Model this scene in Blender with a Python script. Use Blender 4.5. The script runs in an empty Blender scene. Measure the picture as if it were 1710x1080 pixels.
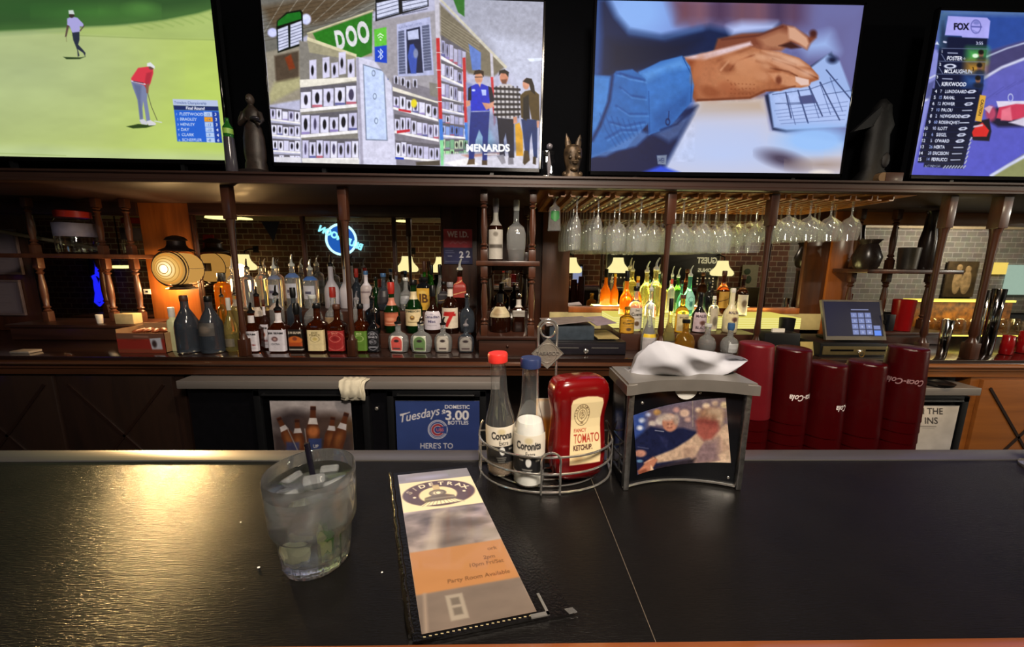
import bpy, bmesh, math, random
import numpy as np
from mathutils import Vector, Matrix
random.seed(7)
SC = bpy.context.scene
COL = SC.collection
# ---------------------------------------------------------------- camera, world, light, exposure
FPX = 625.0
CAM_Z = 1.40
yaw, pitch, roll = [math.radians(a) for a in (1.24, 9.63, 0.57)]
FWD = np.array([math.sin(yaw)*math.cos(pitch), math.cos(yaw)*math.cos(pitch), -math.sin(pitch)])
R0 = np.array([math.cos(yaw), -math.sin(yaw), 0.0]); U0 = np.cross(R0, FWD)
RGT = math.cos(roll)*R0 + math.sin(roll)*U0
UPV = math.cos(roll)*U0 - math.sin(roll)*R0
CAM = np.array([0, 0, CAM_Z])
cam_data = bpy.data.cameras.new('camera'); cam = bpy.data.objects.new('camera', cam_data); COL.objects.link(cam)
cam_data.sensor_fit = 'HORIZONTAL'; cam_data.sensor_width = 36.0; cam_data.lens = FPX/1710*36.0
cam_data.clip_start = 0.02
cam.matrix_world = Matrix(((RGT[0], UPV[0], -FWD[0], 0), (RGT[1], UPV[1], -FWD[1], 0), (RGT[2], UPV[2], -FWD[2], CAM_Z), (0, 0, 0, 1)))
SC.camera = cam
SC.view_settings.view_transform = 'Standard'; SC.view_settings.look = 'None'
SC.view_settings.gamma = 1.0; SC.view_settings.use_curve_mapping = False
SC.view_settings.exposure = 0.0
cy = SC.cycles
cy.max_bounces = 14; cy.diffuse_bounces = 3; cy.glossy_bounces = 5; cy.transmission_bounces = 12; cy.transparent_max_bounces = 40
cy.caustics_reflective = True; cy.caustics_refractive = True; cy.blur_glossy = 0.5
cy.sample_clamp_indirect = 4.0
cy.use_denoising = True
w = bpy.data.worlds.new('world'); SC.world = w; w.use_nodes = True
w.node_tree.nodes['Background'].inputs[0].default_value = (0.05, 0.045, 0.06, 1)
w.node_tree.nodes['Background'].inputs[1].default_value = 0.12

def area(name, loc, target, size, power, col, size_y=None):
    l = bpy.data.lights.new(name, 'AREA'); l.energy = power; l.color = col; l.size = size
    if size_y: l.shape = 'RECTANGLE'; l.size_y = size_y
    o = bpy.data.objects.new(name, l); COL.objects.link(o); o.location = loc
    o.rotation_euler = (Vector(target)-Vector(loc)).to_track_quat('-Z', 'Y').to_euler()
    return o
def spot(name, loc, target, power, col, angle=60, blend=0.6, r=0.05):
    l = bpy.data.lights.new(name, 'SPOT'); l.energy = power; l.color = col; l.spot_size = math.radians(angle); l.spot_blend = blend; l.shadow_soft_size = r
    o = bpy.data.objects.new(name, l); COL.objects.link(o); o.location = loc
    o.rotation_euler = (Vector(target)-Vector(loc)).to_track_quat('-Z', 'Y').to_euler()
    return o
def point(name, loc, power, col, r=0.03):
    l = bpy.data.lights.new(name, 'POINT'); l.energy = power; l.color = col; l.shadow_soft_size = r
    o = bpy.data.objects.new(name, l); COL.objects.link(o); o.location = loc
    return o
WARM = (1.0, 0.80, 0.58); AMBER = (1.0, 0.62, 0.26); YEL = (1.0, 0.86, 0.35)
# ceiling lamps of the room (recessed cans over the seats and the bar)
area('can_light_guests', (0.35, -0.75, 2.80), (0.25, 1.0, 1.0), 0.45, 72, (1.0, 0.87, 0.72))
area('can_light_bar', (0.25, 0.30, 2.95), (0.15, 0.45, 1.0), 0.28, 8, (1.0, 0.86, 0.70))
spot('can_light_shelves', (0.2, 0.7, 2.95), (0.0, 2.2, 1.2), 160, (1.0, 0.80, 0.60), 95, 0.8, 0.08)
spot('can_light_right', (2.3, 0.6, 2.9), (2.35, 2.0, 0.7), 120, (1.0, 0.72, 0.42), 60, 0.8, 0.08)
# ---------------------------------------------------------------- helpers
def ray(px, py): return FWD + RGT*((px-855)/FPX) + UPV*((540-py)/FPX)
def PY(px, py, Y): d = ray(px, py); return CAM + d*(Y/d[1])          # photo pixel onto the vertical plane Y
def PZ(px, py, Z): d = ray(px, py); return CAM + d*((Z-CAM_Z)/d[2])  # photo pixel onto the level plane Z
def proj(P):
    v = P - CAM; z = v @ FWD
    return 855 + FPX*(v @ RGT)/z, 540 - FPX*(v @ UPV)/z
def lin(c):
    if isinstance(c, str):
        c = c.lstrip('#'); c = [int(c[i:i+2], 16)/255 for i in (0, 2, 4)]
    return tuple(((x/12.92) if x <= 0.04045 else ((x+0.055)/1.055)**2.4) for x in c)
def rgb(c):
    if isinstance(c, str):
        c = c.lstrip('#'); return np.array([int(c[i:i+2], 16)/255 for i in (0, 2, 4)])
    return np.array(c)

MATS = {}
def mat(name, color='#808080', rough=0.5, metal=0.0, trans=0.0, ior=1.45, emis=None, estr=0.0, vary=0.12, scale=30.0, bump=0.0, bscale=200.0, stretch=(1, 1, 1), coat=0.0, spec=0.5, alpha=1.0, sss=0.0, rvary=0.0):
    if name in MATS: return MATS[name]
    m = bpy.data.materials.new(name); m.use_nodes = True; nt = m.node_tree; p = nt.nodes['Principled BSDF']
    tc = nt.nodes.new('ShaderNodeTexCoord'); mp = nt.nodes.new('ShaderNodeMapping'); mp.inputs['Scale'].default_value = stretch
    nt.links.new(tc.outputs['Object'], mp.inputs['Vector'])
    n = nt.nodes.new('ShaderNodeTexNoise'); n.inputs['Scale'].default_value = scale; n.inputs['Detail'].default_value = 4
    nt.links.new(mp.outputs[0], n.inputs['Vector'])
    l = lin(color)
    r = nt.nodes.new('ShaderNodeValToRGB')
    r.color_ramp.elements[0].position = 0.3; r.color_ramp.elements[1].position = 0.7
    r.color_ramp.elements[0].color = tuple(x*(1-vary) for x in l)+(1,); r.color_ramp.elements[1].color = tuple(min(1, x*(1+vary)) for x in l)+(1,)
    nt.links.new(n.outputs['Fac'], r.inputs[0]); nt.links.new(r.outputs[0], p.inputs['Base Color'])
    p.inputs['Roughness'].default_value = rough; p.inputs['Metallic'].default_value = metal; p.inputs['IOR'].default_value = ior
    p.inputs['Transmission Weight'].default_value = trans; p.inputs['Coat Weight'].default_value = coat; p.inputs['Coat Roughness'].default_value = 0.08
    p.inputs['Specular IOR Level'].default_value = spec; p.inputs['Alpha'].default_value = alpha
    if rvary:
        mr = nt.nodes.new('ShaderNodeMapRange'); mr.inputs[3].default_value = max(0, rough-rvary); mr.inputs[4].default_value = rough+rvary
        nt.links.new(n.outputs['Fac'], mr.inputs[0]); nt.links.new(mr.outputs[0], p.inputs['Roughness'])
    if emis:
        p.inputs['Emission Color'].default_value = lin(emis)+(1,); p.inputs['Emission Strength'].default_value = estr
    if bump:
        nb = nt.nodes.new('ShaderNodeTexNoise'); nb.inputs['Scale'].default_value = bscale; nb.inputs['Detail'].default_value = 3
        nt.links.new(mp.outputs[0], nb.inputs['Vector'])
        b = nt.nodes.new('ShaderNodeBump'); b.inputs['Strength'].default_value = bump; b.inputs['Distance'].default_value = 0.002
        nt.links.new(nb.outputs['Fac'], b.inputs['Height']); nt.links.new(b.outputs[0], p.inputs['Normal'])
    MATS[name] = m; return m
def wood(name, c0, c1, rough=0.35, axis='X', scale=9.0, coat=0.3, spec=0.5):
    if name in MATS: return MATS[name]
    m = bpy.data.materials.new(name); m.use_nodes = True; nt = m.node_tree; p = nt.nodes['Principled BSDF']
    tc = nt.nodes.new('ShaderNodeTexCoord'); mp = nt.nodes.new('ShaderNodeMapping')
    s = {'X': (0.12, 1.6, 1.6), 'Z': (1.6, 1.6, 0.12), 'Y': (1.6, 0.12, 1.6)}[axis]; mp.inputs['Scale'].default_value = s
    nt.links.new(tc.outputs['Object'], mp.inputs['Vector'])
    n = nt.nodes.new('ShaderNodeTexNoise'); n.inputs['Scale'].default_value = scale; n.inputs['Detail'].default_value = 8; n.inputs['Roughness'].default_value = 0.65; n.inputs['Distortion'].default_value = 0.6
    nt.links.new(mp.outputs[0], n.inputs['Vector'])
    r = nt.nodes.new('ShaderNodeValToRGB'); r.color_ramp.elements[0].position = 0.33; r.color_ramp.elements[1].position = 0.68
    r.color_ramp.elements[0].color = lin(c0)+(1,); r.color_ramp.elements[1].color = lin(c1)+(1,)
    nt.links.new(n.outputs['Fac'], r.inputs[0]); nt.links.new(r.outputs[0], p.inputs['Base Color'])
    b = nt.nodes.new('ShaderNodeBump'); b.inputs['Strength'].default_value = 0.15; b.inputs['Distance'].default_value = 0.001
    nt.links.new(n.outputs['Fac'], b.inputs['Height']); nt.links.new(b.outputs[0], p.inputs['Normal'])
    p.inputs['Roughness'].default_value = rough; p.inputs['Coat Weight'].default_value = coat; p.inputs['Coat Roughness'].default_value = 0.15
    p.inputs['Specular IOR Level'].default_value = spec
    MATS[name] = m; return m
def thin_glass(name, tint=(0.96, 0.98, 0.97), gloss=1.0, ior=1.5, milk=0.0, milkcol='#cfd4d8'):
    """thin-walled glass: what passes goes straight through, edges and highlights reflect"""
    if name in MATS: return MATS[name]
    m = bpy.data.materials.new(name); m.use_nodes = True; nt = m.node_tree; nt.nodes.clear()
    o = nt.nodes.new('ShaderNodeOutputMaterial'); t = nt.nodes.new('ShaderNodeBsdfTransparent'); g = nt.nodes.new('ShaderNodeBsdfGlossy')
    t.inputs[0].default_value = tuple(tint)+(1,); g.inputs['Roughness'].default_value = 0.03; g.inputs[0].default_value = (gloss, gloss, gloss, 1)
    f0 = ((ior-1)/(ior+1))**2*1.8
    ge = nt.nodes.new('ShaderNodeNewGeometry'); dt = nt.nodes.new('ShaderNodeVectorMath'); dt.operation = 'DOT_PRODUCT'
    def mth(op, a_, b_=None):
        q = nt.nodes.new('ShaderNodeMath'); q.operation = op
        for i_, v_ in enumerate((a_, b_)):
            if v_ is None: continue
            if isinstance(v_, (int, float)): q.inputs[i_].default_value = v_
            else: nt.links.new(v_, q.inputs[i_])
        return q.outputs[0]
    fz_ = mth('POWER', mth('SUBTRACT', 1.0, mth('ABSOLUTE', dt.outputs['Value'])), 3.0)
    fr_ = mth('ADD', mth('MULTIPLY', fz_, 1-f0), f0)
    tcn = nt.nodes.new('ShaderNodeTexCoord'); nn = nt.nodes.new('ShaderNodeTexNoise'); nn.inputs['Scale'].default_value = 40
    nt.links.new(tcn.outputs['Object'], nn.inputs['Vector'])
    bm_ = nt.nodes.new('ShaderNodeBump'); bm_.inputs['Strength'].default_value = 0.08; bm_.inputs['Distance'].default_value = 0.002
    nt.links.new(nn.outputs['Fac'], bm_.inputs['Height']); nt.links.new(bm_.outputs[0], g.inputs['Normal']); nt.links.new(ge.outputs['Incoming'], dt.inputs[0]); nt.links.new(bm_.outputs[0], dt.inputs[1])
    mx = nt.nodes.new('ShaderNodeMixShader'); nt.links.new(fr_, mx.inputs[0]); nt.links.new(t.outputs[0], mx.inputs[1]); nt.links.new(g.outputs[0], mx.inputs[2])
    last = mx
    if milk:
        d = nt.nodes.new('ShaderNodeBsdfDiffuse'); d.inputs[0].default_value = lin(milkcol)+(1,)
        m2 = nt.nodes.new('ShaderNodeMixShader'); m2.inputs[0].default_value = milk
        nt.links.new(mx.outputs[0], m2.inputs[1]); nt.links.new(d.outputs[0], m2.inputs[2]); last = m2
    nt.links.new(last.outputs[0], o.inputs[0]); MATS[name] = m; return m
def let_through(m, fac):
    nt = m.node_tree; o = [n for n in nt.nodes if n.type == 'OUTPUT_MATERIAL'][0]; src = o.inputs[0].links[0].from_socket
    t = nt.nodes.new('ShaderNodeBsdfTransparent'); t.inputs[0].default_value = (.97, .98, .98, 1); x = nt.nodes.new('ShaderNodeMixShader'); x.inputs[0].default_value = fac
    nt.links.new(src, x.inputs[1]); nt.links.new(t.outputs[0], x.inputs[2]); nt.links.new(x.outputs[0], o.inputs[0]); return m
def glow(name, col, strength, sampling=True):
    if name in MATS: return MATS[name]
    m = bpy.data.materials.new(name); m.use_nodes = True; nt = m.node_tree; nt.nodes.clear()
    o = nt.nodes.new('ShaderNodeOutputMaterial'); e = nt.nodes.new('ShaderNodeEmission')
    e.inputs[0].default_value = lin(col)+(1,); e.inputs[1].default_value = strength
    nt.links.new(e.outputs[0], o.inputs[0])
    if not sampling: m.cycles.emission_sampling = 'NONE'
    MATS[name] = m; return m
def picture_mat(name, rough=0.5, estr=0.0, coat=0.0, spec=0.5):
    """printed or glowing picture: colours stored on the mesh"""
    if name in MATS: return MATS[name]
    m = bpy.data.materials.new(name); m.use_nodes = True; nt = m.node_tree; p = nt.nodes['Principled BSDF']
    a = nt.nodes.new('ShaderNodeAttribute'); a.attribute_name = 'picture'
    if estr:
        p.inputs['Base Color'].default_value = (0.01, 0.01, 0.01, 1)
        nt.links.new(a.outputs[0], p.inputs['Emission Color']); p.inputs['Emission Strength'].default_value = estr
        m.cycles.emission_sampling = 'NONE'
    else:
        nt.links.new(a.outputs[0], p.inputs['Base Color'])
    p.inputs['Roughness'].default_value = rough; p.inputs['Coat Weight'].default_value = coat; p.inputs['Specular IOR Level'].default_value = spec
    p.inputs['Coat Roughness'].default_value = 0.05
    MATS[name] = m; return m

class MB:
    def __init__(s): s.bm = bmesh.new()
    def box(s, lo, hi, bev=0.0, seg=2, rot=None):
        lo = Vector(lo); hi = Vector(hi); c = (lo+hi)/2; d = hi-lo
        M = Matrix.Translation(c) @ ((rot.to_4x4()) if rot else Matrix()) @ Matrix.Diagonal((d.x, d.y, d.z, 1))
        r = bmesh.ops.create_cube(s.bm, size=1.0, matrix=M)
        if bev:
            es = list({e for v in r['verts'] for e in v.link_edges})
            bmesh.ops.bevel(s.bm, geom=es, offset=bev, segments=seg, affect='EDGES', profile=0.6)
        return s
    def tube(s, pts, r, n=8, closed=False):
        pts = [Vector(p) for p in pts]; rings = []; N = len(pts); rr = r if isinstance(r, (list, tuple)) else [r]*N
        prev = None
        for i, p in enumerate(pts):
            if closed: t = (pts[(i+1) % N]-pts[i-1])
            else: t = pts[min(i+1, N-1)]-pts[max(i-1, 0)]
            t.normalize()
            if prev is None:
                a = Vector((0, 0, 1)) if abs(t.z) < 0.9 else Vector((1, 0, 0)); u = t.cross(a).normalized()
            else:
                u = (prev - t*prev.dot(t)).normalized()
            prev = u; v = t.cross(u)
            rings.append([s.bm.verts.new(p + (u*math.cos(2*math.pi*k/n)+v*math.sin(2*math.pi*k/n))*rr[i]) for k in range(n)])
        M = N if closed else N-1
        for i in range(M):
            a = rings[i]; b = rings[(i+1) % N]
            for k in range(n): s.bm.faces.new((a[k], a[(k+1) % n], b[(k+1) % n], b[k]))
        if not closed:
            s.bm.faces.new(list(reversed(rings[0]))); s.bm.faces.new(rings[-1])
        return s
    def lathe(s, prof, n=32, c=(0, 0, 0), shape=None, cap0=True, cap1=True):
        """prof: (r, z) or (r, z, squareness, depth); closed solid of revolution with optional squared section"""
        rings = []
        for q in prof:
            r, z = q[0], q[1]; sq = q[2] if len(q) > 2 else 0.0; dp = q[3] if len(q) > 3 else 1.0
            ring = []
            for k in range(n):
                th = 2*math.pi*(k+0.5)/n; f = ring_r(th, sq)
                ring.append(s.bm.verts.new((c[0]+r*f*math.cos(th), c[1]+r*f*dp*math.sin(th), c[2]+z)))
            rings.append(ring)
        for a, b in zip(rings[:-1], rings[1:]):
            for k in range(n): s.bm.faces.new((a[k], a[(k+1) % n], b[(k+1) % n], b[k]))
        if cap0: s.bm.faces.new(list(reversed(rings[0])))
        if cap1: s.bm.faces.new(rings[-1])
        return s
    def prism(s, poly, d0, d1, axis='Y'):
        def P(a, b, d):
            return {'Y': (a, d, b), 'X': (d, a, b), 'Z': (a, b, d)}[axis]
        A = [s.bm.verts.new(P(a, b, d0)) for a, b in poly]; B = [s.bm.verts.new(P(a, b, d1)) for a, b in poly]; n = len(poly)
        s.bm.faces.new(list(reversed(A))); s.bm.faces.new(B)
        for k in range(n): s.bm.faces.new((A[k], A[(k+1) % n], B[(k+1) % n], B[k]))
        return s
    def sphere(s, c, r, seg=16, rot=None):
        r = (r, r, r) if isinstance(r, (int, float)) else r
        M = Matrix.Translation(c) @ (rot.to_4x4() if rot else Matrix()) @ Matrix.Diagonal((r[0], r[1], r[2], 1))
        bmesh.ops.create_uvsphere(s.bm, u_segments=seg, v_segments=max(6, seg*2//3), radius=1.0, matrix=M); return s
    def quad(s, *P):
        s.bm.faces.new([s.bm.verts.new(p) for p in P]); return s
    def transform(s, M): bmesh.ops.transform(s.bm, matrix=M, verts=s.bm.verts); return s
    def build(s, name, m, parent=None, loc=(0, 0, 0), smooth=True, angle=38, flip=True):
        if flip: bmesh.ops.recalc_face_normals(s.bm, faces=s.bm.faces)
        me = bpy.data.meshes.new(name); s.bm.to_mesh(me); s.bm.free()
        if m: me.materials.append(m)
        if smooth:
            me.polygons.foreach_set('use_smooth', [True]*len(me.polygons)); me.set_sharp_from_angle(angle=math.radians(angle))
        o = bpy.data.objects.new(name, me); COL.objects.link(o); o.location = loc
        if parent: o.parent = parent
        return o
def ring_r(th, sq):
    if sq <= 0: return 1.0
    e = 2 + 8*sq
    return (abs(math.cos(th))**e + abs(math.sin(th))**e)**(-1/e) * (1-0.06*sq)
def tag(o, label, cat, group=None, kind=None):
    o['label'] = label; o['category'] = cat
    if group: o['group'] = group
    if kind: o['kind'] = kind
    return o
def thing(name, label, cat, loc=(0, 0, 0), rz=0.0, group=None):
    o = bpy.data.objects.new(name, None); COL.objects.link(o); o.empty_display_size = 0.05
    o.location = loc; o.rotation_euler = (0, 0, rz); return tag(o, label, cat, group)
def struct(name, mb, m, label=None, cat=None, **k):
    o = mb.build(name, m, **k); o['kind'] = 'structure'
    if label: o['label'] = label
    if cat: o['category'] = cat
    return o
def copy_tree(o, parent=None):
    c = o.copy(); COL.objects.link(c); c.parent = parent
    for ch in list(o.children): copy_tree(ch, c)
    return c

# ---- painting on a mesh: colours are laid on the vertices of a fine grid in picture coordinates
class Paint:
    def __init__(s, X, Y, base):
        s.X = np.asarray(X, float); s.Y = np.asarray(Y, float); s.C = np.tile(rgb(base), (len(s.X), 1)).astype(float)
    def _mix(s, idx, a, col):
        a = np.clip(a, 0, 1)[:, None]; s.C[idx] = s.C[idx]*(1-a) + (col if getattr(col, 'ndim', 1) == 2 else rgb(col))*a
    def poly(s, P, col, soft=0.6, op=1.0):
        P = np.array(P, float); m = soft+0.5
        idx = np.nonzero((s.X > P[:, 0].min()-m) & (s.X < P[:, 0].max()+m) & (s.Y > P[:, 1].min()-m) & (s.Y < P[:, 1].max()+m))[0]
        if not len(idx): return s
        x = s.X[idx]; y = s.Y[idx]; ins = np.zeros(len(idx), bool); d2 = np.full(len(idx), 1e18)
        n = len(P)
        for i in range(n):
            ax, ay = P[i]; bx, by = P[(i+1) % n]
            if by != ay:
                c = ((ay > y) != (by > y)) & (x < (bx-ax)*(y-ay)/(by-ay)+ax); ins ^= c
            dx, dy = bx-ax, by-ay; L = dx*dx+dy*dy+1e-12
            t = np.clip(((x-ax)*dx+(y-ay)*dy)/L, 0, 1); d2 = np.minimum(d2, (ax+t*dx-x)**2+(ay+t*dy-y)**2)
        d = np.sqrt(d2); d = np.where(ins, d, -d)
        s._mix(idx, op*np.clip(0.5+d/(2*soft), 0, 1), col); return s
    def rect(s, x0, y0, x1, y1, col, soft=0.6, op=1.0): return s.poly([(x0, y0), (x1, y0), (x1, y1), (x0, y1)], col, soft, op)
    def ell(s, cx, cy, rx, ry, col, soft=0.6, op=1.0, rot=0.0):
        m = max(rx, ry)+soft*2
        idx = np.nonzero((abs(s.X-cx) < m) & (abs(s.Y-cy) < m))[0]
        if not len(idx): return s
        x = s.X[idx]-cx; y = s.Y[idx]-cy; c, n = math.cos(rot), math.sin(rot)
        u = x*c+y*n; v = -x*n+y*c; q = np.sqrt((u/rx)**2+(v/ry)**2)
        s._mix(idx, op*np.clip(0.5+(1-q)*min(rx, ry)/(2*soft), 0, 1), col); return s
    def ring(s, cx, cy, rx, ry, wd, col, soft=0.5, op=1.0):
        idx = np.nonzero((abs(s.X-cx) < rx+wd+2) & (abs(s.Y-cy) < ry+wd+2))[0]
        if not len(idx): return s
        q = np.sqrt(((s.X[idx]-cx)/rx)**2+((s.Y[idx]-cy)/ry)**2); d = wd/2-abs(q-1)*min(rx, ry)
        s._mix(idx, op*np.clip(0.5+d/(2*soft), 0, 1), col); return s
    def line(s, P, wd, col, soft=0.5, op=1.0):
        P = np.array(P, float); m = wd+soft+1
        idx = np.nonzero((s.X > P[:, 0].min()-m) & (s.X < P[:, 0].max()+m) & (s.Y > P[:, 1].min()-m) & (s.Y < P[:, 1].max()+m))[0]
        if not len(idx): return s
        x = s.X[idx]; y = s.Y[idx]; d2 = np.full(len(idx), 1e18)
        for (ax, ay), (bx, by) in zip(P[:-1], P[1:]):
            dx, dy = bx-ax, by-ay; L = dx*dx+dy*dy+1e-12
            t = np.clip(((x-ax)*dx+(y-ay)*dy)/L, 0, 1); d2 = np.minimum(d2, (ax+t*dx-x)**2+(ay+t*dy-y)**2)
        s._mix(idx, op*np.clip(0.5+(wd/2-np.sqrt(d2))/(2*soft), 0, 1), col); return s
    def grad(s, x0, y0, x1, y1, c0, c1, region=None, op=1.0):
        t = np.clip(((s.X-x0)*(x1-x0)+(s.Y-y0)*(y1-y0))/((x1-x0)**2+(y1-y0)**2), 0, 1)[:, None]
        col = rgb(c0)*(1-t)+rgb(c1)*t; idx = np.arange(len(s.X)); s._mix(idx, np.full(len(idx), op), col); return s
    def noise(s, sc, amp, seed=0, ax=1.0, ay=1.0, box=None):
        idx = np.arange(len(s.X)) if box is None else np.nonzero((s.X > box[0]) & (s.X < box[2]) & (s.Y > box[1]) & (s.Y < box[3]))[0]
        s.C[idx] = np.clip(s.C[idx]*(1+amp*(vnoise(s.X[idx]*ax/sc, s.Y[idx]*ay/sc, seed)-0.5)[:, None]), 0, 1); return s
    def text(s, t, x, y, size, col, rot=0.0, shear=0.0, bold=0.0, align='LEFT', sx=1.0, op=1.0, M=None):
        """x, y: baseline start; size: cap height in picture units; M: optional function (u,v)->(x,y)"""
        V, T = glyphs(t, bold, shear); V = V.copy()
        if not len(T): return s
        w_ = V[:, 0].max()
        if align == 'CENTER': V[:, 0] -= w_/2
        elif align == 'RIGHT': V[:, 0] -= w_
        u = V[:, 0]*size*sx; v = -V[:, 1]*size; c, n = math.cos(rot), math.sin(rot)
        Q = np.stack([x+u*c-v*n, y+u*n+v*c], 1)
        if M is not None: Q = np.array([M(a, b) for a, b in Q])
        lo = Q.min(0)-1; hi = Q.max(0)+1
        idx = np.nonzero((s.X > lo[0]) & (s.X < hi[0]) & (s.Y > lo[1]) & (s.Y < hi[1]))[0]
        if not len(idx): return s
        X = s.X[idx]; Y = s.Y[idx]; cov = np.zeros(len(idx))
        st = s.step if hasattr(s, 'step') else 1.0
        offs = [(-.3, -.3), (.3, -.3), (-.3, .3), (.3, .3), (0, 0)]
        for ti in T:
            a, b, d = Q[ti]; mnx = min(a[0], b[0], d[0])-st; mxx = max(a[0], b[0], d[0])+st; mny = min(a[1], b[1], d[1])-st; mxy = max(a[1], b[1], d[1])+st
            k = np.nonzero((X > mnx) & (X < mxx) & (Y > mny) & (Y < mxy))[0]
            if not len(k): continue
            for ox, oy in offs:
                px = X[k]+ox*st; py = Y[k]+oy*st
                s1 = (b[0]-a[0])*(py-a[1])-(b[1]-a[1])*(px-a[0]); s2 = (d[0]-b[0])*(py-b[1])-(d[1]-b[1])*(px-b[0]); s3 = (a[0]-d[0])*(py-d[1])-(a[1]-d[1])*(px-d[0])
                cov[k] += (((s1 >= 0) & (s2 >= 0) & (s3 >= 0)) | ((s1 <= 0) & (s2 <= 0) & (s3 <= 0)))/len(offs)
        s._mix(idx, op*cov, col); return s
def vnoise(x, y, seed=0):
    def h(i, j): return np.modf(np.abs(np.sin(i*127.1+j*311.7+seed*74.7)*43758.5453))[0]
    t = np.zeros_like(x); a = 0.6; tot = 0
    for o in range(3):
        i = np.floor(x); j = np.floor(y); f = x-i; g = y-j; f = f*f*(3-2*f); g = g*g*(3-2*g)
        t += a*((h(i, j)*(1-f)+h(i+1, j)*f)*(1-g)+(h(i, j+1)*(1-f)+h(i+1, j+1)*f)*g); tot += a; a *= 0.5; x = x*2.1; y = y*2.1
    return t/tot
_GL = {}
def text_mesh(t, bold=0.0, shear=0.0, extrude=0.0):
    cu = bpy.data.curves.new('lettering', 'FONT'); cu.body = t; cu.size = 1.0; cu.offset = bold; cu.shear = shear; cu.extrude = extrude; cu.resolution_u = 4
    ob = bpy.data.objects.new('lettering', cu); COL.objects.link(ob)
    me = bpy.data.meshes.new_from_object(ob.evaluated_get(bpy.context.evaluated_depsgraph_get()))
    bpy.data.objects.remove(ob); bpy.data.curves.remove(cu); return me
def glyphs(t, bold=0.0, shear=0.0):
    k = (t, bold, shear)
    if k not in _GL:
        me = text_mesh(t, bold, shear); me.calc_loop_triangles()
        V = np.array([v.co[:2] for v in me.vertices]) if len(me.vertices) else np.zeros((0, 2)); T = np.array([lt.vertices[:] for lt in me.loop_triangles])
        if len(V): V[:, 0] -= V[:, 0].min(); V = V/0.72
        bpy.data.meshes.remove(me); _GL[k] = (V, T)
    return _GL[k]
def picture(name, surf, nu, nv, paint, m, parent=None, px=False, loc=(0, 0, 0), fast=None):
    """surf(u, v) -> world points (arrays n x 3), u right 0..1, v down 0..1. paint(X, Y) -> Paint; X, Y are u, v, or photo pixels when px."""
    u, v = np.meshgrid(np.linspace(0, 1, nu), np.linspace(0, 1, nv)); u = u.ravel(); v = v.ravel()
    P = surf(u, v)
    if px: a = (P-CAM); z = a @ FWD; X = 855+FPX*(a @ RGT)/z; Y = 540-FPX*(a @ UPV)/z
    else: X, Y = u, v
    pt = paint(X, Y)
    c = np.clip(pt.C, 0, 1); c = np.where(c <= 0.04045, c/12.92, ((c+0.055)/1.055)**2.4)
    me = bpy.data.meshes.new(name)
    i = np.arange(nu*nv).reshape(nv, nu); F = np.stack([i[:-1, :-1], i[1:, :-1], i[1:, 1:], i[:-1, 1:]], -1).reshape(-1, 4)
    me.vertices.add(len(P)); me.vertices.foreach_set('co', (P-np.array(loc)).astype(np.float32).ravel())
    me.loops.add(F.size); me.loops.foreach_set('vertex_index', F.ravel().astype(np.int32)); me.polygons.add(len(F))
    me.polygons.foreach_set('loop_start', np.arange(0, F.size, 4, dtype=np.int32)); me.update()
    me.polygons.foreach_set('use_smooth', np.ones(len(F), bool))
    at = me.attributes.new('picture', 'FLOAT_COLOR', 'POINT'); at.data.foreach_set('color', np.concatenate([c, np.ones((len(c), 1))], 1).astype(np.float32).ravel())
    me.materials.append(m); me.validate()
    o = bpy.data.objects.new(name, me); COL.objects.link(o); o.location = loc if parent is None else (0, 0, 0)
    if parent: o.parent = parent
    return o
def flat(p00, p10, p01):
    p00, p10, p01 = [np.array(p, float) for p in (p00, p10, p01)]
    return lambda u, v: p00 + np.outer(u, p10-p00) + np.outer(v, p01-p00)
def lettering(name, t, m, origin, ex, ey, size, depth=0.001, parent=None, align='LEFT', bold=0.0, shear=0.0, sx=1.0):
    """raised letters: ex, ey unit vectors of the writing plane"""
    me = text_mesh(t, bold, shear, depth/size*0.5*0.72); me.name = name
    xs = [v.co.x for v in me.vertices]; sh = {'LEFT': min(xs), 'CENTER': (min(xs)+max(xs))/2, 'RIGHT': max(xs)}[align]
    ex = Vector(ex); ey = Vector(ey); ez = ex.cross(ey)
    for v in me.vertices:
        c = v.co.copy(); v.co = Vector(origin) + ex*((c.x-sh)*size/0.72*sx) + ey*(c.y*size/0.72) + ez*(c.z*size/0.72)
    me.materials.clear(); me.materials.append(m)
    o = bpy.data.objects.new(name, me); COL.objects.link(o)
    if parent: o.parent = parent
    return o
# ---------------------------------------------------------------- room shell
BAR_Z, CT_Z, CT_Y, MIR_Y, LED_Z = 1.07, 0.887, 1.92, 2.60, 1.745
M_dark = mat('dark_paint', '#0c0d12', 0.7, vary=0.2)
M_wood = wood('walnut_dark', '#2a1610', '#48291d', 0.40, coat=.15)
M_woodv = wood('walnut_dark_upright', '#2a150e', '#4e2b1b', 0.35, 'Z')
M_ledge = wood('walnut_ledge', '#241512', '#3a241d', 0.48, coat=.08)
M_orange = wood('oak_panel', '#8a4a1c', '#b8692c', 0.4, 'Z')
M_brownp = wood('brown_panel', '#44240f', '#5e3418', 0.42, 'Z')
M_front = wood('cabinet_front_oak', '#7d4a20', '#a0622c', 0.4, 'X')
M_frontd = wood('cabinet_front_walnut', '#1d100b', '#2c1a12', 0.5, 'Z')
M_blackp = mat('black_panel', '#0b0b10', 0.35, vary=0.2)
M_steel = mat('brushed_steel', '#a39c98', 0.42, 0.65, vary=0.08, scale=60, stretch=(0.05, 1, 1), bump=0.05, bscale=300)
M_chrome = mat('chrome', '#dcd9d4', 0.16, .88, vary=0.04)
M_mirror = mat('mirror_silver', '#d8d4cc', 0.015, 1.0, vary=0.02)
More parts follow.
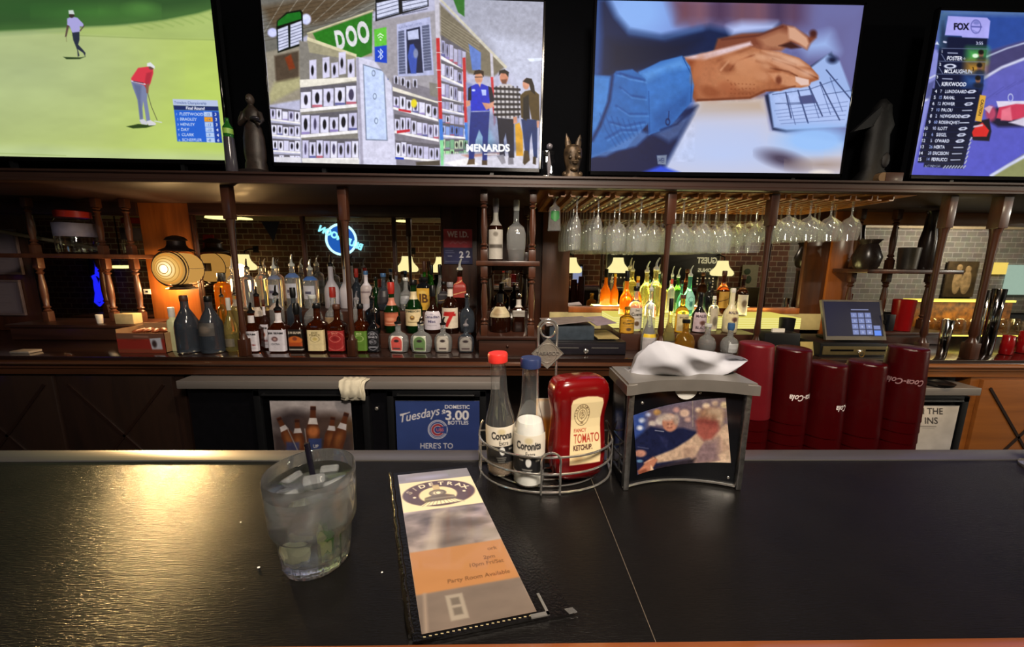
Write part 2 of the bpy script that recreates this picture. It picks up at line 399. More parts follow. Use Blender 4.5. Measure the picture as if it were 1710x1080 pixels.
M_black = mat('black_plastic', '#101114', 0.4, vary=0.1)
M_blackg = mat('black_gloss', '#08080a', 0.12, vary=0.1)
M_white = mat('white_plastic', '#d9d6cf', 0.4, vary=0.05)
M_glow_w = glow('lamp_glow', '#ffe9a0', 3.0)
XL, XR, YB = -3.7, 4.4, -2.05
RL, RR = -8.6, 10.9
struct('floor', MB().box((RL, YB-.1, -0.05), (RR, 2.9, 0)), mat('floor_tile', '#2a211d', 0.5, vary=0.3, scale=6))
struct('ceiling', MB().box((RL, YB-.1, 3.0), (RR, 2.9, 3.08)), mat('ceiling_paint', '#16120f', 0.8))
struct('wall_back', MB().box((RL, 2.66, 0), (RR, 2.76, 3.0)), M_dark)
struct('wall_left', MB().box((RL-.1, YB-.1, 0), (RL, 2.76, 3.0)), mat('wall_left_paint', '#2b211d', 0.7))
struct('wall_right', MB().box((RR, YB-.1, 0), (RR+.1, 2.76, 3.0)), mat('wall_right_paint', '#6d6760', 0.7))
def brick_mat(nm='old_brick', c1='#74442c', c2='#553424', mo='#b09a80'):
    m = bpy.data.materials.new(nm); m.use_nodes = True; nt = m.node_tree; p = nt.nodes['Principled BSDF']
    tc = nt.nodes.new('ShaderNodeTexCoord'); sp = nt.nodes.new('ShaderNodeSeparateXYZ'); cb = nt.nodes.new('ShaderNodeCombineXYZ')
    nt.links.new(tc.outputs['Object'], sp.inputs[0]); nt.links.new(sp.outputs[0], cb.inputs[0]); nt.links.new(sp.outputs[2], cb.inputs[1])
    b = nt.nodes.new('ShaderNodeTexBrick'); b.inputs['Scale'].default_value = 2.46
    b.inputs['Color1'].default_value = lin(c1)+(1,); b.inputs['Color2'].default_value = lin(c2)+(1,); b.inputs['Mortar'].default_value = lin(mo)+(1,)
    b.inputs['Mortar Size'].default_value = 0.016; b.inputs['Bias'].default_value = -0.1
    nt.links.new(cb.outputs[0], b.inputs['Vector'])
    n = nt.nodes.new('ShaderNodeTexNoise'); n.inputs['Scale'].default_value = 8; n.inputs['Detail'].default_value = 6; nt.links.new(tc.outputs['Object'], n.inputs['Vector'])
    mx = nt.nodes.new('ShaderNodeMixRGB'); mx.blend_type = 'MULTIPLY'; mx.inputs[0].default_value = 0.6
    nt.links.new(b.outputs['Color'], mx.inputs[1]); nt.links.new(n.outputs['Color'], mx.inputs[2])
    g = nt.nodes.new('ShaderNodeMixRGB'); g.blend_type = 'MIX'; g.inputs[0].default_value = 0.5; nt.links.new(b.outputs['Color'], g.inputs[1]); nt.links.new(mx.outputs[0], g.inputs[2])
    nt.links.new(g.outputs[0], p.inputs['Base Color']); p.inputs['Roughness'].default_value = 0.8
    bp = nt.nodes.new('ShaderNodeBump'); bp.inputs['Strength'].default_value = 0.6; bp.inputs['Distance'].default_value = 0.01; bp.invert = True
    nt.links.new(b.outputs['Fac'], bp.inputs['Height']); nt.links.new(bp.outputs[0], p.inputs['Normal']); return m
M_brick = brick_mat()
struct('wall_front', MB().box((RL, YB-.1, 0), (5.5, YB, 3.0)), M_brick)
struct('wall_front_right', MB().box((5.5, YB-.1, 0), (RR, YB, 3.0)), brick_mat('pale_brick', '#8d857a', '#7a736a', '#b3aca0'))  # same brick pattern in paler, greyer colours on the right part
struct('trim_1', MB().box((RL, YB, 2.07), (RR, YB+.06, 2.16), 0.01), mat('cream_trim', '#b9a483', 0.5))
struct('ceiling_bulkhead', MB().box((RL, YB, 2.16), (RR, YB+1.2, 2.5)), mat('bulkhead_paint', '#241c18', 0.8))
# wall the televisions hang before
struct('wall_upper', MB().box((RL, 2.22, LED_Z+.055), (RR, 2.3, 3.0)), mat('tv_wall_paint', '#020306', 0.95, spec=.1))

# ---------------------------------------------------------------- customers' bar
def bar_top_mat():
    m = bpy.data.materials.new('black_laminate'); m.use_nodes = True; nt = m.node_tree; p = nt.nodes['Principled BSDF']
    tc = nt.nodes.new('ShaderNodeTexCoord')
    n = nt.nodes.new('ShaderNodeTexNoise'); n.inputs['Scale'].default_value = 14; n.inputs['Detail'].default_value = 6; nt.links.new(tc.outputs['Object'], n.inputs['Vector'])
    r = nt.nodes.new('ShaderNodeValToRGB'); r.color_ramp.elements[0].color = (0.0040, 0.0036, 0.0035, 1); r.color_ramp.elements[1].color = (0.0085, 0.0073, 0.0067, 1)
    nt.links.new(n.outputs['Fac'], r.inputs[0]); nt.links.new(r.outputs[0], p.inputs['Base Color'])
    mp = nt.nodes.new('ShaderNodeMapping'); mp.inputs['Scale'].default_value = (70, 420, 1); mp.inputs['Rotation'].default_value = (0, 0, math.radians(-8)); nt.links.new(tc.outputs['Object'], mp.inputs['Vector'])
    n2 = nt.nodes.new('ShaderNodeTexNoise'); n2.inputs['Scale'].default_value = 1.6; n2.inputs['Detail'].default_value = 4; n2.inputs['Roughness'].default_value = 0.6; nt.links.new(mp.outputs[0], n2.inputs['Vector'])
    b = nt.nodes.new('ShaderNodeBump'); b.inputs['Strength'].default_value = 0.55; b.inputs['Distance'].default_value = 0.0009; nt.links.new(n2.outputs['Fac'], b.inputs['Height']); nt.links.new(b.outputs[0], p.inputs['Normal'])
    mr = nt.nodes.new('ShaderNodeMapRange'); mr.inputs[3].default_value = 0.20; mr.inputs[4].default_value = 0.28; nt.links.new(n.outputs['Fac'], mr.inputs[0]); nt.links.new(mr.outputs[0], p.inputs['Roughness'])
    p.inputs['Specular IOR Level'].default_value = 0.22
    return m
t = thing('bar_counter', 'black laminate bar counter with steel rail along its far edge and wooden edge below', 'bar counter', (0, 0.43, BAR_Z))
M_lam = bar_top_mat()
SEAMX = 0.135
MB().box((-2.4, -.160, -.04), (SEAMX, .1455, 0)).box((SEAMX+.0008, -.160, -.04), (2.6, .1455, 0)).build('counter_top', M_lam, t)
MB().box((SEAMX, -.160, -.02), (SEAMX+.0008, .1455, -.0004)).build('seam', mat('seam_filler', '#6b5f50', 0.6), t)['label'] = 'pale seam between the two lengths of black top'
MB().box((-2.4, .146, -.03), (2.6, .180, .0018), .0012).build('steel_rail', mat('rail_steel', '#8f8a8a', 0.36, .85, vary=.08, scale=60, stretch=(.05, 1, 1), bump=.12, bscale=120), t)
prof = [(-.161, -.05), (-.161, .006), (-.165, .012), (-.178, .016), (-.20, .014), (-.222, .004), (-.235, -.016), (-.238, -.042), (-.225, -.06), (-.19, -.066)]
MB().prism(prof, -2.4, 2.6, 'X').build('arm_rail', wood('bar_rail_wood', '#6d371a', '#93522a', 0.25, 'X', coat=0.6), t)
MB().box((-2.4, -.13, -1.07), (2.6, -.09, -.04)).build('front_panel', M_frontd, t)
# the bartender's lower work shelf behind the rail
t = thing('work_shelf', 'dark steel work shelf behind the bar rail under the red tumblers', 'shelf', (0, 0.80, 0.85))
MB().box((-2.4, -.17, -.03), (2.6, .17, 0), .005).build('shelf_top', mat('dull_steel', '#3b3a3c', 0.4, 1.0), t)
MB().box((-2.4, -.15, -.85), (2.6, -.12, -.03)).build('shelf_support', M_blackp, t)

# ---------------------------------------------------------------- back bar: counter with cabinets
t = thing('back_counter', 'long dark wooden back bar counter carrying the liquor bottles', 'counter', (0, CT_Y, CT_Z))
MB().box((XL+.01, .004, -.022), (XR-.01, .70, 0), .003).build('counter_top', wood('counter_gloss', '#1c1210', '#33211b', 0.14, coat=0.8), t)
pf = [(0.05, -.022), (-.004, -.022), (-.012, -.026), (-.014, -.036), (-.006, -.046), (.004, -.05), (.004, -.062), (.016, -.07), (.02, -.10), (0.05, -.10)]
xs = -.06
MB().prism(pf, XL+.01, 1.5, 'X').build('front_moulding', wood('counter_edge', '#3b2114', '#5d3722', 0.35), t)
MB().prism(pf, 1.502, XR-.01, 'X').build('front_moulding', M_front, t)['label'] = 'lighter oak length of moulding'
MB().box((XL+.01, .05, -.887), (-1.72, .10, -.10)).box((-1.72, .60, -.887), (2.60, .64, -.10)).build('cabinet_face', M_frontd, t)
MB().box((2.60, .03, -.887), (XR-.01, .10, -.10)).build('cabinet_face', M_front, t)['label'] = 'bright oak cabinet face'
def door_x(x0, x1, m, y):
    d = MB().box((x0+.01, y-.02, -.80), (x1-.01, y, -.115), .003).build('cabinet_door', m, t)
    k = MB()
    for (a, b), (c, e) in ((((x0+.05), -.16), ((x1-.05), -.74)), (((x0+.05), -.74), ((x1-.05), -.16))):
        L = math.hypot(c-a, e-b); R_ = Matrix.Rotation(-math.atan2(e-b, c-a), 3, 'Y')
        k.box((( a+c)/2-L/2, y-.026, (b+e)/2-.007), ((a+c)/2+L/2, y-.018, (b+e)/2+.007), rot=R_)
    k.build('cross_trim', mat('cross_trim_dark', '#22110a', 0.5), d)
for x0 in (-3.6, -2.98, -2.36): door_x(x0, x0+.6, M_frontd, .05)
for x0 in (2.64, 3.22): door_x(x0, x0+.56, M_front, .03)

# ---------------------------------------------------------------- hutch above: ledge, posts, mirrors, panels
t = thing('back_bar_hutch', 'dark wooden back bar frame with posts and mirrors under the televisions', 'back bar', (0, 1.9, LED_Z))
h = lambda x, y, z: (x, y-1.9, z-LED_Z)
def hb(name, lo, hi, m, bev=.003, label=None):
    o = MB().box(h(*lo), h(*hi), bev).build(name, m, t)
    if label: o['label'] = label
    return o
pl = [(0.0, 0.0), (-.006, .004), (-.006, .014), (.002, .020), (.002, .040), (-.01, .046), (-.01, .055), (.70, .055), (.70, 0.0)]
MB().prism(pl, XL+.01, XR-.01, 'X').build('ledge', M_ledge, t)
def XY(px, py, Y): return PY(px, py, Y)[0]
# wall zones along the back: panels and mirror panes (x from the photo at the mirror plane)
xa = [XY(p, 430, MIR_Y) for p in (52, 246, 330, 510, 660, 738, 797, 905, 951, 1342, 1381, 1425, 1500)]
zt, zb = 1.672, 1.085
hb('side_panel', (XL, 2.61, CT_Z), (xa[0], 2.65, LED_Z), M_woodv)
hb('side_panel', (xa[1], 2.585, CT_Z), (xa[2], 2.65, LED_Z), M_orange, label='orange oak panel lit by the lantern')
hb('side_panel', (xa[5], 2.585, CT_Z), (xa[6], 2.65, LED_Z), M_woodv, label='dark panel behind the age sign')
hb('side_panel', (xa[6], 2.61, CT_Z), (xa[7], 2.65, LED_Z), M_woodv)
hb('side_panel', (xa[7], 2.585, CT_Z), (xa[8], 2.65, LED_Z), M_brownp, label='brown panel left of the hanging glasses')
hb('side_panel', (xa[9], 2.585, CT_Z), (xa[10], 2.65, LED_Z), M_brownp)
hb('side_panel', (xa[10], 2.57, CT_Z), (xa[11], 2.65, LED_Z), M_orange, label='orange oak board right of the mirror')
hb('mirror_pane', (xa[0], MIR_Y, CT_Z+.01), (xa[1], 2.62, zt), M_mirror, 0)
for a, b in ((2, 3), (3, 4), (4, 5)):
    hb('mirror_pane', (xa[a]+.004, MIR_Y, CT_Z+.01), (xa[b]-.004, 2.62, zt), M_mirror, 0)
hb('mirror_pane', (xa[8], MIR_Y, zb), (xa[9], 2.62, zt), M_mirror, 0)
hb('mirror_pane', (xa[11], MIR_Y, 1.06), (XR, 2.62, zt-.01), M_mirror, 0)
for p in (510, 660): hb('mirror_batten', (XY(p, 430, MIR_Y)-.012, 2.585, CT_Z+.01), (XY(p, 430, MIR_Y)+.012, 2.61, zt), M_woodv)
hb('mirror_batten', (xa[2]-.006, 2.58, CT_Z+.01), (xa[2]+.006, 2.6, zt), M_woodv)
for a, b in ((2, 5), (8, 9)): hb('valance', (xa[a], 2.57, zt), (xa[b], 2.65, LED_Z), M_wood, label='wooden strip over the mirror')
hb('valance', (XL, 2.57, zt-.01), (xa[1], 2.65, LED_Z), M_wood); hb('valance', (xa[11], 2.57, zt-.01), (XR, 2.65, LED_Z), M_front)
hb('backsplash', (xa[8]-.13, 2.575, 0.93), (xa[9]+.32, 2.60, 1.045), mat('cream_tile', '#c9bb84', 0.4, vary=0.06, bump=.1, bscale=60), label='cream tiled strip lit yellow')
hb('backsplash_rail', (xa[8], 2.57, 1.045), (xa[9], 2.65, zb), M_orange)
hb('backsplash_rail', (xa[8]-.13, 2.585, CT_Z), (xa[9]+.32, 2.65, 0.93), M_woodv)
# turned posts at the counter edge
def post_prof(z0, z1, r=.021):
    L = z1-z0
    return [(r*.98, z0), (r*.98, z0+.05*L), (r*.72, z0+.07*L), (r*1.1, z0+.085*L), (r*.8, z0+.11*L), (r*.62, z0+.2*L), (r*.72, z0+.35*L), (r*.78, z0+.46*L), (r*.66, z0+.60*L), (r*.70, z0+.66*L), (r*1.0, z0+.69*L), (r*1.06, z0+.71*L)]
def slim_post(px, pyt, pyb, square_top=True, r=.021, y=1.955):
    x = (XY(px[0], pyt, y)+XY(px[1], pyb, y))/2
    mb = MB(); z0, z1 = CT_Z+.001, LED_Z
    mb.box(h(x-r, y-r, z0), h(x+r, y+r, z0+.09), .003)
    zc = z1-.16
    pr = [(r*.95, z0+.09), (r*.55, z0+.115), (r*.55, z0+.125), (r*.8, z0+.14), (r*.62, z0+.2), (r*.60, z0+.4), (r*.66, zc-.12), (r*.78, zc-.03), (r*1.0, zc)]
    mb.lathe([(a, b-LED_Z) for a, b in pr], 16, (x, y-1.9, 0))
    mb.box(h(x-r, y-r, zc), h(x+r, y+r, z1), .003)
    return mb.build('turned_post', M_woodv, t)
for px, a, b in (((383, 405), 306, 589), ((572, 590), 318, 592), ((1121, 1102), 329, 565), ((1292, 1262), 330, 565)):
    slim_post(px, a, b)
slim_post((1584, 1545), 330, 559); slim_post((1671, 1622), 330, 591, r=.026)
# stemware rails under the ledge
SLOT = [0.262+i*.112 for i in range(16)]
for x in SLOT:
    mb = MB()
    for s in (-1, 1): mb.box(h(x+s*.031-.011, 1.95, LED_Z-.030), h(x+s*.031+.011, 2.56, LED_Z-.024)).box(h(x+s*.042-.003, 1.95, LED_Z-.024), h(x+s*.042+.003, 2.56, LED_Z-.004))
    mb.box(h(x-.045, 2.545, LED_Z-.030), h(x+.045, 2.56, LED_Z-.004))
    mb.build('glass_rail', wood('rail_wood', '#7a4a26', '#a06a38', 0.4, 'Y'), t)
hb('rack_soffit', (0.17, 1.93, LED_Z-.004), (2.08, 2.57, LED_Z), wood('soffit_wood', '#8a5630', '#b0743f', 0.4, 'Y'), 0, label='orange wood underside above the hanging glasses')

# ---------------------------------------------------------------- shelf units with spindles
def spindle(mb, x, y, z0, z1, r=.018, sq=.16):
    L = z1-z0; s = sq*L
    mb.box((x-r, y-r, z0), (x+r, y+r, z0+s), .002)
    a, b = z0+s, z1-s; l = b-a
    mb.lathe([(r*.9, a), (r*1.15, a+.02*l), (r*.6, a+.06*l), (r*1.1, a+.10*l), (r*.7, a+.14*l), (r*.95, a+.35*l), (r*.98, a+.55*l), (r*.65, a+.86*l), (r*1.1, a+.9*l), (r*.6, a+.94*l), (r*1.15, a+.98*l), (r*.9, b)], 14, (x, y, 0))
    mb.box((x-r, y-r, z1-s), (x+r, y+r, z1), .002)
def shelf_unit(name, label, x0, x1, zsh, zbase, spx, y0=1.95, y1=2.58, depth2=None, box=True, mw=None):
    """a base box, one shelf and spindles below and above it"""
    c = ((x0+x1)/2, y0, CT_Z+.001); tt = thing(name, label, 'shelf unit', c); L = lambda x, y, z: (x-c[0], y-c[1], z-c[2]); m = mw or M_woodv
    if box:
        MB().box(L(x0+.005, y0+.01, CT_Z+.001), L(x1-.005, y1, zbase-.02), .003).build('base_box', M_wood, tt)
    MB().box(L(x0-.008, y0-.005, zbase-.02), L(x1+.008, y1, zbase), .006).build('base_shelf', M_wood, tt)
    MB().box(L(x0-.008, y0-.002, zsh-.026), L(x1+.008, y1, zsh), .005).build('shelf', m, tt)
    for sx, sy in spx:
        mb = MB(); spindle(mb, sx-c[0], sy-c[1], zbase-c[2], zsh-.026-c[2]); mb.build('lower_spindle', m, tt)
        mb = MB(); spindle(mb, sx-c[0], sy-c[1], zsh-c[2], LED_Z-.001-c[2]); mb.build('upper_spindle', m, tt)
    return tt, L
x0, x1 = XY(806, 500, 1.96), XY(890, 500, 1.96)
cu, Lc = shelf_unit('shelf_unit', 'dark wood shelf unit with turned spindles between the two bottle displays', XY(797, 440, 1.95), XY(899, 440, 1.95), 1.395, 1.0, [(x0+.008, 1.975), (x1-.008, 1.975), (x0+.008, 2.53), (x1-.008, 2.53)], 1.95, 2.58)
MB().box(Lc(XY(797, 440, 1.95), 2.585, 1.385), Lc(XY(899, 440, 1.95), 2.60, 1.743)).build('back_panel', M_woodv, cu)
MB().box(Lc(XY(815, 480, 2.56), 2.59, 1.0), Lc(XY(885, 480, 2.56), 2.60, 1.33)).build('mirror_pane', M_mirror, cu)
MB().sphere(Lc((x0+x1)/2, 1.957, .945), .008).build('knob', M_wood, cu)
lx = [XY(p, 430, 2.42) for p in (62, 175, 222)]
lu, Ll = shelf_unit('corner_shelf_unit', 'dark spindle shelf unit left of the lantern with one shelf board', lx[0]-.12, lx[2]+.085, 1.41, .985, [(lx[0], 2.42), (lx[1], 2.42), (lx[2], 2.42)], 2.30, 2.56, mw=wood('spindle_oak', '#44261a', '#613824', 0.4, 'Z'))
rx = [XY(p, 445, 2.46) for p in (1420, 1484, 1566)]
ru, Lr = shelf_unit('corner_shelf_unit', 'dark spindle shelf unit behind the tablet till with one shelf board', rx[0]-.02, rx[2]-.01, 1.365, .967, [(rx[0]+.02, 2.46), (rx[1], 2.46), (rx[2]-.04, 2.46)], 2.31, 2.56)

# ---------------------------------------------------------------- bottle risers
def riser(label, x0, x1):
    tt = thing('bottle_riser', label, 'riser', (x0, 2.13, CT_Z+.001)); L = lambda x, y, z: (x-x0, y-2.13, z-CT_Z-.001)
    MB().box(L(x0, 2.13, CT_Z+.001), L(x1, 2.565, .974), .002).build('lower_step', M_wood, tt)
    MB().box(L(x0, 2.29, .974), L(x1, 2.565, 1.08), .002).build('upper_step', M_wood, tt)
riser('dark stepped riser under the left bottle display', XY(362, 500, 2.2), XY(790, 500, 2.2)-.01)
# ---------------------------------------------------------------- under-counter coolers
def cooler(label, x0, x1, z1, y=1.86):
    tt = thing('bar_cooler', label, 'cooler', (x0, y, 0)); L = lambda a, b, c: (a-x0, b-y, c)
    MB().box(L(x0, y, z1-.042), L(x1, 2.5, z1), .004).build('steel_top', M_steel, tt)
    MB().box(L(x0+.01, y+.05, .0), L(x1-.01, 2.5, z1-.042)).build('body', M_blackp, tt)
    return tt, L
lc, LL = cooler('black back bar cooler with steel top and two poster doors', -1.667, -.02, .777)
rc, LR = cooler('black back bar cooler with steel top at right, white poster on its door', 1.05, XY(1640, 650, 1.86), .750)
def cdoor(tt, L, x0, x1, z1, y=1.86):
    mb = MB(); z0 = .08; f = .035
    mb.box(L(x0, y+.012, z0), L(x1, y+.05, z0+f), .004).box(L(x0, y+.012, z1-f), L(x1, y+.05, z1), .004).box(L(x0, y+.012, z0), L(x0+f, y+.05, z1), .004).box(L(x1-f, y+.012, z0), L(x1, y+.05, z1), .004)
    d = mb.build('door', M_black, tt)
    MB().box(L(x0+f, y+.03, z0+f), L(x1-f, y+.045, z1-f)).build('door_panel', M_blackg, d)
    MB().tube([L(x0+.06, y+.012, z1-.02), L(x0+.06, y-.006, z1-.02), L(x1-.06, y-.006, z1-.02), L(x1-.06, y+.012, z1-.02)], .006).build('handle', M_black, d)
    return d
X = lambda p: XY(p, 700, 1.88)
d1 = cdoor(lc, LL, X(428), X(618), .725); d2 = cdoor(lc, LL, X(648), X(812), .725)
MB().lathe([(.010, 0), (.010, .004), (.007, .007)], 16, (0, 0, 0)).transform(Matrix.Translation(Vector(LL(X(627), 1.908, PY(627, 683, 1.9)[2]))) @ Matrix.Rotation(math.radians(90), 4, 'X')).build('lock', M_chrome, lc)
d3 = cdoor(rc, LR, X(1480), X(1609), .70)
M_poster = picture_mat('poster_print', 0.35, coat=0.2)
def sheet(name, label, cat, p00, p10, p01, nu, nv, paint, m, px=False, thick=.0012, group=None):
    p00, p10, p01 = [Vector(p) for p in (p00, p10, p01)]
    o = thing(name, label, cat, tuple(p00), 0, group)
    picture('print', flat(p00, p10, p01), nu, nv, paint, m, o, px, tuple(p00))
    e1 = p10-p00; e2 = p01-p00; n = e2.cross(e1).normalized()   # away from the viewer
    if n.y < 0: n = -n
    bm = MB(); a = [Vector((0, 0, 0))+n*.0002, e1+n*.0002, e1+e2+n*.0002, e2+n*.0002]; b = [q+n*thick for q in a]
    bm.quad(*a); bm.quad(*b)
    for i in range(4): bm.quad(a[i], a[(i+1) % 4], b[(i+1) % 4], b[i])
    bm.build('backing', mat('paper_back', '#8f8c86', 0.6), o, smooth=False); return o
def rectpx(px0, py0, px1, py1, Y):
    a = PY(px0, py0, Y); b = PY(px1, py1, Y); return (a[0], Y, a[2]), (b[0], Y, a[2]), (a[0], Y, b[2])
def paint_bucket(X, Y):
    p = Paint(X, Y, '#9d979b'); p.step = .9
    p.grad(450, 672, 450, 752, '#aaa4a8', '#6a6262')
    p.ell(490, 705, 36, 20, '#3c3336', 8); p.ell(545, 712, 46, 22, '#4a3a36', 8); p.ell(580, 725, 26, 26, '#54402f', 6); p.rect(455, 722, 590, 760, '#3d3334', 8)
    def beer(x, y, w_, h_, rot, lab='#b9b4b8'):
        c, s = math.cos(rot), math.sin(rot)
        q = lambda u, v: (x+u*c-v*s, y+u*s+v*c)
        p.poly([q(-w_*.36, 0), q(w_*.36, 0), q(w_*.42, h_*.3), q(w_, h_*.62), q(w_, h_*1.4), q(-w_, h_*1.4), q(-w_, h_*.62), q(-w_*.42, h_*.3)], '#57301f', 1.0)
        p.poly([q(-w_*.4, h_*.02), q(w_*.4, h_*.02), q(w_*.4, h_*.10), q(-w_*.4, h_*.10)], '#3a211c', .6)
        p.ell(*q(0, h_*.75), w_*.5, h_*.2, '#8a5630', 3, .7, rot)
        p.poly([q(-w_*.5, h_*.30), q(w_*.5, h_*.30), q(w_*.7, h_*.46), q(-w_*.7, h_*.46)], lab, .7)
    beer(465, 697, 10, 52, -.45); beer(496, 700, 10, 50, -.06); beer(556, 696, 10, 50, .12); beer(579, 689, 11, 62, .30); beer(523, 678, 12, 66, 0.02, '#cac5c6')
    p.ell(523, 720, 9, 8, '#a8643a', 3); p.rect(515, 732, 537, 752, '#33406f', 1.5); p.rect(478, 738, 500, 755, '#33406f', 2, .8)
    p.text('UP', 523, 747.5, 5.5, '#cfcbc8', bold=.02)
    p.line([(480, 715), (497, 752)], 1.6, '#8d888b', .8); p.line([(509, 716), (513, 750)], 1.2, '#a29ca0', .8)
    p.noise(9, .25, 2); return p
def paint_tuesday(X, Y):
    p = Paint(X, Y, '#2c3c74'); p.grad(660, 672, 800, 760, '#32447c', '#2a386c'); p.step = .9
    p.text('Tuesdays', 670, 705, 14.5, '#c9c7cf', rot=-.20, shear=.35, bold=.012, sx=.92)
    p.line([(669, 694), (684, 688)], 1.6, '#c9c7cf')
    p.text('DOMESTIC', 743, 682, 6.2, '#d5d3d8', rot=.01, bold=.02, sx=1.0); p.text('$', 738, 692, 8.5, '#d5d3d8', bold=.03)
    p.text('3.00', 744, 700.5, 15.5, '#d5d3d8', bold=.03, sx=1.08); p.text('BOTTLES', 748, 708.5, 6.2, '#d5d3d8', bold=.02)
    p.ell(731, 717, 16.5, 16.0, '#c8c5cd'); p.ell(731, 717, 15, 14.6, '#2f3f7c'); p.ring(731, 717, 13.6, 13.2, 1.0, '#c8c5cd')
    p.ring(731, 717.5, 8.6, 8.2, 5.0, '#cfc6c8'); p.ring(731, 717.5, 8.6, 8.2, 3.4, '#8c3340'); p.poly([(735, 713), (746, 711), (746, 724), (735, 722)], '#2f3f7c', .5); p.text('UBS', 728.6, 720, 5.2, '#c0606a', bold=.03)
    p.text("HERE'S TO", 702, 748.5, 9.0, '#c3c1c9', bold=.012, sx=.95); p.noise(30, .12, 5); return p
def paint_skins(X, Y):
    p = Paint(X, Y, '#d3cfc8'); p.grad(1530, 680, 1570, 752, '#e0d8cc', '#b8b6b8'); p.step = .9
    p.text('N THE', 1574.5, 691.5, 10.5, '#2f2b2b', align='RIGHT', bold=.015, rot=.01); p.text('INS', 1566, 707.5, 11, '#2f2b2b', align='RIGHT', bold=.015, rot=.01)
    p.line([(1535, 711.5), (1563, 712)], 1.2, '#6a6462', .6, .8); p.line([(1540, 714.5), (1560, 715)], .8, '#8a8482', .6, .7); p.noise(18, .2, 3); return p
a, b, c = rectpx(450, 669, 591, 752, 1.868); sheet('cooler_poster', 'poster of brown beer bottles in a bucket on the cooler door behind the drink', 'poster', a, b, (a[0], a[1], .36), 150, 190, paint_bucket, M_poster, True)
a, b, c = rectpx(660, 669, 801, 752, 1.868); sheet('cooler_poster', 'blue poster advertising Tuesdays domestic bottles at $3.00', 'poster', a, b, (a[0], a[1], .36), 150, 190, paint_tuesday, M_poster, True)
a, b, c = rectpx(1490, 677, 1586, 752, 1.868); sheet('cooler_poster', 'white poster reading THE and INS right of the red tumblers', 'poster', a, b, (a[0], a[1], .30), 110, 160, paint_skins, M_poster, True)
# bar towel hung on the cooler edge
a = PY(592, 664, 1.845); o = thing('bar_towel', 'white folded bar towel hung over the steel cooler edge', 'towel', (a[0], 1.842, .781))
bm = bmesh.new(); N = 20; K = 26; prof = []
for k in range(K):
    tt_ = k/(K-1)
    if tt_ < .30: prof.append((.046-.14*tt_, .006))
    elif tt_ < .42:
        q = (tt_-.30)/.12*math.pi/2; prof.append((.004-.012*math.sin(q), .006-.012*(1-math.cos(q))))
    else: prof.append((-.010-.012*math.sin((tt_-.42)*5.4), -.006-(tt_-.42)/.58*.125))
def towel(yo, wd, zsc, dx):
    rows = []
    for k, (y, z) in enumerate(prof):
        rows.append([bm.verts.new((dx+(i/(N-1)-.5)*wd*(1-.1*(k/K))+.004*math.sin(k*.4), y-yo-.003*math.sin(i*.9+k*.2), z*zsc+(yo if z > -.005 else 0)+.002*math.sin(i*1.3))) for i in range(N)])
    for r0, r1 in zip(rows[:-1], rows[1:]):
        for i in range(N-1): bm.faces.new((r0[i], r0[i+1], r1[i+1], r1[i]))
towel(0, .135, .72, 0); towel(.008, .115, .60, -.006)
m_ = MB(); m_.bm.free(); m_.bm = bm; tw = m_.build('cloth', mat('terry_cloth', '#d2cbb6', 0.9, vary=.12, bump=.8, bscale=500), o, flip=False)
sm = tw.modifiers.new('thick', 'SOLIDIFY'); sm.thickness = .005; sm.offset = 0
# small black dish on the right cooler top
a = PZ(1568, 636, .775); o = thing('black_dish', 'black oval rubber dish on the right cooler top', 'dish', (XY(1568, 636, 1.90), 1.905, .751))
MB().lathe([(.05, 0), (.062, .008), (.068, .02), (.06, .02), (.05, .01), (.02, .008)], 28).build('dish', M_black, o)
# ---------------------------------------------------------------- televisions on the ledge
M_screen = picture_mat('lit_screen', 0.6, estr=1.0, spec=0.12)
def S(pts, ox, oy, k): return [(ox+x/k, oy+y/k) for x, y in pts]

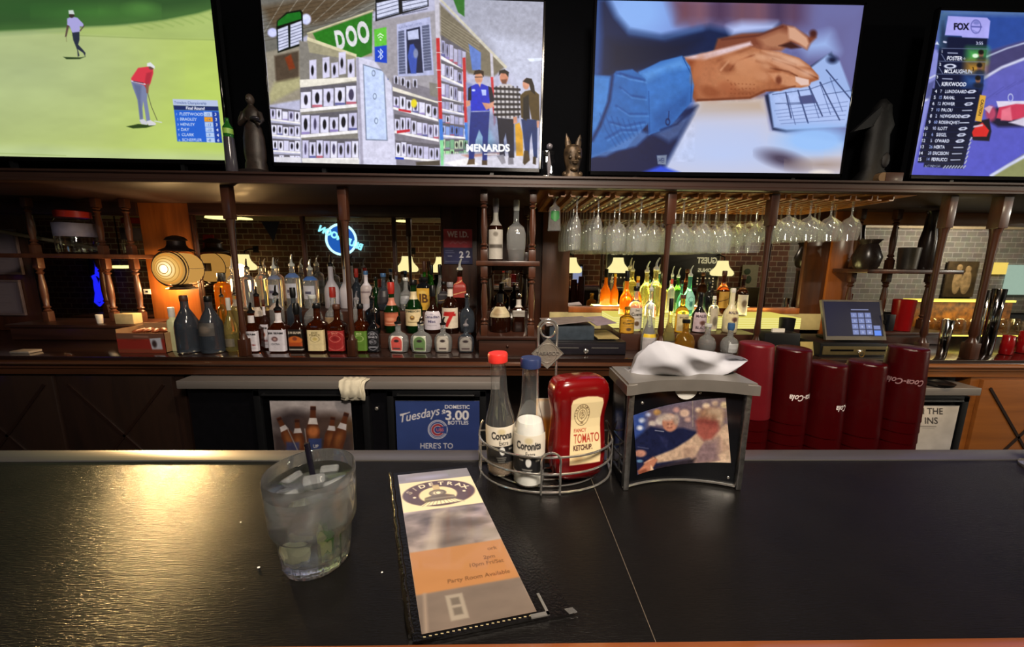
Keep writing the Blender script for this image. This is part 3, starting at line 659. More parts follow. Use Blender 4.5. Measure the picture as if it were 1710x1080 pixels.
def paint_golf(X, Y):
    p = Paint(X, Y, '#b7c777'); q = lambda *a: S(a, 0, 0, 3.6)
    p.grad(0, 60, 300, 260, '#b4c284', '#bccd74'); p.ell(420, 200, 170, 170, '#b9d160', 90, .8); p.ell(40, 120, 150, 60, '#aab98a', 60, .6)
    p.poly([(-330, -60), (372, -60), (372, 12), (330, 24), (270, 36), (190, 44), (100, 48), (0, 53), (-330, 60)], '#436a34', 4)
    p.poly([(-330, -60), (372, -60), (360, 4), (300, 14), (200, 26), (100, 38), (0, 44), (-330, 44)], '#30522a', 9, .85)
    p.ell(160, 20, 90, 12, '#4f8a3a', 10, .6); p.ell(235, 14, 24, 10, '#568c40', 6, .7); p.ell(60, 12, 80, 14, '#2f5a2a', 12, .6)
    p.poly([(372, 12), (330, 24), (280, 34), (210, 43), (90, 49), (60, 53), (130, 58), (250, 64), (372, 66)], '#a9bd6e', 3, .9)
    for i in range(9): p.line([(215+i*17, 43-i*2.6), (228+i*17, 47-i*2.3), (238+i*17, 50-i*2.0)], 2.5, '#8da858', 1.5, .5)
    p.line([(120, 59), (250, 64), (372, 67)], 1.4, '#8fa25c', 1, .7); p.line([(-300, 62), (0, 57), (110, 51)], 5, '#93a773', 3, .8)
    p.poly([(-330, 250), (60, 244), (180, 252), (380, 256), (380, 275), (-330, 275)], '#bfcf9a', 8, .7); p.line([(0, 256), (60, 258), (110, 260)], 1.0, '#9db069', .8)
    p.noise(40, .10, 1, ax=.6, ay=1.6)
    # far golfer
    p.poly(q((380, 342), (480, 345), (515, 340), (480, 355), (400, 356)), '#2b4021', .8)
    p.poly(q((432, 190), (478, 190), (478, 240), (470, 268), (500, 300), (514, 318), (512, 340), (500, 318), (468, 296), (478, 335), (468, 342), (464, 300), (440, 240)), '#2a3040', .7)
    p.poly(q((404, 112), (430, 100), (465, 106), (500, 142), (504, 160), (480, 158), (480, 190), (435, 196), (420, 160), (404, 150)), '#a9a4dc', .7)
    p.poly(q((402, 150), (416, 154), (400, 222), (390, 222)), '#5b4640', .5); p.line(q((398, 220), (400, 250)), 1, '#8a8a60'); p.line(q((505, 155), (482, 185)), 2, '#54413c')
    p.ell(431/3.6, 92/3.6, 4.4, 4.4, '#3a2d2b', .6); p.poly(q((412, 62), (440, 60), (448, 86), (414, 84)), '#ccd4d2', .8)
    # putting golfer
    p.poly(q((760, 760), (830, 745), (935, 752), (880, 768), (800, 772)), '#2e431c', .8)
    p.poly(q((786, 484), (872, 500), (888, 520), (884, 600), (905, 735), (882, 742), (862, 610), (856, 650), (862, 735), (842, 735), (828, 600), (800, 530)), '#7b84a8', .7)
    p.poly(q((800, 500), (850, 515), (846, 600), (856, 700), (846, 730), (828, 600)), '#5f688c', 2, .8)
    p.poly(q((838, 720), (866, 715), (888, 740), (884, 750), (850, 746)), '#cfcfd6', .6); p.poly(q((880, 728), (905, 722), (938, 740), (935, 752), (894, 754)), '#d8d6da', .6)
    p.poly(q((788, 470), (830, 408), (890, 400), (920, 412), (922, 440), (905, 500), (884, 540), (866, 512), (792, 488)), '#d8394a', .8)
    p.poly(q((880, 440), (915, 430), (900, 500), (880, 535), (868, 505)), '#a82c3c', 1.5, .8); p.line(q((792, 487), (872, 506)), 2, '#d9d6e2'); p.line(q((803, 488), (862, 500)), 1.4, '#40304a')
    p.ell(910/3.6, 404/3.6, 4.6, 4.2, '#6a4a40', .6); p.poly(q((884, 380), (905, 374), (930, 398), (930, 414), (905, 400), (884, 398)), '#dfe3e6', .7)
    p.poly(q((876, 510), (896, 500), (892, 560), (880, 560)), '#8a5c4a', .6); p.line(q((888, 560), (910, 640), (945, 722)), 1.0, '#4d4a38'); p.line(q((930, 728), (970, 735)), 2, '#cdd6c0')
    p.line(q((1315, 398), (1350, 400)), 1.2, '#2a3a20')
    # score panel
    p.poly(q((1038, 595), (1308, 603), (1312, 640), (1042, 633)), '#b9c6e6', .7); p.poly(q((1042, 633), (1312, 640), (1315, 666), (1046, 660)), '#1d2b63', .6); p.poly(q((1046, 660), (1315, 666), (1334, 856), (1066, 850)), '#2763d2', .7)
    p.text('Travelers Championship', 1046/3.6, 623/3.6, 4.6, '#5c6c9c', rot=.03, sx=.86, bold=.01); p.text('Final Round', 1118/3.6, 657/3.6, 5, '#eef0fa', rot=.03, bold=.03, sx=.95)
    for i, (n, a, b) in enumerate((('FLEETWOOD', '-15', '3'), ('BRADLEY', '-14', '3'), ('HENLEY', '-13', '3'), ('DAY', '-12', '4'), ('CLARK', '-9', '4'), ('SCHEFFLER', '-8', '6'))):
        y = 672+i*31; x = 1060+i*3
        p.text(str(i+1), x/3.6, (y+21)/3.6, 4.0, '#cfdcf6', rot=.02); p.text(n, (x+20)/3.6, (y+21)/3.6, 4.9, '#dfe8fb', rot=.02, sx=.98, bold=.01)
        p.poly(q((1224+i*3.4, y), (1274+i*3.4, y+1), (1276+i*3.4, y+29), (1226+i*3.4, y+28)), '#f0a11c' if i == 1 else '#b6cdf2', .5); p.text(a, (1234+i*3.4)/3.6, (y+23)/3.6, 4.4, '#30549c')
        p.poly(q((1274+i*3.4, y), (1316+i*3.4, y+1), (1320+i*3.4, y+31), (1278+i*3.4, y+30)), '#1b3da0', .5); p.text(b, (1290+i*3.4)/3.6, (y+24)/3.6, 5, '#eef3ff', bold=.02)
    return p
def paint_store(X, Y):
    p = Paint(X, Y, '#b9b9d0'); K = 3.42; q = lambda *a: S(a, 420, 0, K); R_ = random.Random(3)
    p.poly(q((40, -10), (720, -10), (720, 60), (320, 200), (80, 330), (60, 100)), '#7a7872', 2); p.poly(q((60, 40), (330, -10), (700, -10), (560, 60), (400, 130), (120, 150)), '#6b5d4c', 6)
    for i in range(9): p.line(q((70+i*70, 190-i*14), (190+i*80, -10)), 1.0, '#a8a49a', .6, .8); p.line(q((60, 60+i*22), (700, -80+i*22)), .9, '#4e4438', .6, .6)
    p.ell(420+120/K, 186/K, 8, 7.5, '#cfd2ff', 1.5); p.ell(420+312/K, 110/K, 8, 9, '#d4d8ff', 1.5)
    p.poly(q((1080, -10), (1665, -10), (1650, 470), (1460, 400), (1215, 130)), '#a9abbb', 3); p.poly(q((1330, 180), (1660, 260), (1660, 620), (1500, 500)), '#c7cbe0', 10, .8)
    p.poly(q((1660, 330), (1575, 335), (1590, 352), (1660, 345)), '#e4ecff', 1)
    # left aisle
    p.poly(q((80, 300), (330, 230), (330, 560), (100, 600)), '#9d9688', 2); p.poly(q((130, 320), (270, 290), (270, 470), (140, 480)), '#5f5348', 2); p.poly(q((190, 330), (225, 310), (250, 390), (215, 400)), '#8a4a30', 1.5)
    p.poly(q((130, 470), (280, 440), (280, 500), (110, 590), (100, 540)), '#b1ac88', 3)
    def shelf(x0, y0, x1, y1, h, n, cols=('#d6d4ec', '#c9c6e2', '#e0def2'), dark=.9, seed=1):
        rr = random.Random(seed)
        p.poly(q((x0, y0), (x1, y1), (x1, y1+h), (x0, y0+h)), '#6f6c74', 1)
        for i in range(n):
            a = x0+(x1-x0)*(i+.06)/n; b = x0+(x1-x0)*(i+.94)/n; t = (i+.5)/n; yb = y0+(y1-y0)*t; hh = h*rr.uniform(.72, .96)
            p.poly(q((a, yb+h-hh), (b, yb+h-hh+(y1-y0)/n*.5), (b, yb+h*.97), (a, yb+h*.97)), rr.choice(cols), .7)
            if rr.random() < dark: 
                w_ = (b-a)*rr.uniform(.22, .36); c = (a+b)/2; p.ell(420+c/K, (yb+h-hh*.55)/K, w_/K*.75, hh*.30/K, rr.choice(('#2b2a33', '#3b3840', '#55506a', '#26262c')), .6)
            if rr.random() < .3: p.poly(q((a, yb+h*.85), (b, yb+h*.85), (b, yb+h*.97), (a, yb+h*.97)), rr.choice(('#8f7fb8', '#5a5d96', '#b55a6a')), .5, .8)
        p.poly(q((x0, y0+h*.97), (x1, y1+h*.97), (x1, y1+h*1.12), (x0, y0+h*1.12)), '#ece9ea', .7)
    for k in range(4): shelf(105+k*7, 610+k*90, 278, 632+k*84, 68, 5, seed=10+k)
    p.poly(q((135, 895), (282, 898), (284, 932), (138, 925)), '#dcdae2', .8)
    # ceiling arrow sign
    p.poly(q((142, 160), (145, 120), (200, 70), (280, 56), (292, 70), (296, 256), (150, 302)), '#17221a', .8); p.poly(q((148, 150), (150, 120), (205, 78), (276, 66), (284, 80), (284, 108)), '#2f7a35', .8)
    for a in (0, 1):
        p.poly(q((150+72*a, 168-26*a), (208+78*a, 146-28*a), (212+78*a, 268-24*a), (154+68*a, 292-24*a)), '#cdd0e6', .7)
        for i in range(6): p.line(q((152+72*a, 186-26*a+i*18), (208+78*a, 166-28*a+i*18)), 1.0, '#555a72', .5)
    # front shelving block
    p.poly(q((272, 230), (600, 320), (612, 945), (288, 930)), '#8d8983', 1); p.poly(q((318, 190), (690, 62), (690, 320), (600, 330), (330, 260)), '#a79f86', 1.5)
    p.poly(q((350, 190), (690, 70), (688, 300), (620, 330), (370, 230)), '#3c8233', 1); p.line(q((320, 190), (692, 60)), 2.2, '#cfc9a8')
    M = lambda px, py: (lambda a, b: None)
    for ch, x, y, h in (('D', 488, 272, 104), ('O', 548, 255, 110), ('O', 614, 236, 116)): p.text(ch, 420+x/K, (y+8)/K, h/K, '#d9d8dc', rot=-.17, bold=.05, sx=.50)
    p.poly(q((318, 210), (600, 310), (600, 330), (318, 232)), '#d8d0b0', .8)
    p.poly(q((318, 232), (595, 325), (595, 345), (330, 300)), '#a6a088', 1)
    for a, b, c in ((330, 345, 460), (405, 330, 440), (455, 360, 440), (498, 300, 420), (548, 340, 440)):
        p.poly(q((a, b), (a+40, b-6), (a+42, c), (a+2, c+8)), '#d2cfe6', .8); p.ell(420+(a+18)/K, (b+c)/2/K, 2.4, 8, '#22222a', .7)
    p.poly(q((275, 455), (600, 440), (602, 460), (278, 505)), '#e6e1d6', .8)
    shelf(278, 500, 602, 470, 126, 5, seed=21); shelf(282, 655, 606, 628, 118, 6, seed=22); shelf(288, 795, 612, 792, 112, 8, seed=23)
    p.poly(q((290, 905), (616, 912), (616, 940), (290, 928)), '#e2dfdc', .7)
    # white pillar with screen
    p.poly(q((596, 330), (610, 325), (790, 372), (828, 945), (622, 940)), '#d3d2e6', 1); p.poly(q((596, 330), (612, 328), (640, 940), (622, 940)), '#a9a6b8', 1)
    p.poly(q((636, 366), (758, 402), (778, 804), (652, 800)), '#7f889c', .8); p.poly(q((641, 373), (753, 408), (772, 798), (658, 794)), '#c6d4f4', .8)
    for x, y in ((697, 418), (704, 550), (712, 690)): p.ring(420+x/K, y/K, 2.6, 4.5, 1.0, '#7c879c', .6)
    p.poly(q((775, 380), (797, 376), (800, 452), (778, 455)), '#26459c', .8)
    # wall with posters
    p.poly(q((690, 120), (1050, 60), (1075, 560), (800, 480), (700, 340)), '#a5a1a8', 1.5)
    p.poly(q((700, 168), (770, 154), (772, 258), (703, 268)), '#6ec24e', .8); p.poly(q((703, 268), (772, 258), (774, 360), (705, 352)), '#2352c6', .8)
    p.line(q((720, 205), (735, 192), (752, 203)), 1.4, '#e9f4e4'); p.line(q((726, 216), (736, 208), (747, 215)), 1.3, '#e9f4e4'); p.ell(420+737/K, 228/K, 1.3, 1.3, '#e9f4e4')
    p.line(q((724, 290), (750, 322), (737, 338), (737, 280), (750, 296), (724, 328)), 1.2, '#dfe6fb')
    p.poly(q((830, 140), (1020, 96), (1042, 428), (836, 438)), '#b7bbdc', .8); p.poly(q((838, 180), (872, 172), (880, 420), (842, 424)), '#656b86', .8); p.poly(q((972, 148), (1014, 140), (1030, 400), (986, 405)), '#656b86', .8)
    for i in range(14): p.line(q((838, 190+i*17), (880, 184+i*17)), .8, '#c3c8e4', .5, .7); p.line(q((974, 165+i*17), (1024, 158+i*17)), .8, '#c3c8e4', .5, .7)
    p.text('ELECTRONIC LOCKS', 420+842/K, 165/K, 3.6, '#7f86aa', rot=-.2, sx=.85)
    p.poly(q((884, 170), (962, 152), (980, 415), (890, 420)), '#2a3350', .8); p.poly(q((890, 180), (952, 166), (956, 222), (894, 228)), '#c2c8e6', .7); p.poly(q((905, 255), (925, 250), (948, 300), (940, 420), (910, 420), (892, 320)), '#4a62b4', 1); p.ell(420+938/K, 305/K, 4, 8, '#8a93b4', 1)
    p.poly(q((708, -10), (1010, -10), (1012, 36), (708, 122)), '#20242a', .8)
    for a in (0, 1):
        p.poly(q((714+146*a, 18-10*a), (838+166*a, -10), (842+164*a, 74-42*a), (716+148*a, 110-44*a)), '#ced2e8', .7)
        for i in range(4): p.line(q((716+146*a, 40-24*a+i*22), (840+164*a, 4-20*a+i*22)), 1.1, '#4a4f66', .5)
    # middle shelves right of the pillar
    p.poly(q((800, 440), (1070, 520), (1075, 945), (828, 945)), '#8a8690', 1)
    for a, b in ((812, 430), (850, 440), (880, 455), (920, 450)): p.poly(q((a, b), (a+26, b+2), (a+28, b+52), (a+2, b+46)), '#c9c8dc', .8); p.ell(420+(a+14)/K, (b+28)/K, 2, 6, '#242430', .6)
    p.poly(q((806, 495), (1066, 582), (1066, 604), (806, 520)), '#e2dcd0', .8)
    shelf(808, 520, 1066, 590, 92, 7, seed=31); shelf(816, 650, 1070, 700, 98, 8, seed=32); shelf(822, 800, 1076, 826, 92, 8, seed=33)
    p.ell(420+928/K, 590/K, 5, 7, '#e8d83c', 1.2); p.poly(q((840, 620), (910, 632), (910, 645), (840, 632)), '#c23a48', .6); p.poly(q((830, 745), (905, 738), (905, 752), (830, 762)), '#c23a48', .6)
    p.poly(q((820, 895), (870, 900), (870, 912), (822, 908)), '#3a52b8', .6); p.poly(q((940, 925), (1076, 915), (1076, 945), (940, 945)), '#5c554c', 1)
    p.poly(q((1015, 470), (1070, 480), (1070, 560), (1020, 545)), '#8d8a84', 1)
    # rack receding at right
    p.poly(q((1045, -10), (1080, -10), (1098, 945), (1080, 945)), '#c6c3cf', .8); p.poly(q((1075, 20), (1450, 380), (1380, 440), (1240, 420), (1080, 200)), '#80796a', 2)
    p.poly(q((1072, 0), (1080, -10), (1460, 380), (1452, 395)), '#cbc6b6', .8)
    for i in range(7): p.line(q((1080, 90+i*16), (1300, 230+i*18)), 1, '#a59d8a', .6, .8)
    p.poly(q((1150, -10), (1216, -10), (1216, 95), (1180, 70)), '#3c7a38', 1)
    for k, (y0, y1, h) in enumerate(((200, 420, 120), (340, 500, 90), (460, 570, 90), (560, 640, 60), (640, 700, 62), (700, 742, 70), (790, 800, 60), (850, 850, 60))):
        shelf(1082, y0, 1225+(10 if k > 3 else 0), y0+(y1-y0)*.4, h, 6, ('#d6d4ec', '#bdbbd6', '#a9a8c8') if k < 5 else (('#8fa5dc', '#b7c4ec', '#6f88cc') if k < 6 else ('#a4d6a0', '#c8d8b8', '#7fae8c')), .6, 40+k)
    p.poly(q((1054, 218), (1074, 216), (1090, 680), (1070, 680)), '#c63a40', .8); p.poly(q((1070, 680), (1090, 680), (1096, 800), (1076, 800)), '#4f86d6', .8); p.poly(q((1076, 800), (1096, 800), (1100, 945), (1082, 945)), '#8fd6a0', .8)
    p.poly(q((1205, 330), (1222, 328), (1234, 700), (1216, 700)), '#c63a40', .8); p.poly(q((1216, 700), (1236, 700), (1242, 800), (1222, 800)), '#4f86d6', .8)
    for y in (300, 400, 500, 580): p.line(q((1056, y), (1086, y)), 1.0, '#eadfe6', .5)
    p.poly(q((1240, 250), (1310, 300), (1310, 400), (1260, 400)), '#6a86c8', 1); p.poly(q((1225, 470), (1262, 480), (1262, 900), (1240, 900)), '#8f98c0', 2)
    p.poly(q((1362, 300), (1378, 310), (1398, 730), (1382, 730)), '#c4c0cc', .8); p.poly(q((1366, 440), (1380, 440), (1396, 700), (1384, 720)), '#c83c44', .8)
    p.poly(q((1100, 880), (1640, 850), (1640, 965), (1098, 948)), '#d2d0dc', 2); p.poly(q((1100, 930), (1240, 900), (1300, 940), (1160, 950)), '#efecee', 1.5); p.poly(q((1200, 885), (1420, 868), (1420, 880), (1240, 900)), '#c8846a', 1.5, .7)
    p.poly(q((1340, 640), (1520, 660), (1520, 860), (1260, 870)), '#8b96b6', 4, .8); p.poly(q((1270, 740), (1360, 740), (1400, 850), (1260, 850)), '#7fb0cc', 5, .6)
    # three people
    p.poly(q((1252, 640), (1360, 636), (1352, 760), (1345, 920), (1318, 924), (1320, 780), (1300, 740), (1280, 800), (1270, 920), (1240, 920), (1244, 760)), '#2a3f86', .8)
    p.poly(q((1240, 910), (1275, 905), (1275, 938), (1230, 940)), '#6a5844', .7); p.poly(q((1316, 915), (1346, 915), (1346, 942), (1316, 942)), '#5a4a3e', .7)
    p.poly(q((1238, 500), (1280, 480), (1320, 480), (1366, 500), (1388, 570), (1360, 580), (1358, 632), (1252, 634), (1252, 570), (1236, 580)), '#2b3fc2', .8)
    p.poly(q((1238, 505), (1254, 492), (1256, 570), (1236, 584)), '#1a1f36', .8); p.poly(q((1352, 492), (1370, 500), (1390, 580), (1362, 588)), '#1a1f36', .8)
    p.ell(420+1268/K, 515/K, 3, 2, '#c9d2ff', .7); p.poly(q((1312, 512), (1340, 512), (1340, 545), (1318, 545)), '#b9c6f6', .6)
    p.poly(q((1224, 575), (1248, 572), (1250, 600), (1226, 612)), '#d09a84', .7); p.poly(q((1316, 585), (1360, 590), (1390, 575), (1392, 605), (1340, 628)), '#d09a84', .8)
    p.ell(420+1298/K, 445/K, 6.6, 9.5, '#cf9a80', .7); p.poly(q((1268, 428), (1275, 404), (1300, 398), (1326, 408), (1326, 440), (1312, 420), (1280, 424)), '#3a281f', .8); p.line(q((1276, 440), (1320, 440)), 1.2, '#2a2228')
    p.poly(q((1290, 470), (1312, 470), (1305, 500)), '#dcb29c', .7)
    p.poly(q((1402, 670), (1498, 672), (1500, 900), (1470, 905), (1452, 760), (1440, 800), (1448, 890), (1418, 890), (1412, 780)), '#272b3e', .8); p.poly(q((1400, 890), (1440, 880), (1452, 930), (1430, 938)), '#9a97a0', .8); p.poly(q((1466, 900), (1494, 900), (1498, 938), (1466, 940)), '#8a8790', .8)
    p.poly(q((1386, 510), (1420, 482), (1475, 480), (1528, 515), (1534, 650), (1508, 668), (1498, 640), (1496, 680), (1402, 672), (1398, 640), (1384, 650)), '#c9c4c6', .8)
    for i in range(6): p.line(q((1390, 505+i*30), (1530, 512+i*28)), 4.2, '#26242a', .7, .9)
    for i in range(6): p.line(q((1398+i*24, 495), (1404+i*24, 670)), 3.0, '#2e2c32', .7, .6)
    p.ell(420+1442/K, 442/K, 7, 10, '#c98f76', .7); p.poly(q((1412, 432), (1416, 404), (1445, 396), (1470, 412), (1466, 440), (1452, 420), (1425, 418)), '#1d1714', .8); p.poly(q((1424, 455), (1460, 452), (1455, 480), (1432, 478)), '#6a4638', 1.2, .8)
    p.poly(q((1495, 668), (1515, 665), (1518, 700), (1496, 708)), '#d09a84', .7)
    p.poly(q((1505, 710), (1530, 700), (1548, 760), (1552, 890), (1512, 890)), '#d9a53c', .8)
    p.poly(q((1540, 680), (1632, 682), (1632, 900), (1612, 905), (1600, 760), (1590, 800), (1586, 905), (1566, 905), (1552, 780)), '#2c4472', .8); p.poly(q((1556, 860), (1580, 860), (1590, 915), (1560, 942), (1550, 930)), '#5a4c38', .8); p.poly(q((1608, 895), (1626, 895), (1624, 940), (1606, 935)), '#4c4030', .8)
    p.poly(q((1534, 545), (1562, 520), (1610, 512), (1642, 540), (1646, 690), (1600, 680), (1585, 600), (1570, 690), (1540, 670)), '#5c4c2c', .8); p.poly(q((1552, 560), (1582, 540), (1590, 680), (1552, 680)), '#1d1c24', 1)
    p.ell(420+1568/K, 480/K, 5.6, 9, '#cf9a84', .7); p.poly(q((1550, 465), (1570, 444), (1600, 450), (1614, 490), (1620, 540), (1596, 520), (1586, 480)), '#231a17', .8); p.poly(q((1628, 690), (1645, 692), (1640, 730), (1630, 728)), '#cf9a84', .7)
    p.ell(420+1360/K, 848/K, 42, 10, '#3a4468', 6, .45); p.text('MENARDS', 420+1226/K, 864/K, 12.2, '#eef0f6', rot=.0, bold=.045, sx=.95)
    p.line(q((1330, 880), (1400, 880)), 1.5, '#dfe2ea', .6)
    p.noise(5, .16, 4); p.C[:] = np.clip((p.C-.55)*1.2+.52, 0, 1); return p
def paint_typing(X, Y):
    p = Paint(X, Y, '#8fa0cc'); K = 2.948; q = lambda *a: S(a, 900, 0, K)
    p.grad(1100, 0, 1400, 60, '#7f95d2', '#6e6a94'); p.ell(900+480/K, 60/K, 60, 50, '#8fb2ea', 30); p.poly(q((640, -10), (1380, -10), (1350, 130), (960, 120), (680, 110)), '#6d566e', 14)
    for x, c in ((720, '#7c5560'), (790, '#8a6470'), (890, '#54405c'), (1000, '#7c5a66'), (1080, '#85606c'), (1180, '#4c3f5e'), (1290, '#5c4460')): p.poly(q((x-34, -10), (x+34, -10), (x+28, 110), (x-28, 110)), c, 12, .8)
    p.poly(q((1330, -10), (1640, -10), (1570, 470), (1420, 300), (1330, 200)), '#7a7eb0', 25); p.poly(q((1380, 60), (1600, 60), (1540, 420), (1400, 260)), '#6f6a92', 40, .7)
    # sleeves behind
    p.poly(q((280, -10), (335, -10), (380, 80), (440, 150), (600, 180), (840, 130), (960, 160), (1180, 120), (1160, 180), (900, 260), (700, 320), (500, 360), (270, 400)), '#1d2f55', 8)
    p.poly(q((270, -10), (300, -10), (310, 180), (300, 380), (262, 380)), '#33568f', 6); p.poly(q((345, 200), (700, 200), (800, 190), (700, 280), (470, 350), (345, 350)), '#13203e', 12, .8)
    p.poly(q((930, 130), (1000, 108), (1170, 112), (1160, 150), (950, 175)), '#b3bfe8', 8); p.line(q((450, 165), (620, 190), (800, 140)), 7, '#5878ac', 5, .5)
    # desk
    p.poly(q((780, 490), (1110, 480), (1140, 640), (1210, 655), (1500, 700), (1490, 870), (600, 870)), '#c9c4cf', 4); p.poly(q((790, 490), (1105, 482), (1120, 560), (760, 580)), '#bda998', 10, .9)
    p.poly(q((640, 800), (760, 560), (1100, 600), (1200, 800)), '#b9c3e2', 25, .8); p.ell(900+900/K, 760/K, 110, 26, '#b7c6ea', 30, .9)
    p.poly(q((255, 700), (500, 560), (780, 520), (690, 690), (600, 860), (240, 860)), '#16254f', 5)
    p.poly(q((570, 660), (650, 600), (760, 560), (690, 670), (640, 700)), '#5c6f9c', 5, .8); p.poly(q((505, 850), (600, 815), (700, 852)), '#3c5ad2', 3)
    p.poly(q((580, 765), (630, 762), (625, 810), (585, 808)), '#8a94a8', 1, .9); p.text('HEI', 900+590/K, 800/K, 8, '#2a3560', sx=.6)
    # keyboard
    p.poly(q((1112, 470), (1200, 420), (1440, 255), (1550, 470), (1520, 620), (1215, 652), (1150, 640)), '#2c3350', 2)
    p.poly(q((1130, 462), (1210, 430), (1420, 270), (1480, 300), (1550, 480), (1510, 625), (1220, 640), (1155, 628)), '#9fb4e0', 2); p.poly(q((1160, 470), (1380, 410), (1545, 480), (1520, 610), (1180, 600)), '#b2c2ea', 8, .9)
    for a, b in (((1215, 455), (1242, 580)), ((1275, 445), (1325, 605)), ((1330, 425), (1395, 570)), ((1385, 405), (1480, 590)), ((1415, 345), (1545, 500))): p.line(q(a, b), 2.0, '#39456c', .9)
    for a, b in (((1150, 465), (1330, 440)), ((1165, 510), (1290, 505)), ((1220, 515), (1370, 505)), ((1330, 440), (1470, 390)), ((1400, 465), (1540, 445))): p.line(q(a, b), 1.3, '#56648c', .7, .9)
    p.poly(q((1278, 475), (1350, 465), (1368, 505), (1288, 512)), '#5a5f88', .9); p.ell(900+1445/K, 293/K, 8, 6, '#1d2340', 4); p.poly(q((1430, 170), (1460, 250), (1330, 260), (1290, 210)), '#a9c4f2', 16, .9)
    p.ell(900+1360/K, 690/K, 60, 24, '#9cc0f0', 10, .95); p.ell(900+1200/K, 785/K, 34, 12, '#544a5e', 8, .95, rot=.25); p.ell(900+1400/K, 810/K, 50, 8, '#a7968f', 8, .9); p.ell(900+1390/K, 850/K, 18, 5, '#dfd6d0', 2)
    # back hand
    p.poly(q((880, 190), (1000, 165), (1110, 160), (1200, 120), (1250, 130), (1330, 180), (1360, 160), (1366, 185), (1340, 210), (1320, 245), (1290, 230), (1240, 210), (1190, 250), (1100, 260), (960, 260), (860, 250)), '#84503f', 2.5)
    p.poly(q((1080, 190), (1180, 150), (1235, 160), (1240, 200), (1190, 245), (1110, 235)), '#b07e64', 6); p.poly(q((1225, 130), (1260, 135), (1320, 185), (1330, 215), (1318, 240), (1280, 215), (1230, 190)), '#cfa48c', 2.5); p.poly(q((1180, 225), (1240, 205), (1290, 235), (1240, 240)), '#4c2c28', 2)
    p.ell(900+1350/K, 165/K, 6, 6, '#54302e', 3); p.line(q((900, 195), (1080, 175), (1200, 130)), 2, '#5c3430', 2, .8)
    # front hand
    p.poly(q((720, 285), (860, 250), (1000, 220), (1100, 245), (1180, 255), (1280, 285), (1330, 320), (1375, 370), (1378, 392), (1340, 405), (1332, 420), (1290, 432), (1240, 430), (1190, 448), (1120, 450), (1040, 485), (900, 492), (770, 500), (720, 400)), '#a4694b', 1.2)
    p.poly(q((715, 280), (830, 258), (1040, 205), (1050, 222), (930, 262), (800, 300), (730, 292)), '#d8c0c4', 2.5)
    p.poly(q((730, 290), (800, 300), (780, 400), (770, 495), (725, 480)), '#8f4d30', 5, .85); p.ell(900+850/K, 380/K, 30, 32, '#b57a5a', 14, .8); p.ell(900+1010/K, 310/K, 34, 18, '#c89474', 10, .9, rot=-.35); p.ell(900+1000/K, 400/K, 36, 20, '#bf8864', 12, .85)
    p.ell(900+930/K, 335/K, 12, 10, '#8f563c', 5, .8); p.line(q((940, 345), (975, 300), (1060, 270)), 2, '#844c36', 2, .9); p.line(q((895, 345), (935, 300)), 2, '#d9a98a', 2, .8)
    p.poly(q((1100, 250), (1180, 255), (1280, 290), (1330, 330), (1270, 330), (1160, 300)), '#cc9c80', 3); p.poly(q((1130, 300), (1230, 320), (1340, 350), (1376, 380), (1300, 385), (1200, 350)), '#c08b6c', 3); p.line(q((1150, 290), (1250, 325), (1370, 385)), 2, '#74432f', 1.5, .9); p.line(q((1140, 335), (1230, 352), (1270, 375)), 2.2, '#6c3c2a', 1.6, .95)
    p.poly(q((1130, 360), (1200, 355), (1270, 380), (1330, 395), (1325, 425), (1240, 428), (1170, 410)), '#c48e6e', 2.5); p.poly(q((1262, 376), (1328, 392), (1330, 418), (1290, 420), (1264, 400)), '#dcc0b6', 1.2); p.ell(900+1180/K, 395/K, 5, 7, '#7a4432', 2, .9); p.line(q((1120, 445), (1190, 440), (1260, 425)), 2.2, '#6e3c28', 1.8, .9)
    p.line(q((780, 492), (900, 488), (1040, 480), (1110, 448)), 2.5, '#5c2e1e', 2, .9); p.ell(900+980/K, 455/K, 34, 10, '#94593e', 6, .7)
    p.noise(5, .10, 9, box=(1140, 75, 1330, 170))
    # cuff and sleeve
    p.poly(q((490, 355), (600, 300), (705, 275), (745, 330), (764, 420), (752, 500), (700, 560), (640, 630), (540, 665), (530, 480)), '#4478bc', 1.2); p.poly(q((500, 360), (700, 285), (735, 330), (620, 350), (530, 400)), '#5f94d4', 6); p.poly(q((560, 560), (740, 440), (750, 500), (640, 625), (550, 655)), '#335f9e', 8, .8)
    p.line(q((708, 282), (752, 370), (748, 500)), 1.2, '#27508c', .8); p.line(q((540, 450), (545, 660)), 1.5, '#2c5a9a', 1.0); p.ring(900+634/K, 600/K, 3.2, 5, 1.6, '#1d2f5c', .8); p.line(q((640, 548), (638, 590)), 1.2, '#1d2f5c', .8)
    p.poly(q((262, 370), (360, 375), (380, 350), (460, 340), (520, 385), (535, 450), (545, 600), (500, 650), (430, 730), (330, 750), (255, 780)), '#3d6fb0', 1.5)
    p.poly(q((270, 375), (350, 380), (340, 520), (280, 640), (262, 640)), '#4f86c8', 4); p.line(q((362, 375), (345, 500), (300, 620), (262, 690)), 5, '#1c3260', 2.5, .95)
    for a, b, c in (((380, 360), (430, 370), (520, 395)), ((400, 430), (450, 470), (520, 480)), ((380, 520), (440, 560), (530, 560)), ((350, 600), (420, 620), (520, 600)), ((330, 680), (400, 640), (480, 640)), ((400, 360), (440, 380), (500, 390))): p.line(q(a, b, c), 3, '#274f8e', 2, .7); p.line([(x+3, y+4) for x, y in q(a, b, c)], 2, '#6b9bd8', 1.6, .5)
    p.poly(q((255, 770), (330, 745), (500, 640), (545, 660), (480, 720), (380, 745), (330, 770)), '#5f83bc', 3, .8); p.line(q((600, 640), (680, 610), (750, 540)), 3, '#1a2c58', 2, .8)
    p.noise(9, .14, 12, box=(985, 110, 1160, 270))
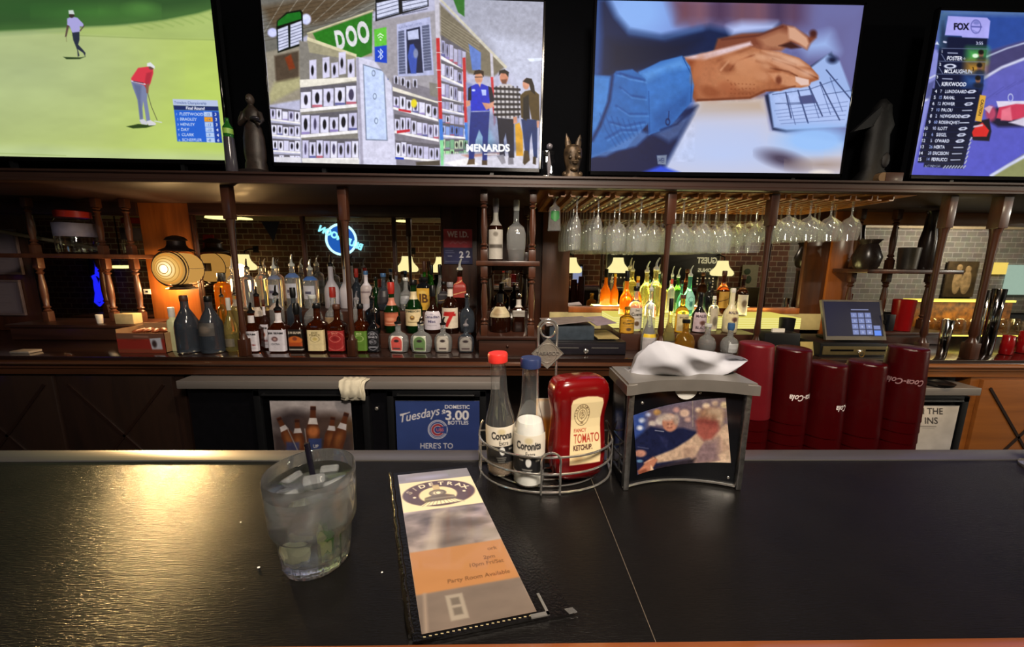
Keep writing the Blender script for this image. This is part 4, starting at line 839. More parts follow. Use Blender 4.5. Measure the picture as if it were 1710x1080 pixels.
    for a, b, c in (((1090, 262), (1180, 285), (1262, 318)), ((1070, 300), (1150, 325), (1240, 360)), ((880, 300), (960, 268), (1040, 235))): p.line(q(a, b, c), 3.2, '#8a543c', 2.5, .55)
    for x, y, rx_, ry_, c in ((1095, 282, 11, 6, '#d6a88a'), (1120, 325, 10, 6, '#cf9c7c'), (1100, 372, 12, 8, '#c99474'), (1000, 300, 26, 9, '#c98f6c'), (1040, 350, 22, 12, '#c28a68'), (980, 400, 26, 12, '#bd8462'), (1180, 300, 20, 5, '#d9ae94'), (1240, 335, 22, 5, '#cf9c80'), (780, 340, 8, 22, '#b87a58'), (1250, 300, 12, 4, '#dcb49c'), (1320, 360, 9, 5, '#d8ae98'), (930, 430, 16, 10, '#a8684a'), (840, 450, 16, 9, '#8f5236'), (960, 300, 14, 5, '#c08a6a')): p.ell(900+x/K, y/K, rx_, ry_, c, 4, .7, .3)
    for k in range(26): p.ell(900+(930+(k*37) % 130)/K, (395+(k*23) % 70)/K, 1.2, 1.0, '#7c4830', 1, .5)
    for k in range(5): p.line(q((1225+k*52, 470-k*22), (1262+k*58, 612-k*16)), 1.1, '#4a5884', .7, .8)
    for k in range(5): p.line(q((1160+k*8, 545+k*16), (1520-k*4, 500+k*22)), 1.0, '#5a6a98', .7, .6)
    for k in range(9): p.line(q((300+k*28, 560+k*6), (330+k*26, 640+k*2), (380+k*18, 720-k*10)), 1.6, '#254c88', 1.5, .5)
    p.C[:] = np.clip((p.C-.5)*1.17+.47, 0, 1); return p
def paint_race(X, Y):
    p = Paint(X, Y, '#7272b8'); K = 3.374; q = lambda *a: S(a, 1400, 0, K)
    p.grad(1560, 60, 1620, 290, '#6c6ab0', '#5a5cc0')
    p.poly(q((560, 50), (1500, 50), (1500, 150), (1046, 240), (840, 300), (560, 280)), '#33509a', 6); p.poly(q((590, 60), (1500, 60), (1500, 90), (590, 84)), '#6a86ac', 5, .8)
    p.poly(q((840, 290), (1046, 230), (1500, 60), (1500, 160), (1046, 330), (830, 430)), '#4c4874', 3); p.line(q((838, 318), (950, 272), (1050, 242), (1500, 90)), 2.6, '#b6bcd8', 1.2); p.line(q((820, 440), (920, 380), (1050, 330), (1500, 130)), 4.6, '#c9cbe4', 1.5)
    for i in range(8): p.line(q((830+i*60, 560-i*28), (930+i*70, 490-i*30)), 1.5, '#4f4f96', 1.2, .5)
    p.poly(q((540, 280), (600, 280), (520, 560), (410, 985), (405, 985), (480, 600)), '#8a8ed0', 2); p.line(q((515, 440), (545, 425)), 3, '#c6cbe8', 1); p.line(q((490, 565), (520, 545)), 4, '#cdd0ea', 1); p.poly(q((505, 470), (545, 450), (520, 560), (490, 555)), '#4c5082', 2, .8)
    p.poly(q((870, 985), (1046, 870), (1600, 700), (1600, 1010), (870, 1010)), '#8c8f62', 3); p.line(q((860, 990), (960, 930), (1060, 875), (1600, 690)), 5, '#c9cde6', 1.5)
    # cars
    p.poly(q((840, 620), (920, 600), (1046, 610), (1300, 600), (1300, 720), (1046, 715), (900, 715), (860, 690)), '#23203a', 3); p.poly(q((890, 570), (1046, 568), (1060, 600), (900, 605)), '#d6d0e2', 1); p.poly(q((905, 605), (1000, 585), (1120, 590), (1140, 650), (960, 680), (890, 665)), '#c7425e', 1.2); p.poly(q((920, 620), (970, 600), (980, 680), (915, 678)), '#e0788c', 1.5)
    p.poly(q((960, 690), (1046, 660), (1200, 650), (1200, 700), (1046, 712)), '#cfc7d8', 1.5); p.ell(1400+860/K, 640/K, 9, 12, '#b04a68', 3); p.ring(1400+970/K, 550/K, 4, 6, 1.6, '#aab0dc'); p.poly(q((820, 610), (850, 595), (870, 600), (850, 640)), '#d0a8bc', 1)
    p.poly(q((750, 690), (850, 668), (862, 740), (850, 795), (760, 790), (742, 760)), '#221f2c', 1.2); p.poly(q((770, 715), (812, 690), (850, 735), (835, 770), (760, 770), (752, 745)), '#d23230', 1); p.line(q((755, 715), (810, 705)), 3, '#c9b9c6', 1)
    # board
    p.poly(q((585, 200), (840, 215), (830, 300), (565, 290)), '#2a3552', 4); p.poly(q((575, 205), (838, 218), (815, 500), (700, 950), (480, 940), (545, 470)), '#151d3c', 1)
    p.poly(q((560, 60), (620, 70), (600, 280), (560, 270)), '#51718c', 5, .7); p.ell(1400+590/K, 200/K, 4, 20, '#23324e', 3, .8)
    p.poly(q((618, 90), (838, 100), (856, 118), (846, 216), (698, 210), (694, 202), (600, 198)), '#a9a6ea', .8)
    sh = -.18
    p.text('FOX', 1400+650/K, 166/K, 11, '#14152c', rot=.02, shear=.02, bold=.05, sx=.82)
    p.ring(1400+775/K, 150/K, 8.2, 11, 1.4, '#5f62a8', .7); p.line(q((752, 150), (806, 152)), 2.4, '#5f62a8', .8); p.ell(1400+778/K, 128/K, 5.5, 3.4, '#7f82c6', 1.2); p.line(q((758, 170), (790, 186)), 1.4, '#7f82c6', .8)
    p.text('3:55', 1400+776/K, 251/K, 5, '#cfd0ea', bold=.03, rot=.02); p.line(q((595, 236), (606, 238)), 3, '#cfd0ea', .8); p.poly(q((545, 250), (556, 232), (568, 252)), '#c9d2e6', .7)
    rows3 = (('1', 'FOSTER', 280, 575, '#5fc25a', '-6'), ('2', 'MCLAUGHLIN', 353, 560, '#c79438', ''), ('3', 'KIRKWOOD', 425, 545, '#345a96', ''))
    for n, nm, y, x, c, ex in rows3:
        r_ = 836-(y-280)*.12; p.poly(q((x+10, y-6), (r_, y), (r_-8, y+66), (x+14, y+60), (x, y+40)), '#10183a', .8); p.poly(q((r_-105, y-2), (r_, y), (r_-8, y+66), (r_-110, y+64)), c, 10, .95)
        p.line(q((x+8, y-8), (r_+2, y-4)), 1.0, '#6f7796', .6); p.line(q((x+6, y+25), (x+28, y+62)), 1.2, '#7c84a2', .6)
        p.text(n, 1400+(x+8)/K, (y+16)/K, 4.6, '#dfe3f4', bold=.03); p.line(q((x+42, y+18), (x+96, y+20)), 1.5, '#aeb4ce', .6) if n != '2' else p.ring(1400+(x+70)/K, (y+20)/K, 8, 3.0, 1.8, '#d3d7ea')
        p.text(nm, 1400+(x+36)/K, (y+58)/K, 6.4, '#e8eaf6', bold=.03, shear=.18, sx=.83, rot=.02)
        if ex: p.text(ex, 1400+(x+125)/K, (y+56)/K, 4.6, '#b9bed6')
        p.ell(1400+(r_-32)/K, (y+26)/K, 4.2, 6, '#8a6250', 1); p.ell(1400+(r_-32)/K, (y+14)/K, 4.6, 4, '#1c1718', 1.2); p.ell(1400+(r_-32)/K, (y+56)/K, 8, 5, '#1a2030', 2, .8)
    p.ell(1400+772/K, 314/K, 5, 3.4, '#d8ecd4', 1); p.text('3', 1400+752/K, 398/K, 6, '#3a2a10', bold=.03)
    names = ('LUNDGAARD', 'RAHAL', 'POWER', 'PALOU', 'NEWGARDEN', 'ROSENQVIST', 'ILOTT', 'SIEGEL', "O'WARD", 'HERTA', 'ERICSSON', 'FERRUCCI'); nums = ('7', '15', '12', '10', '2', '60', '90', '6', '5', '26', '28', '14'); chev = (1, 0, 1, 0, 1, 0, 1, 1, 1, 0, 0, 0)
    for i, nm in enumerate(names):
        y = 522+i*34.8; x = 544-i*7.0; r_ = 790-i*8.2
        p.poly(q((x-14, y-24), (r_, y-20), (r_-8, y+12), (x-20, y+10)), '#0f1634', .8); p.line(q((x-14, y+12), (r_-8, y+14)), .7, '#2a335c', .5)
        p.text(str(i+4), 1400+(x+(0 if i < 6 else -18))/K, y/K, 5.4, '#dde0f0', bold=.025, shear=.12, sx=.9); p.text(nums[i], 1400+(x+30)/K, y/K, 5.2, '#9fb0e6' if i % 2 else '#c9d0ee', bold=.02, shear=.15, sx=.8)
        p.text(nm, 1400+(x+56)/K, (y+1)/K, 5.3, '#dfe2f2', bold=.03, shear=.2, sx=.80, rot=.015)
        xe = r_-40
        if chev[i]: p.poly(q((xe-26, y-4), (xe-10, y-14), (xe+18, y-16), (xe+28, y-8), (xe+12, y+2), (xe-16, y+4)), '#ccd0e4', .6); p.poly(q((xe-14, y-4), (xe-4, y-9), (xe+14, y-10), (xe+6, y-3)), '#0f1634', .5)
        else: p.line(q((xe-26, y-4), (xe+26, y-5)), 1.5, '#c9cde0', .6)
    p.text('NTT INDYCAR', 1400+488/K, 942/K, 4, '#cfd3e6', shear=.2, sx=.7)
    for i in range(8): p.line(q((592+i*16, 946), (604+i*16, 934)), 1.8, '#b0b4c0', .6)
    for i in range(6): p.line(q((712+i*6, 920-i*26), (722+i*6, 905-i*26)), 2, '#b0b4c0', .6)
    p.poly(q((798, 534), (832, 540), (806, 686), (770, 680)), '#d7a646', .8); p.text('CAUTION', 1400+790/K, 655/K, 4.6, '#3a2e20', rot=-math.pi/2+.25, bold=.02, sx=.95) if False else p.text('CAUTION', 1400+806/K, 560/K, 4.6, '#3a2e20', rot=math.pi/2+.2, bold=.02, sx=.95)
    p.noise(10, .10, 6); p.C[:] = np.clip((p.C-.5)*1.1+.49, 0, 1); return p
TVY = 2.0
def television(label, bl, br, zt, width, nu, nv, paint):
    """bl, br: photo pixels of the lit picture's lower corners (either may be None when outside the frame)"""
    if bl is None: B = PY(*br, TVY); A = B + np.array([-width, 0, 0.004])
    else:
        A = PY(*bl, TVY)
        B = PY(*br, TVY) if br else A + np.array([width, 0, -0.002])
    sl = (B[2]-A[2])/(B[0]-A[0]); e = np.array([B[0]-A[0], 0, B[2]-A[2]]); up = np.array([-sl, 0, 1.0])*(zt-(A[2]+B[2])/2)
    c = (A+B)/2; o = thing('television', label, 'television', (c[0], TVY, LED_Z+.0555))
    oc = np.array([c[0], TVY, LED_Z+.0555])
    picture('screen', flat(A+up, B+up, A), nu, nv, paint, M_screen, o, True, tuple(oc))
    ex = e/np.linalg.norm(e); uz = up/np.linalg.norm(up); W_ = np.linalg.norm(e); H_ = np.linalg.norm(up)
    rot = Matrix(((ex[0], 0, uz[0]), (0, 1, 0), (ex[2], 0, uz[2])))
    def lb(mb, a, b, y0, y1, z0, z1, bev=.002):
        cc = A + ex*(a+b)/2 + uz*(z0+z1)/2 - oc
        mb.box((cc[0]-(b-a)/2, y0-TVY, cc[2]-(z1-z0)/2), (cc[0]+(b-a)/2, y1-TVY, cc[2]+(z1-z0)/2), bev, 1, rot); return mb
    bz = MB(); lb(bz, -.012, 0, TVY-.004, TVY+.02, -.02, H_+.012); lb(bz, W_, W_+.012, TVY-.004, TVY+.02, -.02, H_+.012); lb(bz, -.012, W_+.012, TVY-.004, TVY+.02, -.02, 0); lb(bz, -.012, W_+.012, TVY-.004, TVY+.02, H_, H_+.012)
    bz.build('bezel', M_blackg, o)
    lb(MB(), -.010, W_+.010, TVY+.002, TVY+.05, -.018, H_+.010).build('back_shell', M_black, o)
    for s in (.18, .82):
        x = A[0]+(B[0]-A[0])*s-oc[0]
        MB().box((x-.012, -.07, 0), (x+.012, .10, .008), .003).box((x-.010, .01, .004), (x+.010, .03, A[2]-oc[2]+.0)).build('foot', M_black, o)
    return o
television('television showing two golfers on a green with a blue score panel', None, (380.5, 267.7), 2.60, 1.30, 470, 300, paint_golf)
television('television showing three people in a hardware store aisle', (458, 270.5), (899.5, 281.4), 2.612, 0, 520, 300, paint_store)
television('television showing two hands typing on a white keyboard', (986.5, 285.6), (1402, 290.0), 2.622, 0, 500, 300, paint_typing)
television('television showing a motor race with a column of driver names', (1521.5, 291.9), None, 2.611, 1.30, 520, 300, paint_race)
# ---------------------------------------------------------------- things on the customers' bar
M_clear = mat('clear_glass', '#f4f8f6', 0.02, trans=1.0, ior=1.5, vary=0.01)
M_thin = thin_glass('thin_glass')
M_water = mat('clear_soda', '#f6faf8', 0.0, trans=1.0, ior=1.33, vary=0.01)
M_ice = let_through(mat('ice', '#f2f5f7', 0.08, trans=0.80, ior=1.31, vary=0.05, bump=0.8, bscale=90), .35)
def patch(name, rfun, a0, a1, z0, z1, nu, nv, paint, m, parent, eps=.0006, deform=None):
    """label wrapped on a body: rfun(z) -> (r, squareness, depth); angles in degrees from the front (-Y), positive to the right"""
    def surf(u, v):
        a = np.radians(a0+(a1-a0)*u); z = z1+(z0-z1)*v; P = np.zeros((len(u), 3))
        for i in range(len(u)):
            r, sq, dp = rfun(z[i]); th = -math.pi/2+a[i]; f = ring_r(th, sq); r += eps
            P[i] = (r*f*math.cos(th), r*f*dp*math.sin(th)-(eps if dp < 1 else 0), z[i])
        return P
    return picture(name, surf, nu, nv, paint, m, parent)
def prof_fun(prof):
    def f(z):
        for a, b in zip(prof[:-1], prof[1:]):
            if a[1] <= z <= b[1] and b[1] > a[1]:
                t = (z-a[1])/(b[1]-a[1]); g = lambda i, d: (a[i] if len(a) > i else d)*(1-t)+(b[i] if len(b) > i else d)*t
                return g(0, 0), g(2, 0.0), g(3, 1.0)
        q = prof[-1] if z > prof[-1][1] else prof[0]
        return q[0], (q[2] if len(q) > 2 else 0.0), (q[3] if len(q) > 3 else 1.0)
    return f
M_label = picture_mat('label_print', 0.45)
# -- the drink
gp = PZ(531, 932, BAR_Z)
t = thing('drinking_glass', 'clear stepped tumbler of iced soda with lime and black straw', 'glass', (gp[0], gp[1], BAR_Z+.0005))
def glass_bm(H=.108):
    bm = bmesh.new(); n = 108
    out = [(.0300, 0, 0), (.0330, .002, .3), (.0345, .006, 1), (.0360, .020, 1), (.0373, .040, 1), (.0376, .0445, .3), (.0412, .0475, 0), (.0428, .052, 0), (.0432, .058, 0), (.0440, .085, 0), (.0447, .1055, 0), (.0441, .108, 0)]
    inn = [(.0430, .1070), (.0422, .085), (.0412, .056), (.0375, .049), (.0332, .044), (.0315, .03), (.0305, .016), (.025, .013)]
    def ring(r, z, fl):
        return [bm.verts.new(((r-.0019*fl*(.5+.5*math.cos(20*th)))*math.cos(th), (r-.0012*fl*(.5+.5*math.cos(20*th)))*math.sin(th), z)) for th in (2*math.pi*k/n for k in range(n))]
    R_ = [ring(*o) for o in out]+[ring(r, z, 0) for r, z in inn]
    for a, b in zip(R_[:-1], R_[1:]):
        for k in range(n): bm.faces.new((a[k], a[(k+1) % n], b[(k+1) % n], b[k]))
    bm.faces.new(list(reversed(R_[0]))); bm.faces.new(R_[-1]); return bm
m_ = MB(); m_.bm.free(); m_.bm = glass_bm(); m_.build('tumbler', let_through(mat('frosty_glass', '#f2f5f6', 0.02, trans=.96, ior=1.48, vary=.02), .22), t, angle=60)
MB().lathe([(.0252, .0128), (.0307, .0158), (.0317, .03), (.0334, .0438), (.0377, .0488), (.0414, .0558), (.0424, .085), (.0427, .0935), (.0415, .0925)], 48).build('drink', M_water, t, angle=60)
rr = random.Random(5); k = 0
for (x, y, z, s, a) in ((-.016, -.014, .078, .0125, .3), (.014, -.018, .074, .013, .9), (.018, .012, .080, .0125, .2), (-.012, .016, .079, .013, .7), (-.024, .000, .0625, .0125, .5), (.004, -.024, .0600, .012, .1), (.002, .002, .0870, .011, .4), (-.024, .008, .0865, .010, 1.3), (.026, -.004, .0865, .0105, .8), (.008, .024, .0865, .010, .2), (-.010, -.025, .0875, .009, .9), (.016, -.022, .0880, .008, .1), (.020, -.003, .0555, .010, .6), (.0, .018, .056, .0095, 1.1)):
    M4 = Matrix.Translation((x, y, z)) @ Matrix.Rotation(a, 4, 'Z') @ Matrix.Rotation(.4+a*.5, 4, 'X')
    o = MB().box((-s, -s*.9, -s*.75), (s, s*.9, s*.75), s*.35, 3).transform(M4).build('ice_cube', M_ice, None, (gp[0], gp[1], BAR_Z+.0005), angle=70)
    tag(o, 'clear ice cube floating in the iced soda tumbler', 'ice cube', 'ice cubes in the drink')
# lime wedge
o = thing('lime_wedge', 'green lime wedge sunk at the bottom of the iced soda', 'lime', (gp[0]+.006, gp[1]-.006, BAR_Z+.030), math.radians(25))
bm = bmesh.new(); N = 10
rows = [[bm.verts.new((.0125*math.sin(math.pi*(i/(N-1)))*math.cos(a), .0125*math.sin(math.pi*(i/(N-1)))*math.sin(a), .0155*math.cos(math.pi*i/(N-1)))) for a in [(-50+100*k/8)*math.pi/180 for k in range(9)]] for i in range(N)]
for a, b in zip(rows[:-1], rows[1:]):
    for q in range(8): bm.faces.new((a[q], a[q+1], b[q+1], b[q]))
m_ = MB(); m_.bm.free(); m_.bm = bm; m_.build('rind', mat('lime_rind', '#4f8a1e', 0.4), o)
bm = bmesh.new(); ax = [(-.002, 0, .0145*math.cos(math.pi*i/(N-1))) for i in range(N)]
for s in (0, 8):
    e = [tuple(v.co) if False else (.0121*math.sin(math.pi*(i/(N-1)))*math.cos((-50+100*s/8)*math.pi/180), .0121*math.sin(math.pi*(i/(N-1)))*math.sin((-50+100*s/8)*math.pi/180), .0150*math.cos(math.pi*i/(N-1))) for i in range(N)]
    for i in range(N-1): bm.faces.new([bm.verts.new(p) for p in (ax[i], e[i], e[i+1], ax[i+1])])
m_ = MB(); m_.bm.free(); m_.bm = bm; m_.build('flesh', mat('lime_flesh', '#d8e28c', 0.35, vary=.2), o)
o = thing('lime_squeeze', 'pale squeezed lime piece against the fluted glass wall', 'lime', (gp[0]-.010, gp[1]-.019, BAR_Z+.030), .35)
MB().sphere((0, 0, 0), (.0150, .007, .0140), 18).build('flesh', mat('lime_pith', '#f1f3cc', 0.4, vary=.15, bump=.5, bscale=120), o)
# straw
o = thing('drinking_straw', 'black plastic straw standing in the iced soda', 'straw', (gp[0], gp[1], BAR_Z))
MB().tube([(.010, .004, .022), (.0, .008, .070), (-.0085, .013, .131)], .0030, 12).build('tube', mat('straw_black', '#0d0c18', 0.25), o)
# -- menu
q0 = PZ(664, 794, BAR_Z+.006); ex = np.array([.1025, .0205]); ey = np.array([.0895, -.2455])
t = thing('menu', 'tall black menu with clear sleeves lying on the bar beside the drink', 'menu', (q0[0], q0[1], BAR_Z+.0005))
def slab(mb, u0, u1, v0, v1, z0, z1, du=0.0):
    pts = [(ex*u+ey*v) for u, v in ((u0, v0), (u1, v0), (u1+du, v1), (u0+du, v1))]
    A = [mb.bm.verts.new((p[0], p[1], z0)) for p in pts]; B = [mb.bm.verts.new((p[0], p[1], z1)) for p in pts]
    mb.bm.faces.new(A[::-1]); mb.bm.faces.new(B)
    for i in range(4): mb.bm.faces.new((A[i], A[(i+1) % 4], B[(i+1) % 4], B[i]))
    return mb
M_vinyl = mat('black_vinyl', '#0d0b0a', 0.22, vary=.2, bump=.3, bscale=400)
slab(MB(), -.02, 1.30, -.02, 1.022, 0, .0022, .02).build('back_cover', M_vinyl, t)
slab(MB(), -.075, 1.09, -.03, 1.020, .0030, .0056).build('front_cover', M_vinyl, t)
sp = MB(); pts = [ex*-.085+ey*(v/24.3)+np.array([.0007*math.sin(v*1.9), 0]) for v in range(-1, 25)]
sp.tube([(p[0], p[1], .0037) for p in pts], .0032, 10); sp.build('spine', mat('spine_vinyl', '#15110c', 0.12, bump=.6, bscale=90), t)
st = MB()
for i in range(22):
    p = ex*(.02+i*.048)+ey*1.010; st.box((p[0]-.0012, p[1]-.0003, .0055), (p[0]+.0012, p[1]+.0003, .0060))
st.build('stitching', mat('pale_thread', '#cbb98a', 0.6), t)
c_ = MB(); slab(c_, .93, 1.10, 1.008, 1.022, .0052, .0066); slab(c_, 1.075, 1.10, .93, 1.022, .0052, .0066); c_.build('corner_guard', mat('tin', '#b9b6b0', 0.35, .8), t)
c_ = MB(); slab(c_, 1.26, 1.34, 1.0, 1.022, .0023, .003, .02); c_.build('corner_guard', M_chrome, t)
def paint_menu(U, V):
    p = Paint(U*101, V*263, '#8f8378'); p.step = .6; R_ = random.Random(2)
    p.grad(0, 0, 0, 263, '#8d8790', '#7c6a5c'); p.noise(16, .9, 3, ax=.6, ay=1.4)
    for i in range(14): p.ell(R_.uniform(0, 100), R_.uniform(95, 165), R_.uniform(10, 26), R_.uniform(3, 9), R_.choice(('#6d6258', '#b3a79a', '#9a8f84', '#544a43')), 5, .6)
    p.poly([(36, 100), (52, 96), (30, 172), (12, 172)], '#b7a99a', 4, .7); p.poly([(40, 110), (62, 104), (66, 140), (34, 160)], '#5c5048', 6, .6)
    p.rect(0, 0, 101, 26, '#87838c', 2, .8); p.ell(40, 14, 22, 4, '#a9a9cc', 4, .7)
    p.rect(0, 24, 101, 92, '#f1dfb4', .8)
    p.ell(50, 57, 48, 30, '#5d4a4e', .9); p.ell(48, 61, 25, 19, '#f0dcae', .9)
    for i, ch in enumerate('SIDETRAX'):
        a = math.radians(-66+i*19); x = 49+38*math.sin(a); y = 58-23.5*math.cos(a); p.text(ch, x, y+3.6, 8.4, '#f2e2c0', rot=a*.62, bold=.03, align='CENTER', sx=1.1, op=1 if i > 1 else .55)
    p.rect(43.5, 38, 52.5, 50, '#cdb58a', .6); p.rect(44, 37, 52, 40, '#b79f74', .5)
    p.ell(48, 57, 11.5, 8, '#6f645a', .7); p.ell(48, 57, 9.5, 6.4, '#8c8070', .6); p.ell(47, 57, 5, 3.6, '#efe0ba', .7); p.ring(51, 57, 6, 4.6, .8, '#5d5248', .5)
    p.poly([(30, 66), (40, 62), (58, 62), (68, 66), (70, 76), (28, 76)], '#6b5f56', 1.2); p.rect(30, 68, 68, 71, '#8f8474', 1)
    p.poly([(31, 76), (68, 75), (78, 82), (20, 84)], '#f3e6bc', .6)
    for i in range(10): p.line([(33+i*3.9, 75.6), (24+i*6.0, 84)], .6, '#7a6a52', .4)
    p.ell(17, 62, 2.2, 2, '#efe0c0', .5); p.ell(83, 60, 2.2, 2, '#efe0c0', .5)
    p.rect(0, 164, 101, 222, '#b07a4a', 1.2, .95); p.grad(0, 164, 0, 263, '#b07a4a', '#b07a4a', op=0)
    for tx, x, y in (('ork', 92, 178), ('2pm', 86, 190), ('10pm Fri/Sat', 93, 198), ('Party Room Available', 94, 214)): p.text(tx, x, y, 5.2, '#5a3a22', align='RIGHT', shear=.15, bold=.015, op=.75)
    p.rect(0, 222, 101, 263, '#73665c', 2, .85); p.rect(26, 228, 42, 256, '#a39888', 1, .8); p.rect(30, 232, 38, 240, '#6c6258', 1); p.rect(30, 243, 38, 251, '#6c6258', 1); p.line([(8, 222), (4, 263)], 3, '#a08d7c', 1.5, .7)
    return p
picture('page', lambda u, v: np.stack([ex[0]*u+ey[0]*v, ex[1]*u+ey[1]*v, np.full(len(u), .0061)], 1), 160, 330, paint_menu, picture_mat('sleeved_page', 0.3, coat=0.85), t)
# -- condiment caddy
cx, fy, by, hw = .0675, .487, .573, .106
t = thing('condiment_caddy', 'chrome wire caddy holding two salt bottles and ketchup', 'caddy', (cx, by, BAR_Z+.0005))
def dring(z, s=1.0, d=None):
    pts = []; d = (by-fy)*s if d is None else d
    for k in range(25):
        a = math.pi*k/24; pts.append((-hw*s*math.cos(a), -d*(math.sin(a)**.8)-.001, z))
    return pts
wb = MB()
for z in (.0018, .030, .056): wb.tube(dring(z), .0017, 8); wb.tube([(-hw, -.001, z), (hw, -.001, z)], .0017, 8)
for s in (.82, .62, .42, .25): wb.tube(dring(.0018, s), .0013, 6)
wb.build('wire_basket', M_chrome, t)
for s in (-1, 1): MB().tube([(s*hw, -.002, .001), (s*hw, -.002, .056), (s*(hw-.003), -.002, .068), (s*(hw-.006), .000, .073)], .0017, 8).tube([(s*(hw-.001), -.002, .001), (s*(hw-.004), -.034, .001), (s*(hw-.004), -.034, .058)], .0014, 6).build('end_upright', M_chrome, t)
fr = [(-.0135, fy-by-.0035, .0003), (-.0135, fy-by-.0035, .052)]+[(-.0135*math.cos(math.pi*k/10), fy-by-.0035, .052+.0125*math.sin(math.pi*k/10)) for k in range(1, 10)]+[(.0135, fy-by-.0035, .052), (.0135, fy-by-.0035, .0003)]
MB().tube(fr, .0017, 8).build('front_loop', M_chrome, t)
hx, hy = .0005, -.0045; hr = .0145
hd = [(hx-hr, hy, .001), (hx-hr, hy, .225)]+[(hx-hr*math.cos(math.pi*k/12), hy, .225+hr*math.sin(math.pi*k/12)) for k in range(1, 12)]+[(hx+hr, hy, .225), (hx+hr, hy, .001)]
hn = MB().tube(hd, .0019, 10).build('handle', M_chrome, t)
MB().tube([(hx+.0115*math.cos(2*math.pi*k/24), hy-.0022, .2235+.0115*math.sin(2*math.pi*k/24)) for k in range(24)], .0016, 8, True).build('ring', M_chrome, hn)
dm = MB(); dz = .187; hs = .0245
dm.prism([(hx-hs, dz), (hx, dz-hs), (hx+hs, dz), (hx, dz+hs)], hy-.0045, hy-.0021, 'Y')
tagp = dm.build('diamond_tag', mat('cast_pewter', '#a8a196', 0.38, .7, bump=.4, bscale=300), hn)
for a, b in (((-1, 0), (0, -1)), ((0, -1), (1, 0)), ((1, 0), (0, 1)), ((0, 1), (-1, 0))):
    pass
rm = MB(); rm.tube([(hx+hs*a, hy-.0046, dz+hs*b) for a, b in ((-1, 0), (0, -1), (1, 0), (0, 1))], .0009, 6, True)
rm.tube([(hx+.0150*math.cos(2*math.pi*k/28), hy-.0046, dz+.0150*math.sin(2*math.pi*k/28)) for k in range(28)], .0005, 5, True); rm.build('raised_rim', M_chrome, tagp)
lettering('raised_word', 'TABASCO', M_chrome, (hx, hy-.0047, dz-.0028), (1, 0, 0), (0, 0, 1), .0058, .0014, tagp, 'CENTER', .02, sx=1.02)
# -- two little beer bottles for salt and pepper
BOT = [(.0205, 0), (.0228, .002), (.0235, .006), (.0236, .070), (.0230, .080), (.0208, .092), (.0175, .104), (.0145, .117), (.0128, .130), (.0120, .150), (.0114, .174), (.0130, .175), (.0130, .180), (.0118, .181)]
def beer_bottle(label, x, y, capm, fill, fillm, paint, rz, tilt=0):
    t = thing('condiment_bottle', label, 'bottle', (x, y, BAR_Z+.0042), math.radians(rz))
    t.rotation_euler = (0, math.radians(tilt), math.radians(rz))
    MB().lathe(BOT, 36).build('glass', thin_glass('bottle_thin_glass', (.97,.98,.97), milk=.04), t, angle=60)
    f = prof_fun(BOT); pr = [(f(z)[0]-.0016, z) for z in np.linspace(.003, fill, 16)]
    MB().lathe(pr, 32).build('contents', fillm, t, angle=60)
    c = [(.0122, .1745), (.0146, .176), (.0150, .187), (.0138, .1895)]
    cp = MB().lathe([(q[0], q[1]) for q in c], 30); cp.build('cap', capm, t)
    patch('paper_label', f, -78, 78, .024, .081, 90, 60, paint, M_label, t, .0004)
    return t
def paint_corona(word, split):
    def f(U, V):
        p = Paint(U*100, V*62, '#ded6c6'); p.step = 1.0
        p.rect(0, split, 100, 62, '#17171a', .6); p.ell(50, 8, 9, 5, '#b9a66c', 1.5, .5)
        p.text(word, 50, split*.62, 12.5, '#1a1a1c', align='CENTER', bold=.035, sx=.92, shear=.05); p.text('Extra', 54, split*.93, 7.5, '#2a2624', align='CENTER', bold=.01, sx=1.0)
        p.ell(50, split+8, 6.5, 7.5, '#d9d9d6', 1); p.rect(28, split+3, 38, split+5.5, '#9a978e', .6); p.rect(66, split+4, 76, split+7, '#9a978e', .6)
        for i in range(3): p.line([(36+i*2, split+20+i*3.4), (58-i*2, split+20+i*3.4)], 1.3, '#b9b6ac', .6, .8)
        return p
    return f
M_salt = mat('salt', '#f4f2ee', 0.8, vary=.06, bump=.3, bscale=900); M_pepper = mat('pepper', '#8a7560', 0.9, vary=.45, scale=700)
beer_bottle('small clear beer bottle of salt with blue cap, labelled Coronita Extra', .0385, .5158, mat('blue_cap', '#27345e', 0.4),   .096, M_salt, paint_corona('Coronita', 36), -6)
beer_bottle('small clear beer bottle of pepper with red cap, leaning at the left of the caddy', -.0010, .5445, mat('red_cap', '#d8332c', 0.4), .030, M_pepper, paint_corona('Corona', 33), 4, -2.5)
# beer card between them
o = thing('beer_card', 'small upright card showing a glass of amber beer behind the salt bottle', 'card', (.072, .562, BAR_Z+.0045))
def paint_beer(U, V):
    p = Paint(U*20, V*60, '#c97a24'); p.rect(0, 0, 20, 18, '#e9dfcf', 3); p.rect(0, 22, 20, 40, '#d88f2c', 5); p.rect(0, 44, 20, 60, '#5c2712', 8); return p
picture('print', flat((-.020, 0, .110), (.008, 0, .110), (-.020, 0, 0)), 24, 60, paint_beer, M_label, o)
MB().box((-.020, .0003, 0), (.008, .0015, .110)).build('card_back', M_white, o)
